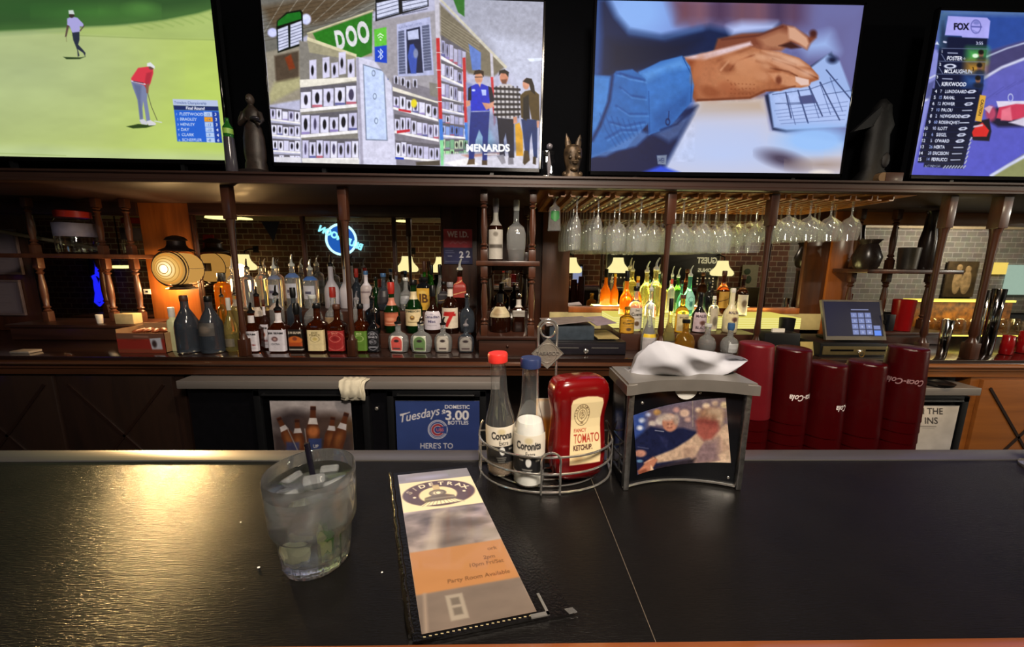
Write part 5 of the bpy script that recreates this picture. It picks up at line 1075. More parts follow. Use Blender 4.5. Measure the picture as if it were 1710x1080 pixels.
# -- ketchup
KP = [(.026, 0, .2, .64), (.034, .003, .2, .62), (.0405, .010, .25, .60), (.0440, .026, .3, .58), (.0448, .045, .3, .56), (.0436, .065, .3, .54), (.0420, .085, .3, .52), (.0418, .098, .3, .52), (.0436, .110, .3, .54), (.0462, .124, .3, .56), (.0468, .137, .3, .56), (.0445, .147, .3, .56), (.0395, .1535, .25, .56), (.031, .1565, .2, .56)]
t = thing('ketchup_bottle', 'red squeeze bottle labelled fancy tomato ketchup in the wire caddy', 'ketchup bottle', (.1115, .5320, BAR_Z+.0050), math.radians(13))
t.scale = (.96, .96, 1.0)
MB().lathe(KP, 56).build('bottle_body', mat('ketchup_red', '#6f080b', 0.2, vary=.06, coat=.35), t, angle=70)
def paint_ketchup(U, V):
    p = Paint(U*66, V*108, '#6f080b'); p.step = .7
    p.poly([(1, 107), (1, 14), (4, 6), (14, 2.5), (33, 1.2), (52, 2.5), (62, 6), (65, 14), (65, 107)], '#eed9a8', .8); p.grad(0, 0, 66, 0, '#f2dfb2', '#e6cf9c', op=.0)
    p.ring(24, 30, 16.2, 16.8, .9, '#5d4326', .4); p.ring(24, 30, 10.8, 11.2, .9, '#5d4326', .4)
    for i, ch in enumerate('FLAVORSMITH'):
        a = math.radians(-95+i*19); p.text(ch, 24+13.0*math.sin(a), 30-13.4*math.cos(a)+1.2*math.cos(a), 3.4, '#5d4326', rot=a, bold=.03, align='CENTER')
    p.text('- 1883 -', 24, 44.5, 3.0, '#5d4326', align='CENTER', bold=.02)
    p.ring(24, 29, 6.5, 6.8, .8, '#6d5334', .4); p.text('FS', 24, 32, 7, '#6d5334', align='CENTER'); p.line([(24, 21), (24, 38)], .8, '#6d5334', .4)
    p.text('FANCY', 8, 57, 5.6, '#b8402a', bold=.02, sx=1.1); p.text('TOMATO', 7.5, 73.5, 14.0, '#b23a26', bold=.012, sx=.66); p.text('KETCHUP.', 7.5, 84.5, 8.0, '#4d2119', bold=.04, sx=.80)
    p.ell(19, 96, 11, 5, '#c9a878', 2.5, .7); p.ell(17, 100, 8, 4, '#c2a070', 2.5, .6); return p
def paint_ketchup2(U, V):
    p = paint_ketchup(U, V); return p
patch('paper_label', prof_fun(KP), -27, 37, .0280, .1350, 110, 170, paint_ketchup, M_label, t, .0005)
# -- napkin dispenser
a = PZ(1040, 818, BAR_Z); b = PZ(1237, 818, BAR_Z); NX0, NX1, NY, NH = a[0], b[0], .4935, .147
nw = NX1-NX0; nd = .079; rec = .020
t = thing('napkin_dispenser', 'black and steel napkin dispenser with a photo of two people on its front', 'napkin dispenser', (NX0, NY, BAR_Z+.0005))
arc = lambda x, d=rec: d*(1-((x-nw/2)/(nw/2))**2)
xs_ = [nw*i/24 for i in range(25)]
def curved(mb, z0, z1, off, x0=0, x1=None, d=rec, back=nd):
    x1 = nw if x1 is None else x1; X_ = [x0+(x1-x0)*i/24 for i in range(25)]
    poly = [(x, arc(min(max(x, 0), nw), d)+off) for x in X_]+[(x1, back), (x0, back)]
    return mb.prism(poly, z0, z1, 'Z')
curved(MB(), .004, NH-.001, .004, .006, nw-.006).build('body', mat('dispenser_black', '#0b0c10', 0.18, vary=.1, coat=.4), t)
pp = MB()
for x, x2 in ((0, .001), (nw-.008, nw-.004)):
    MB().box((x2, .0108, .0), (x2+.003, nd, NH), .001).build('side_panel', MATS['dispenser_black'], t)
    pp = MB().box((x, 0, 0), (x+.008, .0105, NH), .0015); pp.build('corner_post', mat('worn_chrome', '#8f8d8c', 0.28, .9, vary=.3, scale=90, bump=.4, bscale=200), t)
bs = MB(); bs.tube([(x, arc(x)+.002, .0035) for x in xs_], .002, 8); bs.build('lower_rod', M_chrome, t)
cap = MB(); curved(cap, NH, NH+.017, -.006, -.006, nw+.006, rec, nd+.004)
es = [e for e in cap.bm.edges if abs(e.verts[0].co.z-e.verts[1].co.z) < 1e-6 and e.verts[0].co.z > NH+.01]
bmesh.ops.bevel(cap.bm, geom=es, offset=.003, segments=2, affect='EDGES')
M_cap = mat('grey_cap', '#8b8680', 0.38, .55, vary=.08)
cap.build('lid', M_cap, t)
MB().prism([(nw*.52+.016*math.cos(math.pi*k/14), NH-.0155*math.sin(math.pi*k/14)) for k in range(15)], rec+.0005, rec+.0038, 'Y').build('thumb_tab', M_white, t)
for sx_, sz_ in ((.024, NH-.018), (nw-.015, .014), (nw*.64, NH-.006)): MB().sphere((sx_, arc(sx_)+.0035, sz_), (.0022, .001, .0022), 10).build('screw', M_chrome, t)
def paint_couple(X, Y):
    p = Paint(X, Y, '#3a3442'); K = 3.724; q = lambda *a: S(a, 990, 550, K); R_ = random.Random(8)
    p.grad(1056, 690, 1225, 700, '#35406c', '#8d7c78'); p.poly(q((240, 500), (880, 420), (880, 640), (240, 640)), '#6b5a66', 8, .8); p.poly(q((240, 520), (330, 500), (330, 700), (250, 720)), '#30478c', 6)
    for x, y, r, c in ((305, 565, 18, '#c9d2ea'), (292, 612, 18, '#dfe3f0'), (345, 530, 14, '#aebbe0'), (400, 515, 22, '#b58a50'), (420, 570, 30, '#cfc6c0'), (370, 585, 22, '#c4b8b0'), (570, 520, 30, '#d8b8a4'), (520, 500, 20, '#b98e88'), (655, 500, 18, '#d9c2a8'), (705, 475, 22, '#e2cdb0'), (820, 470, 26, '#d8c49c'), (760, 460, 20, '#b9a08a'), (590, 560, 20, '#b09088')):
        p.ell(990+x/K, 550+y/K, r/K, r/K*.8, c, 2, .9)
    p.line(q((620, 440), (622, 600)), 1.5, '#8d7f7a', 1)
    for i in range(6): p.line(q((780, 480+i*22), (880, 470+i*22)), 1, '#7a6a58', .8, .6)
    p.poly(q((250, 690), (360, 600), (440, 620), (560, 610), (660, 640), (640, 740), (560, 800), (400, 870), (270, 890)), '#1a1f40', 2.5); p.poly(q((400, 650), (470, 690), (460, 740)), '#262b52', 2)
    p.ell(990+480/K, 550+580/K, 13, 15, '#b07a66', 1.5); p.ell(990+462/K, 550+545/K, 14, 6, '#b9aaa0', 2.5, .9); p.ell(990+520/K, 550+560/K, 5, 9, '#a89a92', 2, .8)
    p.ell(990+468/K, 550+588/K, 1.3, .8, '#6a443a', .8); p.ell(990+490/K, 550+587/K, 1.3, .8, '#6a443a', .8); p.line(q((462, 612), (492, 610)), 1.2, '#7a4640', .8); p.ell(990+476/K, 550+600/K, 1.6, 2, '#c2907c', .8); p.line(q((388, 628), (440, 634)), 1.2, '#9fa2b8', .8)
    p.ell(990+295/K, 550+770/K, 10, 6, '#b07e70', 1.5); p.ell(990+292/K, 550+818/K, 5, 2.5, '#5e86ac', 1); p.line(q((280, 730), (345, 740)), 1.4, '#4a4f70', 1)
    p.poly(q((600, 700), (650, 640), (700, 680), (770, 640), (820, 590), (868, 610), (880, 830), (800, 830), (640, 850), (600, 790)), '#b89a86', 2); p.poly(q((630, 700), (780, 680), (790, 820), (640, 850)), '#7f6870', 8, .9)
    p.poly(q((640, 650), (690, 700), (640, 780), (540, 810), (400, 830), (385, 790), (500, 745), (590, 690)), '#c0a48e', 1.8); p.poly(q((560, 740), (640, 720), (620, 790), (560, 800)), '#a88a7a', 3, .7)
    p.poly(q((780, 640), (830, 590), (872, 620), (880, 800), (800, 820), (780, 780), (850, 740)), '#c9ad96', 2)
    p.poly(q((860, 800), (620, 850), (440, 890), (420, 905), (520, 880), (880, 830)), '#d6bda6', 1.2); p.poly(q((430, 870), (520, 862), (520, 885), (420, 900)), '#c89a84', 1.2)
    p.poly(q((640, 580), (660, 545), (720, 530), (780, 560), (790, 620), (740, 680), (690, 690), (650, 650)), '#945048', 3); p.ell(990+735/K, 550+530/K, 22, 12, '#94705a', 4); p.ell(990+790/K, 550+560/K, 6, 14, '#b09880', 3, .9); p.ell(990+760/K, 550+508/K, 14, 6, '#b09a84', 3, .8); p.poly(q((640, 570), (690, 548), (780, 570), (785, 610), (720, 600)), '#7c3c38', 4, .8)
    p.poly(q((375, 790), (405, 810), (380, 850), (340, 905), (290, 910), (278, 880), (310, 850), (330, 820)), '#b87a62', 1.5); p.poly(q((360, 840), (385, 880), (380, 905), (355, 900)), '#d8b89c', 1); p.line(q((320, 830), (380, 800)), 1.8, '#d8a890', 1); p.poly(q((280, 880), (330, 865), (350, 905), (290, 915)), '#7c4030', 2, .8)
    p.poly(q((385, 850), (560, 810), (640, 800), (620, 850), (440, 880), (390, 890)), '#241d26', 3, .9)
    p.noise(5, .32, 3); return p
cor = [PY(*c, NY+.008) for c in ((1057, 693), (1216, 666.5), (1221, 773), (1066, 795.5))]
def photo_surf(u, v):
    c = [np.array([k_[0]-NX0, 0, k_[2]-BAR_Z-.0005]) for k_ in cor]
    P = np.outer((1-u)*(1-v), c[0])+np.outer(u*(1-v), c[1])+np.outer(u*v, c[2])+np.outer((1-u)*v, c[3])
    P[:, 1] = [arc(x)+.0027 for x in P[:, 0]]; return P
_loc = np.array([NX0, NY, BAR_Z+.0005])
o = thing('photograph', 'snapshot of a person in a beige jumper stuck askew on the dispenser', 'photograph', tuple(_loc))
picture('print', lambda u, v: photo_surf(u, v)+_loc, 190, 130, paint_couple, picture_mat('photo_gloss', 0.25, coat=.3), o, True, tuple(_loc))
# napkin pulled up out of the lid
o = thing('paper_napkin', 'white paper napkin pulled up out of the dispenser lid', 'napkin', (NX0, NY, BAR_Z+.0005))
top = [(1052, 632), (1056, 618), (1066, 596), (1084, 577), (1100, 569.5), (1118, 571), (1140, 577), (1165, 583), (1195, 588), (1222, 592), (1240, 596), (1247, 600)]
botm = [(1052, 634), (1075, 634), (1095, 632), (1112, 630), (1130, 630), (1150, 632), (1168, 634), (1180, 635), (1196, 630), (1214, 623), (1234, 611), (1247, 602)]
NN, MM = 56, 22; Yn = NY+.036
def lerp(L, t_):
    s_ = t_*(len(L)-1); i = min(int(s_), len(L)-2); f_ = s_-i; return (L[i][0]*(1-f_)+L[i+1][0]*f_, L[i][1]*(1-f_)+L[i+1][1]*f_)
bm = bmesh.new(); rows = []
for j in range(MM):
    v_ = j/(MM-1); row = []
    for i in range(NN):
        u_ = i/(NN-1); A_ = lerp(top, u_); B_ = lerp(botm, u_); P = PY(A_[0]*(1-v_)+B_[0]*v_, A_[1]*(1-v_)+B_[1]*v_, Yn)
        fold = .006*math.sin(u_*9+v_*2.2)+.004*math.sin(u_*17-v_*4.0+1)+.003*math.sin(v_*7+u_*5)+.0028*abs(math.sin(u_*6.5-v_*3.1))
        row.append(bm.verts.new((P[0]-NX0, Yn-NY-.012*math.sin(math.pi*v_)*math.sin(math.pi*min(1, u_*1.2))+1.1*fold*(.4+.6*math.sin(math.pi*v_)), P[2]-BAR_Z-.0005)))
    rows.append(row)
for a_, b_ in zip(rows[:-1], rows[1:]):
    for i in range(NN-1): bm.faces.new((a_[i], a_[i+1], b_[i+1], b_[i]))
back = [bm.verts.new((v.co.x, v.co.y+.010+.006*math.sin(k*.7), v.co.z-.004)) for k, v in enumerate(rows[0])]
for i in range(NN-1): bm.faces.new((rows[0][i], rows[0][i+1], back[i+1], back[i]))
b2 = [bm.verts.new((v.co.x, v.co.y+.012, max(NH+.018, v.co.z-.05))) for v in back]
for i in range(NN-1): bm.faces.new((back[i], back[i+1], b2[i+1], b2[i]))
m_ = MB(); m_.bm.free(); m_.bm = bm; m_.build('sheet', mat('tissue', '#b2b2ba', 0.9, vary=.03), o, flip=False, angle=60)
# chrome stem at the right end
a = PZ(1712, 772, BAR_Z); o = thing('chrome_stand', 'chrome stem on round base cut off by the right edge of view', 'stand', (a[0]+.004, .545, BAR_Z+.0005))
MB().lathe([(.030, 0), (.030, .004), (.012, .010), (.008, .020), (.008, .045), (.013, .050), (.013, .058), (.006, .066)], 28).build('stem', M_chrome, o)
# crumbs
for i, (x, y, z_) in enumerate(((432, 948, .0012), (638, 956, .0009), (402, 872, .0008))):
    a = PZ(x, y, BAR_Z); o = MB().sphere((0, 0, 0), (z_*1.3, z_, z_*.7), 8).build('crumb', mat('salt_crumb', '#e9e6de', 0.7), None, (a[0], a[1], BAR_Z+z_*.6)); tag(o, 'tiny white crumb on the black bar top', 'crumb', 'crumbs on the bar')
# -- stacked red tumblers behind the rail
M_cup = mat('red_tumbler', '#4a060a', 0.16, trans=0.5, ior=1.35, vary=.08, bump=.25, bscale=700)
cupH = .165
cup_prof = [(.0300, 0), (.0330, .0015), (.0342, .006), (.0368, .060), (.0395, .115), (.0412, cupH-.004), (.0415, cupH-.002), (.0415, cupH), (.0405, cupH), (.0388, .115), (.0361, .06), (.0335, .008), (.030, .0035)]
def cup_mesh():
    mb = MB(); pr = [(r, cupH-z) for r, z in cup_prof]; mb.lathe(pr[::-1], 36, cap0=True, cap1=True)   # standing upside down, base on top
    return mb
proto_cup = None
pos = ['leftmost', 'second', 'middle', 'fourth', 'rightmost']
stacks = [(.5605, 1.2246, 0), (.6455, 1.214, 1), (.7310, 1.180, 2), (.8185, 1.183, 0), (.9065, 1.218, 3)]
desc = ['tall leftmost stack beside the napkin dispenser', 'second stack from the napkin dispenser', 'short middle stack', 'short stack left of the rightmost one', 'rightmost stack before the white poster']
M_script = mat('white_script', '#cfc6c2', 0.5)
def wrap_text(name, txt, parent, zc, a0, size, op_m, upside=True):
    me = text_mesh(txt, .02, .35, .0); xs = [v.co.x for v in me.vertices]; mid = (min(xs)+max(xs))/2
    f = prof_fun(sorted([(r, cupH-z) for r, z in cup_prof[:7]], key=lambda q: q[1]))
    for v in me.vertices:
        u = (v.co.x-mid)*size/.72*.80; w_ = (v.co.y-.3)*size/.72
        if upside: u, w_ = -u, -w_
        z = zc+w_; r = f(z)[0]+.0005; th = math.radians(-90+a0)+u/r; v.co = Vector((r*math.cos(th), r*math.sin(th), z))
    me.materials.clear(); me.materials.append(op_m); o = bpy.data.objects.new(name, me); COL.objects.link(o); o.parent = parent; return o
for si, (x, zt_, lg) in enumerate(stacks):
    n = max(3, int((zt_-.8512-cupH)/.0240)); step = (zt_-.8512-cupH)/n
    for k in range(n+1):
        t = thing('tumbler', ((('red tumbler with its lit look in a lighter colour, on top of the ' if si == 0 else 'red plastic tumbler upside down on top of the ') if k == 0 else 'red tumbler lower in the ')+desc[si]), 'cup', (x, .80, zt_-cupH-k*step), 0, 'red tumblers in '+desc[si])
        if proto_cup is None: b_ = cup_mesh().build('cup_body', M_cup, t, angle=50); proto_cup = b_
        else: b_ = proto_cup.copy(); COL.objects.link(b_); b_.parent = t
        if si == 0 and k == 0: brightened = b_
        if si == 4 and k == n:
            brightened.data = brightened.data.copy(); brightened.data.materials.clear(); brightened.data.materials.append(mat('red_tumbler_lit_tint', '#67121a', 0.3, trans=.25, ior=1.35, vary=.1, bump=.25, bscale=700))  # light falling on the first cup is put into its lighter red
        if k == 0 and lg == 1: wrap_text('white_script', 'Coca-Cola', t, .062, 14, .0135, M_script)
        if k == 0 and lg == 2: wrap_text('white_script', 'Coca-Cola', t, .072, 42, .0135, M_script)
        if k == 0 and lg == 3: wrap_text('white_script', 'Coca-Cola', t, .092, -40, .0135, mat('faded_script', '#8a6a6c', 0.5))
# ---------------------------------------------------------------- liquor bottles
SH = {
 'std': [(.93, 0), (1, .012), (1, .60), (.93, .65), (.62, .72), (.38, .77), (.33, .83), (.31, .96), (.36, .962), (.36, 1)],
 'tall': [(.94, 0), (1, .012), (1, .70), (.95, .75), (.72, .80), (.42, .84), (.36, .88), (.35, 1)],
 'wine': [(.93, 0), (1, .012), (1, .52), (.86, .60), (.50, .70), (.38, .77), (.35, .96), (.40, .965), (.40, 1)],
 'square': [(.90, 0, .8), (1, .015, .9), (1, .60, .9), (.88, .66, .7), (.52, .71, .3), (.38, .75), (.36, .97), (.40, .975), (.40, 1)],
 'beam': [(.92, 0, .7), (1, .015, .8), (1, .55, .8), (.96, .60, .6), (.60, .68, .2), (.36, .75), (.33, .96), (.37, .965), (.37, 1)],
 'squat': [(.72, 0, .1, .60), (.86, .02, .1, .60), (.97, .20, .1, .58), (1, .38, .1, .56), (.92, .55, .1, .56), (.68, .65, 0, .62), (.34, .71, 0, .9), (.27, .75), (.26, .95), (.30, .955), (.30, 1)],
 'round': [(.55, 0), (.85, .05), (1, .25), (.98, .42), (.78, .58), (.42, .66), (.32, .70), (.31, .96), (.36, .965), (.36, 1)],
 'jug': [(.86, 0), (1, .02), (1, .50), (.93, .60), (.62, .74), (.36, .84), (.31, .88), (.31, 1)],
 'cone': [(.94, 0), (1, .015), (1, .36), (.88, .44), (.56, .58), (.36, .70), (.32, .78), (.31, 1)],
 'crystal': [(.80, 0, .3), (.86, .01, .3), (.97, .30, .3), (1, .52, .3), (.80, .66, .2), (.34, .74), (.28, .78), (.28, 1)],
 'bell': [(.90, 0), (1, .015), (1, .40), (.92, .50), (.62, .60), (.38, .68), (.34, .74), (.33, 1)],
 'jar': [(.92, 0, .4), (1, .02, .5), (1, .82, .5), (.86, .90, .3), (.62, .93), (.62, 1)],
}
GL = {
 'clear': mat('bottle_clear', '#e2e6e8', 0.04, trans=.84, ior=1.38, vary=.02, bump=.2, bscale=45),
 'smoke': mat('bottle_smoke', '#5a6472', 0.08, trans=.75, ior=1.38, vary=.1, bump=.2, bscale=45),
 'amber': mat('bottle_whiskey', '#6a2c0e', 0.05, trans=.85, ior=1.38, vary=.1),
 'brown': mat('bottle_brown', '#2a120a', 0.08, trans=.5, ior=1.38, vary=.1),
 'black': mat('bottle_black', '#0f1014', 0.10, vary=.1, coat=.5),
 'green': mat('bottle_green', '#123a16', 0.06, trans=.6, ior=1.38, vary=.1),
 'lime': mat('bottle_lime_green', '#4fae32', 0.05, trans=.9, ior=1.38, vary=.08),
 'teal': mat('bottle_teal', '#74d8c0', 0.05, trans=.85, ior=1.38, vary=.06),
 'orange': mat('bottle_orange', '#f08a1c', 0.08, trans=.6, ior=1.38, vary=.08),
 'yellow': mat('bottle_pale_yellow', '#f1e79a', 0.05, trans=.9, ior=1.38, vary=.06),
 'gold': mat('bottle_gold', '#d9a23a', 0.06, trans=.85, ior=1.38, vary=.06),
 'frost': mat('bottle_frosted', '#c9c6d2', 0.45, trans=.15, vary=.04),
 'white': mat('bottle_white', '#d8cfae', 0.3, vary=.04, coat=.3),
 'cream': mat('bottle_cream', '#d6d7a8', 0.4, vary=.05),
}
CP = {k: mat('cap_'+k, c, r, mt, vary=.08) for k, c, r, mt in (('black', '#0c0c0e', .35, 0), ('steel', '#b9b6b2', .2, 1), ('white', '#d8d4cc', .4, 0), ('red', '#a3271f', .4, 0), ('brown', '#4a2a1c', .45, 0), ('gold', '#b8923e', .3, .8), ('blue', '#3a5f8c', .4, 0), ('grey', '#76747a', .4, 0), ('clear', '#dfe4e2', .1, .3), ('yellow', '#d8b23a', .4, 0))}
TIER = {'F': (2.055, CT_Z), 'M': (2.18, .974), 'N': (2.25, .974), 'B': (2.345, 1.08), 'C': (2.44, 1.08), 'D': (2.52, 1.08),
        'f': (2.045, CT_Z), 'm': (2.185, .985), 'b': (2.355, 1.06), 'c': (2.46, 1.06), 'L': (2.06, CT_Z), 'U': (2.10, 1.395), 'V': (2.10, 1.0), 'E': (2.102, CT_Z), 'T': (2.02, LED_Z+.0555)}
_bm_cache = {}
GROUPS = {'F': 'front row of the left bottle display', 'M': 'middle row of the left bottle display', 'N': 'middle row of the left bottle display', 'B': 'back row of the left bottle display', 'C': 'back row of the left bottle display', 'D': 'back row of the left bottle display', 'f': 'front row of the right bottle display', 'm': 'middle row of the right bottle display', 'b': 'back row of the right bottle display', 'c': 'back row of the right bottle display'}
def lab(bg, words=(), shapes=()):
    def f(U, V):
        p = Paint(U*60, V*80, bg); p.step = 1.2
        for s in shapes: getattr(p, s[0])(*s[1:])
        for w_ in words: p.text(w_[0], w_[1] if len(w_) > 4 else 30, w_[-3], w_[-2], w_[-1], align='CENTER', bold=.03, sx=.84)
        p.noise(9, .14, 3); return p
    return f
PLACED = []
def bottle(px, top, wpx, tier, shape, gm, cap, text, label=None, lz=(.10, .50), la=62, capf=.09, fill=None, liq='amber', neck=None, name='liquor_bottle', cat='bottle', group=None, yoff=0.0, rz=0.0):
    Y, Zb = TIER[tier]; Y += yoff; Zb += .0008
    base = proj(np.array([PY(px, top, Y)[0], Y, Zb]))[1]; pm = (top+base)/2
    A = PY(px-wpx/2, pm, Y); B = PY(px+wpx/2, pm, Y); x = (A[0]+B[0])/2; z1 = PY(px, top, Y)[2]
    R_ = (B[0]-A[0])/2*math.cos(math.atan2(abs(x), Y)); Ht = z1-Zb
    if shape in ('square', 'beam', 'jar'): R_ *= .94
    for (xx, yy, rr_, zz0, zz1) in PLACED:      # keep neighbours apart
        d_ = math.hypot(x-xx, Y-yy)
        if d_ < R_+rr_ and Zb < zz1 and z1 > zz0: R_ = max(R_*.58, min(R_, d_-rr_-.0005))
    PLACED.append((x, Y, R_*(.62 if shape in('squat',) else 1), Zb, z1))
    t = thing(name, text, cat, (x, Y, Zb), math.radians(rz), group or GROUPS.get(tier))
    kind, ccol = cap.split(':') if ':' in cap else (cap, 'black')
    cf = {'spout': .22, 'cap': capf, 'tallcap': .17, 'none': 0.0}[kind]
    H_ = Ht*(1-cf); pr = [(q[0]*R_, q[1]*H_)+tuple(q[2:]) for q in SH[shape]]
    MB().lathe(pr, 28).build('glass', GL[gm], t, angle=50)
    rn = pr[-1][0]
    if kind == 'spout':
        L_ = Ht-H_
        MB().lathe([(rn*.95, H_+.0004), (rn*1.15, H_+L_*.04), (rn*1.15, H_+L_*.20), (rn*.75, H_+L_*.28), (rn*.55, H_+L_*.34)], 16).tube([(0, 0, H_+L_*.30), (0, 0, H_+L_*.55), (.3*rn, -.3*rn, H_+L_*.80), (.75*rn, -.75*rn, Ht)], [rn*.5, rn*.42, rn*.34, rn*.26], 8).build('pour_spout', CP[ccol], t)
    elif kind in ('cap', 'tallcap'):
        c0 = H_-(Ht-H_)*(.35 if kind == 'tallcap' else .1)
        rc = prof_fun(pr)(max(c0, 0))[0]*1.05
        MB().lathe([(rc, c0), (rn*1.12, H_), (rn*1.10, Ht*.985), (rn*.95, Ht)], 20).build('cap', CP[ccol], t)
    f = prof_fun(pr)
    if fill:
        MB().lathe([(max(.3*R_, f(z)[0]*.93), z)+tuple(f(z)[1:]) for z in np.linspace(.006, H_*fill, 8)], 24).build('liquor', GL[liq], t)
    if label: patch('paper_label', f, -la, la, H_*lz[0], H_*lz[1], 34, 44, label, M_label, t, .0007)
    if neck: patch('neck_label', f, -85, 85, H_*neck[1], H_*neck[2], 12, 12, lab(neck[0]), M_label, t, .0006)
    return t
W_, K_ = '#d9d4da', '#1b1a1e'
beamw = lab('#cfcbd6', (('JIM BEAM', 16, 8.2, '#1c1b20'), ('BOURBON', 58, 6.5, '#8c3a3c')), (('ell', 30, 34, 9, 8, '#b9948c', 2), ('ell', 30, 34, 5, 5, '#8c4a40', 1.5), ('rect', 10, 66, 50, 68, '#8d8796', .8)))
beamr = lab('#c9c6d2', (('JIM BEAM', 16, 8.2, '#1c1b20'), ('EXTRA', 56, 6.5, '#6a6a76')), (('ell', 28, 34, 9, 9, '#5c3a40', 2), ('ell', 28, 34, 5, 5, '#a88a86', 1.5)))
beamo = lab('#16110f', (('JIM BEAM', 15, 8, '#cfc4b4'),), (('ell', 30, 40, 22, 16, '#c0642a', 2), ('ell', 30, 34, 8, 7, '#7c3a26', 2), ('rect', 8, 48, 52, 62, '#a84a22', 2), ('rect', 4, 72, 56, 76, '#b9b2aa', 1)))
# front row
bottle(290, 513, 19, 'L', 'jar', 'cream', 'cap:white', 'cream plastic pourer with white cap beside the snack box', capf=.2, name='juice_pourer', cat='pourer', group='front row of the left bottle display')
bottle(312, 493, 46, 'F', 'jug', 'smoke', 'cap:brown', 'smoky dark round jug bottle with brown cap, left of the two', yoff=-.03)
bottle(352, 494, 44, 'F', 'jug', 'smoke', 'cap:black', 'smoky dark round jug bottle with black cap, right of the two', lab('#4a4644', (), (('ell', 30, 40, 18, 22, '#6a6058', 5),)), (.35, .6), 50, yoff=-.03)
bottle(385, 497, 34, 'F', 'jug', 'yellow', 'tallcap:white', 'round bottle with yellow tint and white neck, left of the first post', lab('#6a6254', ()), (.12, .30), 50)
bottle(421, 505, 36, 'F', 'beam', 'amber', 'spout:black', 'white labelled bourbon bottle nearest the first post', beamw, (.04, .56), 66, neck=('#cfcbd0', .76, .95))
bottle(466, 499, 36, 'F', 'beam', 'amber', 'spout:black', 'white labelled bourbon bottle with black pour spout, third from the post', beamr, (.04, .56), 66, neck=('#cfcbd0', .72, .95))
bottle(443, 500, 26, 'E', 'beam', 'amber', 'cap:brown', 'second white labelled bourbon bottle, half hidden behind two others', beamw, (.04, .56), 66, neck=('#cfcbd0', .76, .95))
bottle(497, 506, 30, 'F', 'beam', 'brown', 'tallcap:black', 'bourbon bottle with orange and black label', beamo, (.04, .58), 66)
bottle(531, 506, 34, 'F', 'square', 'amber', 'cap:black', 'square whiskey bottle with cream label', lab('#d5c69a', (('JACK', 14, 7, '#6b6038'), ("DANIEL'S", 22, 6, '#6b6038')), (('ring', 30, 34, 13, 12, 1.4, '#7d7046'), ('ell', 30, 34, 7, 6, '#b9a868', 2))), (.05, .52), 66)
bottle(564, 508, 32, 'F', 'square', 'amber', 'cap:brown', 'square whiskey bottle with red label', lab('#96292a', (('JACK', 14, 7, '#d98a78'),), (('ring', 30, 32, 15, 13, 1.4, '#d67a70'), ('ell', 30, 32, 9, 8, '#7c1c20', 2), ('ring', 30, 40, 27, 37, 1, '#d88a80'))), (.05, .52), 66)
bottle(603, 507, 27, 'F', 'square', 'amber', 'cap:black', 'square whiskey bottle with green label right beside the second post', lab('#567a2e', (('JACK', 14, 7, '#c8d89a'),), (('ring', 30, 30, 14, 12, 1.4, '#b8d08a'),)), (.05, .50), 66)
bottle(624, 503, 30, 'F', 'square', 'black', 'spout:steel', 'square black whiskey bottle with black and white label', lab('#15161c', (('JACK', 17, 9, '#a9a9b4'), ("DANIEL'S", 29, 8, '#a9a9b4'), ('No.7', 48, 9, '#8c8c98')), (('ring', 30, 40, 26, 36, 1.4, '#8f909c'), ('ring', 30, 44, 14, 9, 1.2, '#8f909c'), ('rect', 14, 62, 46, 66, '#8f909c', 1))), (.04, .56), 68)
cr = lambda bg, bg2: lab(bg2, (), (('ell', 30, 30, 26, 26, bg, 1.5), ('rect', 4, 30, 56, 76, bg, 1.2), ('ell', 30, 26, 12, 7, '#2a2024', 2), ('rect', 12, 62, 48, 70, '#4a3c40', 2)))
bottle(665, 527, 36, 'F', 'squat', 'clear', 'spout:black', 'squat clear whisky bottle with red and white label', cr('#c2504a', '#d9cfc8'), (.06, .60), 34, fill=.34, liq='brown', rz=-6)
bottle(703, 527, 38, 'F', 'squat', 'clear', 'spout:steel', 'squat clear whisky bottle with green arched label', cr('#5c7c4c', '#b9c0ae'), (.06, .60), 34, fill=.2, liq='brown', rz=-6)
bottle(740, 529, 31, 'F', 'squat', 'clear', 'spout:black', 'squat clear whisky bottle with grey label', cr('#b3aea6', '#8d8880'), (.06, .62), 38, fill=.55, liq='brown')
bottle(778, 532, 28, 'F', 'squat', 'smoke', 'spout:grey', 'squat dark whisky bottle with grey label at the right end', cr('#8d8a86', '#5a5656'), (.06, .62), 46)
# middle row
bottle(372, 480, 20, 'M', 'std', 'gold', 'spout:steel', 'slim golden bottle behind the yellow tinted bottle')
bottle(394, 478, 22, 'N', 'std', 'yellow', 'spout:steel', 'pale yellow bottle left of the first post, middle row', neck=('#8f8578', .7, .9))
bottle(430, 478, 28, 'M', 'bell', 'amber', 'spout:black', 'amber bottle behind the white bourbon labels', neck=('#b9aca0', .45, .7))
bottle(462, 476, 26, 'M', 'std', 'clear', 'spout:black', 'clear bottle with black spout behind the bourbon bottles', neck=('#a89c94', .62, .8))
bottle(491, 480, 26, 'M', 'std', 'smoke', 'tallcap:black', 'dark bottle behind the orange and black bourbon label')
bottle(523, 492, 34, 'M', 'round', 'clear', 'cap:clear', 'round clear bottle behind the cream label', fill=.4, liq='amber')
bottle(557, 479, 31, 'M', 'bell', 'clear', 'tallcap:red', 'round bottle with tall red cap and beige label', lab('#a58a6c', (), (('ell', 30, 40, 20, 20, '#b89c7c', 5),)), (.06, .42), 55, fill=.45, liq='amber')
bottle(596, 486, 24, 'M', 'std', 'clear', 'spout:grey', 'clear bottle behind the green label beside the second post')
bottle(622, 482, 24, 'M', 'square', 'black', 'spout:steel', 'second black square bottle, behind the black and white label')
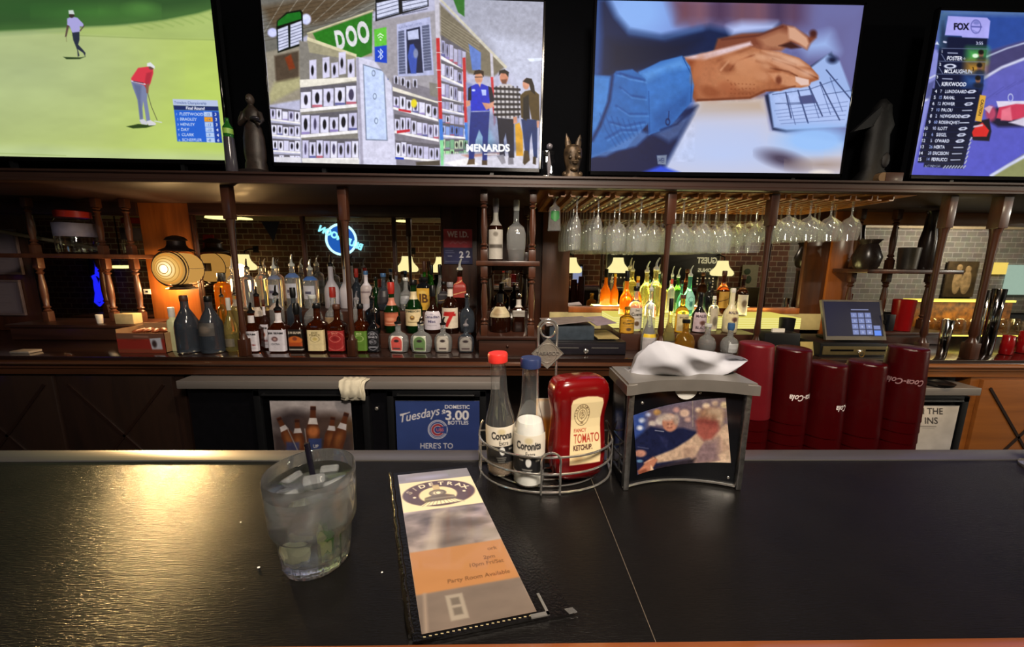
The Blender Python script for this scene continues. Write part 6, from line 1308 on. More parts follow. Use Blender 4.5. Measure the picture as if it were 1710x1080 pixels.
bottle(654, 471, 27, 'M', 'wine', 'green', 'tallcap:red', 'green whiskey bottle with red neck and salmon label', lab('#b5664a', (), (('rect', 0, 0, 60, 8, '#8f4632', 2), ('ell', 30, 40, 16, 10, '#c9886a', 3), ('rect', 10, 62, 50, 66, '#d8a88a', 1))), (.18, .50), 66, neck=('#c07a66', .66, .84))
bottle(691, 467, 29, 'M', 'wine', 'green', 'cap:black', 'green Irish whiskey bottle with cream label', lab('#d6c49a', (('JAMESON', 13, 9.5, '#2c3322'),), (('ell', 30, 40, 7, 11, '#6a4a24', 1.5), ('ell', 30, 36, 4, 4, '#c9a860', 1), ('rect', 14, 60, 46, 63, '#6a5a38', 1))), (.16, .50), 66, neck=('#d0c09a', .70, .86))
bottle(723, 476, 30, 'M', 'bell', 'brown', 'tallcap:black', 'dark whisky bottle with white handwritten style label', lab('#c6c1ce', (('Canadian', 28, 11, '#4a4668'), ('Mist', 48, 11, '#4a4668')), (('ell', 30, 12, 5, 4, '#9d98ac', 2), ('rect', 16, 60, 44, 62, '#8d889c', 1))), (.10, .56), 68)
bottle(752, 471, 29, 'M', 'std', 'brown', 'cap:grey', 'dark whisky bottle with big red number seven label', lab('#d3c8b6', (('7', 72, 58, '#b0201e'),), (('rect', 10, 22, 50, 32, '#b0201e', 1.5),)), (.12, .56), 66, neck=('#cfc7bd', .80, .97))
bottle(780, 490, 26, 'M', 'squat', 'smoke', 'cap:steel', 'clear faceted bottle with silver cap right of the red number seven', None, fill=.5, liq='smoke')
# back row
bottle(372, 455, 26, 'B', 'jar', 'orange', 'cap:steel', 'orange filled jar with metal lid beside the lantern', capf=.22)
bottle(390, 431, 22, 'C', 'tall', 'clear', 'spout:white', 'clear vodka bottle left of the first post, back row')
vod = lab('#b9bcca', (), (('rect', 16, 34, 44, 50, '#4a4a60', 2), ('rect', 20, 56, 40, 60, '#8a8aa0', 1.5)))
bottle(414, 432, 26, 'C', 'tall', 'clear', 'spout:steel', 'clear vodka bottle right of the first post, back row')
bottle(437, 430, 22, 'D', 'tall', 'clear', 'spout:steel', 'clear vodka bottle behind two others, back row', fill=.7, liq='yellow')
bottle(459, 430, 25, 'C', 'tall', 'clear', 'spout:clear', 'clear vodka bottle with grey label, left of the blue topped pair', vod, (.25, .6), 50, neck=('#7f8cae', .74, .83))
bottle(489, 425, 27, 'C', 'tall', 'clear', 'spout:clear', 'left of the two clear vodka bottles with blue shoulders', vod, (.25, .6), 50, neck=('#5f7fbe', .74, .84))
bottle(519, 433, 27, 'C', 'tall', 'clear', 'spout:clear', 'right of the two clear vodka bottles with blue shoulders', vod, (.25, .6), 50, neck=('#4a78c8', .74, .84))
bottle(553, 425, 26, 'C', 'bell', 'frost', 'spout:black', 'frosted white vodka bottle left of the second post')
bottle(577, 431, 22, 'C', 'bell', 'frost', 'spout:grey', 'frosted white vodka bottle half hidden by the second post')
bottle(596, 448, 18, 'D', 'std', 'smoke', 'tallcap:red', 'dark bottle with round red cap right of the second post')
bottle(612, 452, 20, 'B', 'std', 'frost', 'cap:blue', 'frosted bottle with blue cap and grey label', lab('#a59ca0', (), (('rect', 4, 26, 56, 32, '#6a5c64', 2),)), (.2, .7), 60)
bottle(628, 462, 14, 'C', 'wine', 'green', 'cap:black', 'slim dark green bottle beside the blue capped one')
bottle(641, 456, 24, 'B', 'round', 'smoke', 'cap:blue', 'round dark bottle with blue cap behind the red necked whiskey', lab('#2c2a30', ()), (.2, .6), 50)
bottle(662, 454, 15, 'D', 'std', 'clear', 'cap:brown', 'clear slim bottle with brown cap under the lamp reflection')
bottle(678, 463, 24, 'B', 'round', 'clear', 'cap:clear', 'round clear bottle with glass stopper', lab('#8f9298', ()), (.25, .5), 40)
bottle(708, 463, 24, 'B', 'jar', 'black', 'cap:black', 'black topped whisky bottle with yellow JB label', lab('#c79a34', (('JB', 52, 32, '#4a2c14'),), (('ell', 30, 16, 12, 8, '#d8b860', 3),)), (.05, .78), 70, capf=.12)
bottle(709, 436, 15, 'D', 'wine', 'lime', 'tallcap:brown', 'tall bright green bottle with brown foil')
bottle(721, 442, 14, 'C', 'wine', 'lime', 'tallcap:black', 'bright green bottle with black foil, left of the clear one')
bottle(735, 442, 17, 'C', 'wine', 'clear', 'tallcap:black', 'clear wine shaped bottle with black foil', fill=.6, liq='yellow')
bottle(741, 470, 20, 'B', 'square', 'brown', 'cap:black', 'square whisky bottle with slanted black label', lab('#26242a', (), (('line', [(0, 66), (60, 52)], 3, '#a88a5c'),)), (.3, .75), 66)
bottle(768, 432, 25, 'B', 'square', 'brown', 'spout:clear', 'square whisky bottle with slanted red label and silver spout', lab('#8c2c26', (), (('line', [(0, 30), (60, 12)], 3, '#c9a06c'), ('line', [(0, 72), (60, 54)], 3, '#c9a06c'))), (.35, .85), 66)
# shelf unit between the displays
bottle(828, 331, 25, 'U', 'std', 'brown', 'tallcap:grey', 'tall bottle with white label on the upper shelf of the middle unit', lab('#a8a59f', (), (('ell', 30, 12, 8, 6, '#6a645c', 2), ('rect', 4, 40, 56, 50, '#4a4540', 2))), (.03, .60), 66, neck=('#aeaba2', .68, .98))
bottle(862, 334, 33, 'U', 'crystal', 'clear', 'cap:clear', 'faceted crystal decanter on the upper shelf of the middle unit', fill=.22, liq='amber', capf=.16, name='decanter', cat='decanter')
bottle(835, 490, 36, 'V', 'jug', 'brown', 'tallcap:black', 'round dark bottle with cream label on the lower shelf of the middle unit', lab('#b9ad8c', (), (('ell', 22, 40, 12, 30, '#8f7c5c', 4),)), (.48, .80), 66)
bottle(866, 489, 23, 'V', 'square', 'brown', 'cap:steel', 'square dark bottle with small white neck label in the middle unit', lab('#8f8a84', (), (('rect', 5, 30, 55, 34, '#4a3c34', 2),)), (.44, .62), 60, neck=('#b9b4ae', .70, .92))
def acrylic():
    m = glow('yellow_acrylic', '#f3e374', .98); nt = m.node_tree; e = nt.nodes['Emission']; tc = nt.nodes.new('ShaderNodeTexCoord'); wv_ = nt.nodes.new('ShaderNodeTexWave')
    wv_.bands_direction = 'Z'; wv_.inputs['Scale'].default_value = 22; wv_.inputs['Distortion'].default_value = .4; r = nt.nodes.new('ShaderNodeValToRGB')
    r.color_ramp.elements[0].color = lin('#e2d264')+(1,); r.color_ramp.elements[1].color = lin('#f3e88c')+(1,); r.color_ramp.elements[1].position = .5
    nt.links.new(tc.outputs['Object'], wv_.inputs['Vector']); nt.links.new(wv_.outputs['Fac'], r.inputs[0]); nt.links.new(r.outputs[0], e.inputs[0]); return m
# right display on the glowing step
x0, x1 = XY(1022, 540, 2.3), XY(1333, 540, 2.3)
o = thing('bottle_riser', 'yellow glowing stepped riser under the right bottle display', 'riser', (x0, 2.11, CT_Z+.001))
MB().box((0, 0, 0), (XY(1234, 540, 2.3)-x0, .168, .0965), .002).build('lower_step', M_wood, o)
MB().box((0, .17, .101), (x1-x0, .45, .1715), .003).build('lit_step', acrylic(), o)
area('step_lamp', ((x0+x1)/2, 2.43, 1.066), ((x0+x1)/2, 2.43, 2.0), x1-x0, 9, YEL, .24)
MB().box((0, .17, 0), (x1-x0, .45, .1005), .002).build('step_base', M_wood, o)
cu = lambda bg: lab(bg, (('Jose', 12, 7, '#3a3428'), ('Cuervo', 30, 12, '#2c281f')), (('ell', 30, 60, 9, 9, '#5a4430', 2), ('rect', 10, 40, 50, 42, '#6a6048', 1)))
bottle(1046, 452, 22, 'b', 'bell', 'orange', 'tallcap:black', 'bright orange bottle with long black neck at the left of the right display', None)
bottle(1064, 461, 21, 'b', 'bell', 'orange', 'cap:yellow', 'bright orange bottle with yellow cap and grey neck label', neck=('#8f8c86', .66, .92))
bottle(1079, 436, 21, 'c', 'std', 'yellow', 'spout:clear', 'pale yellow bottle with clear spout, left of the tallest')
bottle(1094, 430, 26, 'b', 'std', 'yellow', 'spout:clear', 'tallest pale yellow bottle beside the third post')
bottle(1107, 448, 17, 'c', 'std', 'yellow', 'spout:clear', 'pale yellow bottle half hidden by the third post')
bottle(1061, 478, 24, 'm', 'std', 'clear', 'cap:black', 'clear tequila bottle with white label', cu('#bcb7b0'), (.06, .58), 66, yoff=.045)
bottle(1086, 466, 20, 'm', 'std', 'clear', 'spout:clear', 'clear bottle behind the yellow banded one')
bottle(1047, 512, 25, 'm', 'std', 'gold', 'cap:gold', 'gold tequila bottle with gold label behind the cash drawer corner', cu('#c08f2e'), (.04, .62), 68, yoff=-.036)
bottle(1084, 508, 27, 'f', 'cone', 'clear', 'cap:clear', 'clear bottle with yellow band and silver label', lab('#a9a6aa', (), (('rect', 0, 0, 60, 14, '#d8b61e', 2), ('ell', 30, 50, 16, 14, '#8d8a90', 4))), (.03, .46), 66)
bottle(1118, 498, 22, 'f', 'cone', 'yellow', 'tallcap:black', 'yellowish bottle with tall black cap right of the third post', lab('#3a3430', (), (('rect', 6, 10, 54, 20, '#8f8878', 2),)), (.05, .30), 60)
bottle(1121, 444, 16, 'c', 'std', 'clear', 'spout:clear', 'clear bottle with red neck band right of the third post', neck=('#b8443c', .80, .93))
bottle(1131, 447, 18, 'c', 'std', 'lime', 'spout:clear', 'green bottle with clear spout in the right display', lab('#143c1c', ()), (.30, .62), 60, yoff=.02)
bottle(1151, 443, 22, 'b', 'bell', 'teal', 'spout:clear', 'large pale blue green gin bottle in the right display', lab('#9adcc8', (), (('ring', 30, 34, 14, 12, 2, '#2a6a62'), ('ell', 30, 54, 9, 12, '#3a7a70', 3))), (.16, .62), 50)
bottle(1137, 468, 17, 'b', 'round', 'teal', 'cap:black', 'round pale blue green bottle in front of the green one', yoff=-.02)
bottle(1139, 492, 23, 'm', 'std', 'gold', 'cap:brown', 'golden rum bottle with cream label', lab('#c8bc96', (('BACARDI', 20, 8, '#4a3a24'),), (('ell', 34, 50, 10, 12, '#8f7c54', 4),)), (.05, .55), 66)
mal = lambda bg, w2: lab(bg, (('MALIBU', 20, 11, '#3a2430'),)+((('BLACK', 68, 11, '#2a1c28'),) if w2 else ()), (('ell', 32, 42, 10, 9, '#5a3a34', 3), ('line', [(32, 40), (30, 56)], 3, '#4a3028')))
bottle(1168, 488, 27, 'm', 'bell', 'black', 'cap:black', 'black coconut rum bottle with pale mauve label', mal('#b3a2ac', True), (.03, .56), 68)
bottle(1183, 470, 22, 'b', 'std', 'black', 'cap:black', 'black bottle behind the two coconut rums')
bottle(1191, 494, 17, 'm', 'tall', 'clear', 'cap:white', 'clear bottle with white label between the black and white rum bottles', lab('#b9b09c', (), (('ell', 30, 50, 14, 18, '#6a6456', 4),)), (.06, .72), 60, yoff=.05)
bottle(1207, 452, 22, 'b', 'std', 'amber', 'cap:brown', 'brown rum bottle under the lamp reflection in the right display', lab('#b38a3c', (), (('line', [(0, 50), (60, 30)], 4, '#5a3a1c'),)), (.2, .6), 60)
bottle(1221, 481, 27, 'm', 'bell', 'white', 'cap:white', 'white coconut rum bottle with palm label', mal('#d2c79c', False), (.10, .60), 66)
bottle(1239, 459, 22, 'b', 'std', 'brown', 'cap:brown', 'brown bottle with white label at the right end of the right display', lab('#c9c3b4', (), (('ell', 30, 36, 12, 14, '#6a5c4a', 4),)), (.05, .58), 66)
bottle(1144, 533, 35, 'f', 'round', 'gold', 'cap:black', 'round golden tequila bottle behind the paper napkin')
bottle(1181, 540, 32, 'f', 'round', 'clear', 'cap:clear', 'round clear tequila bottle left of the blue stoppered one', fill=.4, liq='amber')
bottle(1219, 539, 32, 'f', 'round', 'clear', 'tallcap:blue', 'round clear tequila bottle with blue stopper', lab('#aeb2b6', ()), (.1, .45), 34)
# ---------------------------------------------------------------- stemware hanging in the rack
ZF = LED_Z-.0203
def stem_mesh(kind):
    L, R_ = {'wine': (.272, .040), 'flute': (.268, .0275), 'balloon': (.205, .046), 'goblet': (.17, .034)}[kind]
    if kind == 'flute': pr = [(.0, 0), (.031, .0), (.032, .0015), (.012, .004), (.0045, .010), (.0042, .085), (.009, .098), (.020, .125), (.0265, .165), (.0272, .20), (.0235, L)]
    elif kind == 'balloon': pr = [(.0, 0), (.033, 0), (.034, .0015), (.012, .004), (.0048, .010), (.0045, .075), (.010, .086), (.030, .098), (.0435, .122), (.046, .145), (.043, .175), (.037, L)]
    elif kind == 'goblet': pr = [(.0, 0), (.031, 0), (.032, .0012), (.013, .0035), (.0065, .014), (.0065, .03), (.013, .042), (.027, .052), (.030, .07), (.0345, L)]
    else: pr = [(.0, 0), (.033, 0), (.034, .0015), (.012, .004), (.0045, .010), (.0042, .118), (.009, .128), (.027, .142), (.0385, .168), (.0402, .19), (.0385, .222), (.0335, L)]
    mb = MB(); mb.lathe([(max(r, .0005), -z) for r, z in pr], 20, cap0=False, cap1=False); return mb
M_stem = thin_glass('stemware_glass', (0.93, 0.95, 0.95), ior=1.6, milk=.09, milkcol='#f2f4f6')
protos = {}
def hang(kind, x, y, label, group):
    t = None
    if kind not in protos:
        o = stem_mesh(kind).build({'wine': 'wine_glass', 'flute': 'champagne_flute', 'balloon': 'balloon_glass', 'goblet': 'beer_goblet'}[kind], M_stem, None, (x, y, ZF), angle=50); protos[kind] = o
    else: o = protos[kind].copy(); COL.objects.link(o); o.location = (x, y, ZF)
    return tag(o, label, 'glass', group)
gb = hang('goblet', SLOT[0], 2.03, 'stemmed beer glass with green emblem hanging alone at the left of the rack', None)
def paint_emblem(U, V):
    p = Paint(U*40, V*60, '#9fb0a8'); p.poly([(4, 4), (36, 4), (34, 24), (26, 34), (14, 34), (6, 24)], '#1d5a2c', 2); p.ell(20, 18, 8, 8, '#2f7a3c', 3); p.rect(4, 38, 36, 60, '#8fa0a4', 4); return p
for i, x in enumerate(SLOT[1:15], 1):
    kind = 'flute' if i <= 2 else ('balloon' if i >= 11 else 'wine')
    for j in range(6 if kind != 'balloon' else 5):
        y = 2.005+j*(.092 if kind != 'balloon' else .105)
        if kind == 'wine' and ((i in (5, 10) and j < 1) or (i in (9,) and j < 2)): continue
        if kind == 'balloon' and i == 14 and j > 2: continue
        lab_ = {'flute': 'slim champagne flute hanging upside down at the left end of the rack', 'wine': 'wine glass hanging upside down in the middle of the rack', 'balloon': 'wide bowled glass hanging upside down at the right end of the rack'}[kind]
        hang(kind, x, y, lab_, {'flute': 'champagne flutes in the rack', 'wine': 'wine glasses in the rack', 'balloon': 'wide bowled glasses in the rack'}[kind])
em = MB(); fz = .085
for k in range(8):
    a0 = math.radians(-90-42+84*k/8); a1 = math.radians(-90-42+84*(k+1)/8); r0, r1 = .0308, .0338
    em.quad((r0*math.cos(a0), r0*math.sin(a0), -.072), (r0*math.cos(a1), r0*math.sin(a1), -.072), (r1*math.cos(a1), r1*math.sin(a1), -.128+.02*abs(k-3.5)/4), (r1*math.cos(a0), r1*math.sin(a0), -.128+.02*abs(k-3.5)/4))
em.build('green_emblem', mat('emblem_green', '#2c7038', 0.5), gb, flip=False)
# ---------------------------------------------------------------- lantern on the oak panel
lp = PY(300, 447, 2.45)
o = thing('lantern', 'black railway style lantern with two glowing lenses on the oak panel', 'lantern', (lp[0], 2.45, lp[2]))
M_iron = mat('lantern_iron', '#1b1210', 0.45, .6, bump=.3)
o.scale = (.92, .92, .92)
M_lens = glow('lantern_lens', '#fbd27c', 1.0)
def hot_center(m):
    nt = m.node_tree; e = nt.nodes['Emission']; tc = nt.nodes.new('ShaderNodeTexCoord'); mp = nt.nodes.new('ShaderNodeMapping'); mp.inputs['Location'].default_value = (-.08, 1.2, .05); mp.inputs['Scale'].default_value = (10, 10, 10)
    ln = nt.nodes.new('ShaderNodeVectorMath'); ln.operation = 'LENGTH'; r = nt.nodes.new('ShaderNodeValToRGB'); nt.links.new(tc.outputs['Object'], mp.inputs[0]); nt.links.new(mp.outputs[0], ln.inputs[0]); nt.links.new(ln.outputs['Value'], r.inputs[0]); nt.links.new(r.outputs[0], e.inputs[0])
    cr = r.color_ramp; cr.elements[0].position = .12; cr.elements[0].color = (3.0, 2.6, 1.5, 1); cr.elements[1].position = 1.0; cr.elements[1].color = lin('#d98c34')+(1,)
    for ps, c in ((.34, (1.15, .95, .50, 1)), (.62, lin('#f6c56c')+(1,))): q = cr.elements.new(ps); q.color = c
hot_center(M_lens); M_core = glow('lantern_core', '#fff2b0', 5.0)
def lens(nm, cx, cz, y, ang):
    Rm = Matrix.Translation((cx, y, cz)) @ Matrix.Rotation(math.radians(ang), 4, 'Z') @ Matrix.Rotation(math.radians(90), 4, 'X')
    pr = [(.0005, .040)]
    for k in range(1, 8):
        r = .103*k/7; z = .040*(1-(r/.112)**2); pr += [(r-.006, z+.004), (r, z)]
    pr += [(.104, 0), (.104, -.012)]
    l_ = MB().lathe(pr, 40, cap0=False).transform(Rm).build(nm, M_lens, o)
    gr = MB()
    for r in (.030, .050, .068, .086): gr.tube([(r*math.cos(2*math.pi*k/32), r*math.sin(2*math.pi*k/32), .0405*(1-(r/.112)**2)+.004) for k in range(32)], .0026, 6, True)
    gr.transform(Rm).build('lens_groove', glow('lens_groove', '#e0a44e', .72), l_)
    g = MB().tube([(.112*math.cos(2*math.pi*k/40), .112*math.sin(2*math.pi*k/40), .0) for k in range(40)], .0042, 8, True).transform(Rm); g.build('lens_ring', M_iron, l_)
    return l_
lens('lens', 0, -.005, -.085, 0)
MB().tube([(0, y_, -.005) for y_ in (-.094, -.05, 0, .05, .078)], [.104, .107, .107, .106, .104], 36).build('glass_drum', glow('drum_glass', '#f2b45c', .62), o)
MB().lathe([(.100, .112), (.096, .120), (.062, .136), (.052, .155), (.050, .180), (.064, .186), (.05, .205), (.018, .218)], 28).build('cap', M_iron, o)
MB().lathe([(.06, -.112), (.052, -.126), (.070, -.130), (.072, -.136), (.088, -.140), (.088, -.146)], 28).build('base', M_iron, o)
gd = MB()
for y_ in (-.075, .062): gd.tube([(.122*math.cos(2*math.pi*k/40), y_, -.005+.122*math.sin(2*math.pi*k/40)) for k in range(40)], .0026, 6, True)
for s_ in (-1, 1): gd.tube([(s_*.122, -.075, -.005), (s_*.122, .062, -.005)], .0024, 6)
gd.build('wire_guard', M_iron, o)
MB().box((-.03, .080, -.03), (.03, .134, .03), .003).build('bracket', M_iron, o)
pl_ = point('lantern_bulb_light', (lp[0]+.02, 2.45-.21, lp[2]-.03), 4.5, AMBER, .05)
spot('lantern_beam', (lp[0]+.02, 2.45-.18, lp[2]), (-.29, .50, 1.07), 185, (1.0, .64, .26), 20, 1.0, .05)
pl2 = point('lantern_side_light', (lp[0]+.21, 2.50, lp[2]-.12), 5, AMBER, .03)
point('lantern_wall_light', (lp[0]-.15, 2.49, lp[2]-.12), 6, AMBER, .03)
# ---------------------------------------------------------------- signs, frames on the back wall
def board(name, label, cat, pxs, Y, paint, nu, nv, m, frame=None, fm=None, depth=.012):
    (x0, y0), (x1, y1) = pxs; a = PY(x0, y0, Y); b = PY(x1, y1, Y)
    c = ((a[0]+b[0])/2, Y, b[2]); o = thing(name, label, cat, c)
    P = [(a[0], Y, a[2]), (b[0], Y, a[2]), (a[0], Y, b[2])]
    picture('print', flat(*P), nu, nv, paint, m, o, False, c)
    w2 = (b[0]-a[0])/2; h_ = a[2]-b[2]
    MB().box((-w2, .0006, 0), (w2, depth, h_)).build('backing', M_black, o)
    if frame:
        f = frame; mb = MB(); mb.box((-w2-f, -.008, -f), (w2+f, depth, 0), .002).box((-w2-f, -.008, h_), (w2+f, depth, h_+f), .002).box((-w2-f, -.008, 0), (-w2, depth, h_), .002).box((w2, -.008, 0), (w2+f, depth, h_), .002); mb.build('frame', fm, o)
    return o
def paint_id(U, V):
    p = Paint(U*60, V*70, '#2c2f5c'); p.step = 1; p.rect(0, 0, 60, 37, '#b23444', 1); p.noise(12, .3, 3)
    p.text('WE I.D.', 30, 16, 11.5, '#efe2e6', align='CENTER', bold=.03, sx=.84); p.line([(14, 29), (20, 25), (24, 29), (30, 25), (35, 29), (42, 25), (48, 27)], 2.2, '#c07a84', 1.2, .8)
    p.text('2', 37, 57, 13, '#efeef6', align='CENTER', bold=.035); p.text('2', 51, 56, 13, '#efeef6', align='CENTER', bold=.035)
    p.line([(4, 43), (20, 43)], 1.2, '#7a7c9c', .6); p.line([(4, 47), (22, 47)], 1.2, '#7a7c9c', .6); p.line([(9, 54), (17, 54)], 1.5, '#a9aabf', .6); p.line([(4, 65), (52, 65)], 1.8, '#6f7290', .8, .8); return p
board('age_sign', 'red and navy WE I.D. sign with two number tiles on the dark panel', 'sign', ((740, 382), (789, 441)), 2.574, paint_id, 60, 72, M_poster, depth=.010)
def paint_cert(U, V):
    p = Paint(U*40, V*60, '#6a5f68'); p.rect(4, 4, 36, 56, '#746a72', 1)
    for i in range(9): p.line([(8, 10+i*5), (32-(i % 3)*4, 10+i*5)], .8, '#5c525c', .6, .7)
    return p
M_frame = mat('frame_dark', '#2c221f', 0.4)
board('framed_certificate', 'framed certificate on the far left wall, upper of two', 'picture', ((-60, 385), (36, 455)), 2.60, paint_cert, 30, 40, M_poster, .014, mat('frame_mauve', '#594d52', 0.5), .008)
board('framed_certificate', 'framed certificate on the far left wall, lower of two', 'picture', ((-60, 470), (40, 523)), 2.60, paint_cert, 30, 40, M_poster, .014, mat('frame_mauve', '#594d52', 0.5), .008)
a = PY(243, 487, 2.56); o = thing('wall_plate', 'white outlet plate left of the lantern panel', 'outlet', (a[0], 2.573, a[2]))
MB().box((-.022, -.004, -.018), (.022, .003, .018), .002).build('plate', M_white, o); MB().box((-.008, -.006, -.006), (.008, -.004, .006)).build('socket', M_black, o)
a = PY(0, 386, 2.5735); b = PY(166, 416, 2.5735); o = thing('pale_streak', 'long pale streak slanting down to the left spindle shelf', 'streak', tuple(b))
MB().tube([tuple(a-b+(a-b)*.3), (0, 0, 0)], .012, 10).build('streak', mat('streak_beige', '#8d8168', 0.5), o)  # tube standing in for a pale slanting streak of unknown nature
# ---------------------------------------------------------------- things on the back counter
def at(px, py, Y): p = PY(px, py, Y); return p[0], p[2]
def boxthing(name, label, cat, px0, px1, ptop, Y, zb, m, depth=.12, bev=.003, group=None, tilt=0):
    a = PY(px0, ptop, Y); b = PY(px1, ptop, Y); w2 = (b[0]-a[0])/2
    o = thing(name, label, cat, ((a[0]+b[0])/2, Y, zb), tilt, group)
    MB().box((-w2, 0, 0), (w2, depth, a[2]-zb), bev).build('body', m, o); return o, w2, a[2]-zb
# left cash drawer with papers
CZ_ = CT_Z+.0008
o, w2, hh = boxthing('cash_drawer', 'black cash drawer with papers on top, left of the right display', 'cash drawer', 908, 1046, 570, 2.0, CZ_, mat('drawer_black', '#17161b', 0.35, vary=.1), .36)
fp = MB().box((-w2+.004, -.006, .006), (w2-.004, 0, hh-.010), .002).build('drawer_front', mat('drawer_front', '#232028', 0.4, .3), o)
for s in (-1, 1): MB().box((s*.11-.075, -.0075, hh*.55-.003), (s*.11+.075, -.006, hh*.55+.003)).build('slot', M_chrome, fp)
MB().lathe([(.014, 0), (.014, .004), (.009, .008), (.006, .009)], 16).transform(Matrix.Translation((.005, -.006, hh*.30)) @ Matrix.Rotation(math.radians(90), 4, 'X')).build('lock', M_chrome, fp)
def paper(name, label, px0, px1, ptop, pbot, Y, m, skew=.0, lift=.0, group=None, th=.004, up=0):
    zt_ = CZ_+hh+up; a = PY(px0, pbot, Y); b = PY(px1, pbot, Y); d = .24; o = thing(name, label, 'papers', ((a[0]+b[0])/2, Y, max(a[2], zt_+.0025)), math.radians(skew), group); w_ = (b[0]-a[0])/2
    top = max(.002, PY(px0, ptop, Y+d)[2]-a[2])
    mb = MB(); A = [mb.bm.verts.new(p) for p in ((-w_, 0, 0), (w_, 0, lift), (w_, d, top+lift*.4), (-w_, d, top))]; B = [mb.bm.verts.new(v.co+Vector((0, 0, th))) for v in A]
    mb.bm.faces.new(A[::-1]); mb.bm.faces.new(B)
    for i in range(4): mb.bm.faces.new((A[i], A[(i+1) % 4], B[(i+1) % 4], B[i]))
    mb.build('sheets', m, o); return o
tray, tw2, th2 = boxthing('paper_tray', 'dark plastic tray on the cash drawer', 'tray', 918, 993, 545, 2.04, CZ_+hh+.0005, mat('tray_slate', '#39424c', 0.3, vary=.2), .26)
paper('paper_stack', 'stack of grey papers lying on the dark tray', 912, 992, 534, 546, 2.035, mat('grey_paper', '#7f7472', 0.7), 4, .028, th=.006, up=th2+.002)
paper('envelope', 'mauve envelope leaning beside the paper stack', 996, 1030, 530, 544, 2.06, mat('mauve_paper', '#8a7c8c', 0.6), 6, .015, th=.003)
paper('notepad', 'yellowish notepad on the right of the cash drawer', 998, 1034, 557, 566, 2.03, mat('pad_paper', '#9c8c5c', 0.7), 2, 0, th=.006, up=.006)
# tablet till and its drawer
o, w2, hh2 = boxthing('cash_drawer', 'olive faced cash drawer with keys in the lock under the tablet', 'cash drawer', 1371, 1500, 573, 1.985, CZ_, M_black, .28)
fp = MB().box((-w2+.012, -.006, .012), (w2-.004, 0, hh2-.016), .002).build('drawer_front', mat('drawer_olive', '#5c5236', 0.4, .3), o)
for s in (-1, 1): MB().box((s*.10-.065, -.0075, hh2*.5-.005), (s*.10+.065, -.006, hh2*.5+.005)).build('slot', M_blackg, fp)
kk = MB(); kk.lathe([(.012, 0), (.012, .006), (.006, .012)], 14).transform(Matrix.Translation((0, -.006, hh2*.42)) @ Matrix.Rotation(math.radians(90), 4, 'X')); kk.build('lock', M_chrome, fp)
MB().tube([(.014*math.cos(2*math.pi*k/18), -.022, hh2*.42-.012+.016*math.sin(2*math.pi*k/18)) for k in range(18)], .0016, 6, True).box((-.006, -.026, .004), (.008, -.020, hh2*.42-.026), .001).build('keys', MATS['cap_gold'], fp)
zt_ = CZ_+hh2+.0005
tl, tr, bl = PY(1374, 503, 2.09), PY(1467, 503, 2.09), PY(1383, 558, 2.02)
o = thing('tablet_till', 'dark touch screen tablet till with a blue keypad above the olive drawer', 'tablet', ((tl[0]+tr[0])/2, 2.05, zt_))
oc = np.array([(tl[0]+tr[0])/2, 2.05, zt_]); wv = tr-tl; tw = wv[0]; TB = .062
P00 = np.array([tl[0], 2.085, tl[2]]); P10 = np.array([tr[0], 2.085, tl[2]]); P01 = np.array([tl[0]+.004, 2.030, zt_+.032])
def paint_till(U, V):
    p = Paint(U*100, V*62, '#12142c'); p.grad(0, 0, 100, 62, '#131632', '#0f1024'); p.step = .9
    p.line([(48, 14.5), (78, 14.5)], 1.6, '#8d94bc', .6)
    for r in range(4):
        for c in range(3):
            x = 46+c*12.4; y = 20+r*10.2; p.rect(x, y, x+10.8, y+8.8, '#7885b8', .8); p.text(str(r*3+c+1) if r < 3 else ('*', '0', '#')[c], x+5.4, y+6.4, 3.6, '#d8def4', align='CENTER')
    p.rect(84, 43, 96, 50, '#7885b8', .8); p.rect(84, 51.5, 96.5, 61, '#5f8cf0', .8); return p
picture('screen', flat(P00, P10, P01), 120, 76, paint_till, picture_mat('till_screen', .3, estr=1.0, spec=.08), o, False, tuple(oc))
dn = np.cross(P10-P00, P01-P00); dn = dn/np.linalg.norm(dn); dn = dn if dn[1] > 0 else -dn
ee = (P10-P00)/np.linalg.norm(P10-P00); vv = (P01-P00)/np.linalg.norm(P01-P00)
mb = MB(); 
cs = [P00-ee*.010-vv*.010, P10+ee*.014-vv*.010, P10+(P01-P00)+ee*.014+vv*.022, P01-ee*.010+vv*.022]
A = [mb.bm.verts.new(c-oc+dn*.001) for c in cs]; B = [mb.bm.verts.new(c-oc+dn*.016) for c in cs]
mb.bm.faces.new(A[::-1]); mb.bm.faces.new(B)
for i in range(4): mb.bm.faces.new((A[i], A[(i+1) % 4], B[(i+1) % 4], B[i]))
mb.build('case', mat('tablet_case', '#55504a', 0.35, .4), o)
MB().box((-tw*.3, .03, 0), (tw*.3, .13, .012), .003).box((-.03, .04, .008), (.03, .08, .09), .004).build('stand', M_black, o)
MB().box((tw*.5+.020, -.02, .06), (tw*.5+.055, .02, .155), .004).box((tw*.5+.010, -.005, .10), (tw*.5+.022, .005, .12)).build('card_reader', M_black, o)
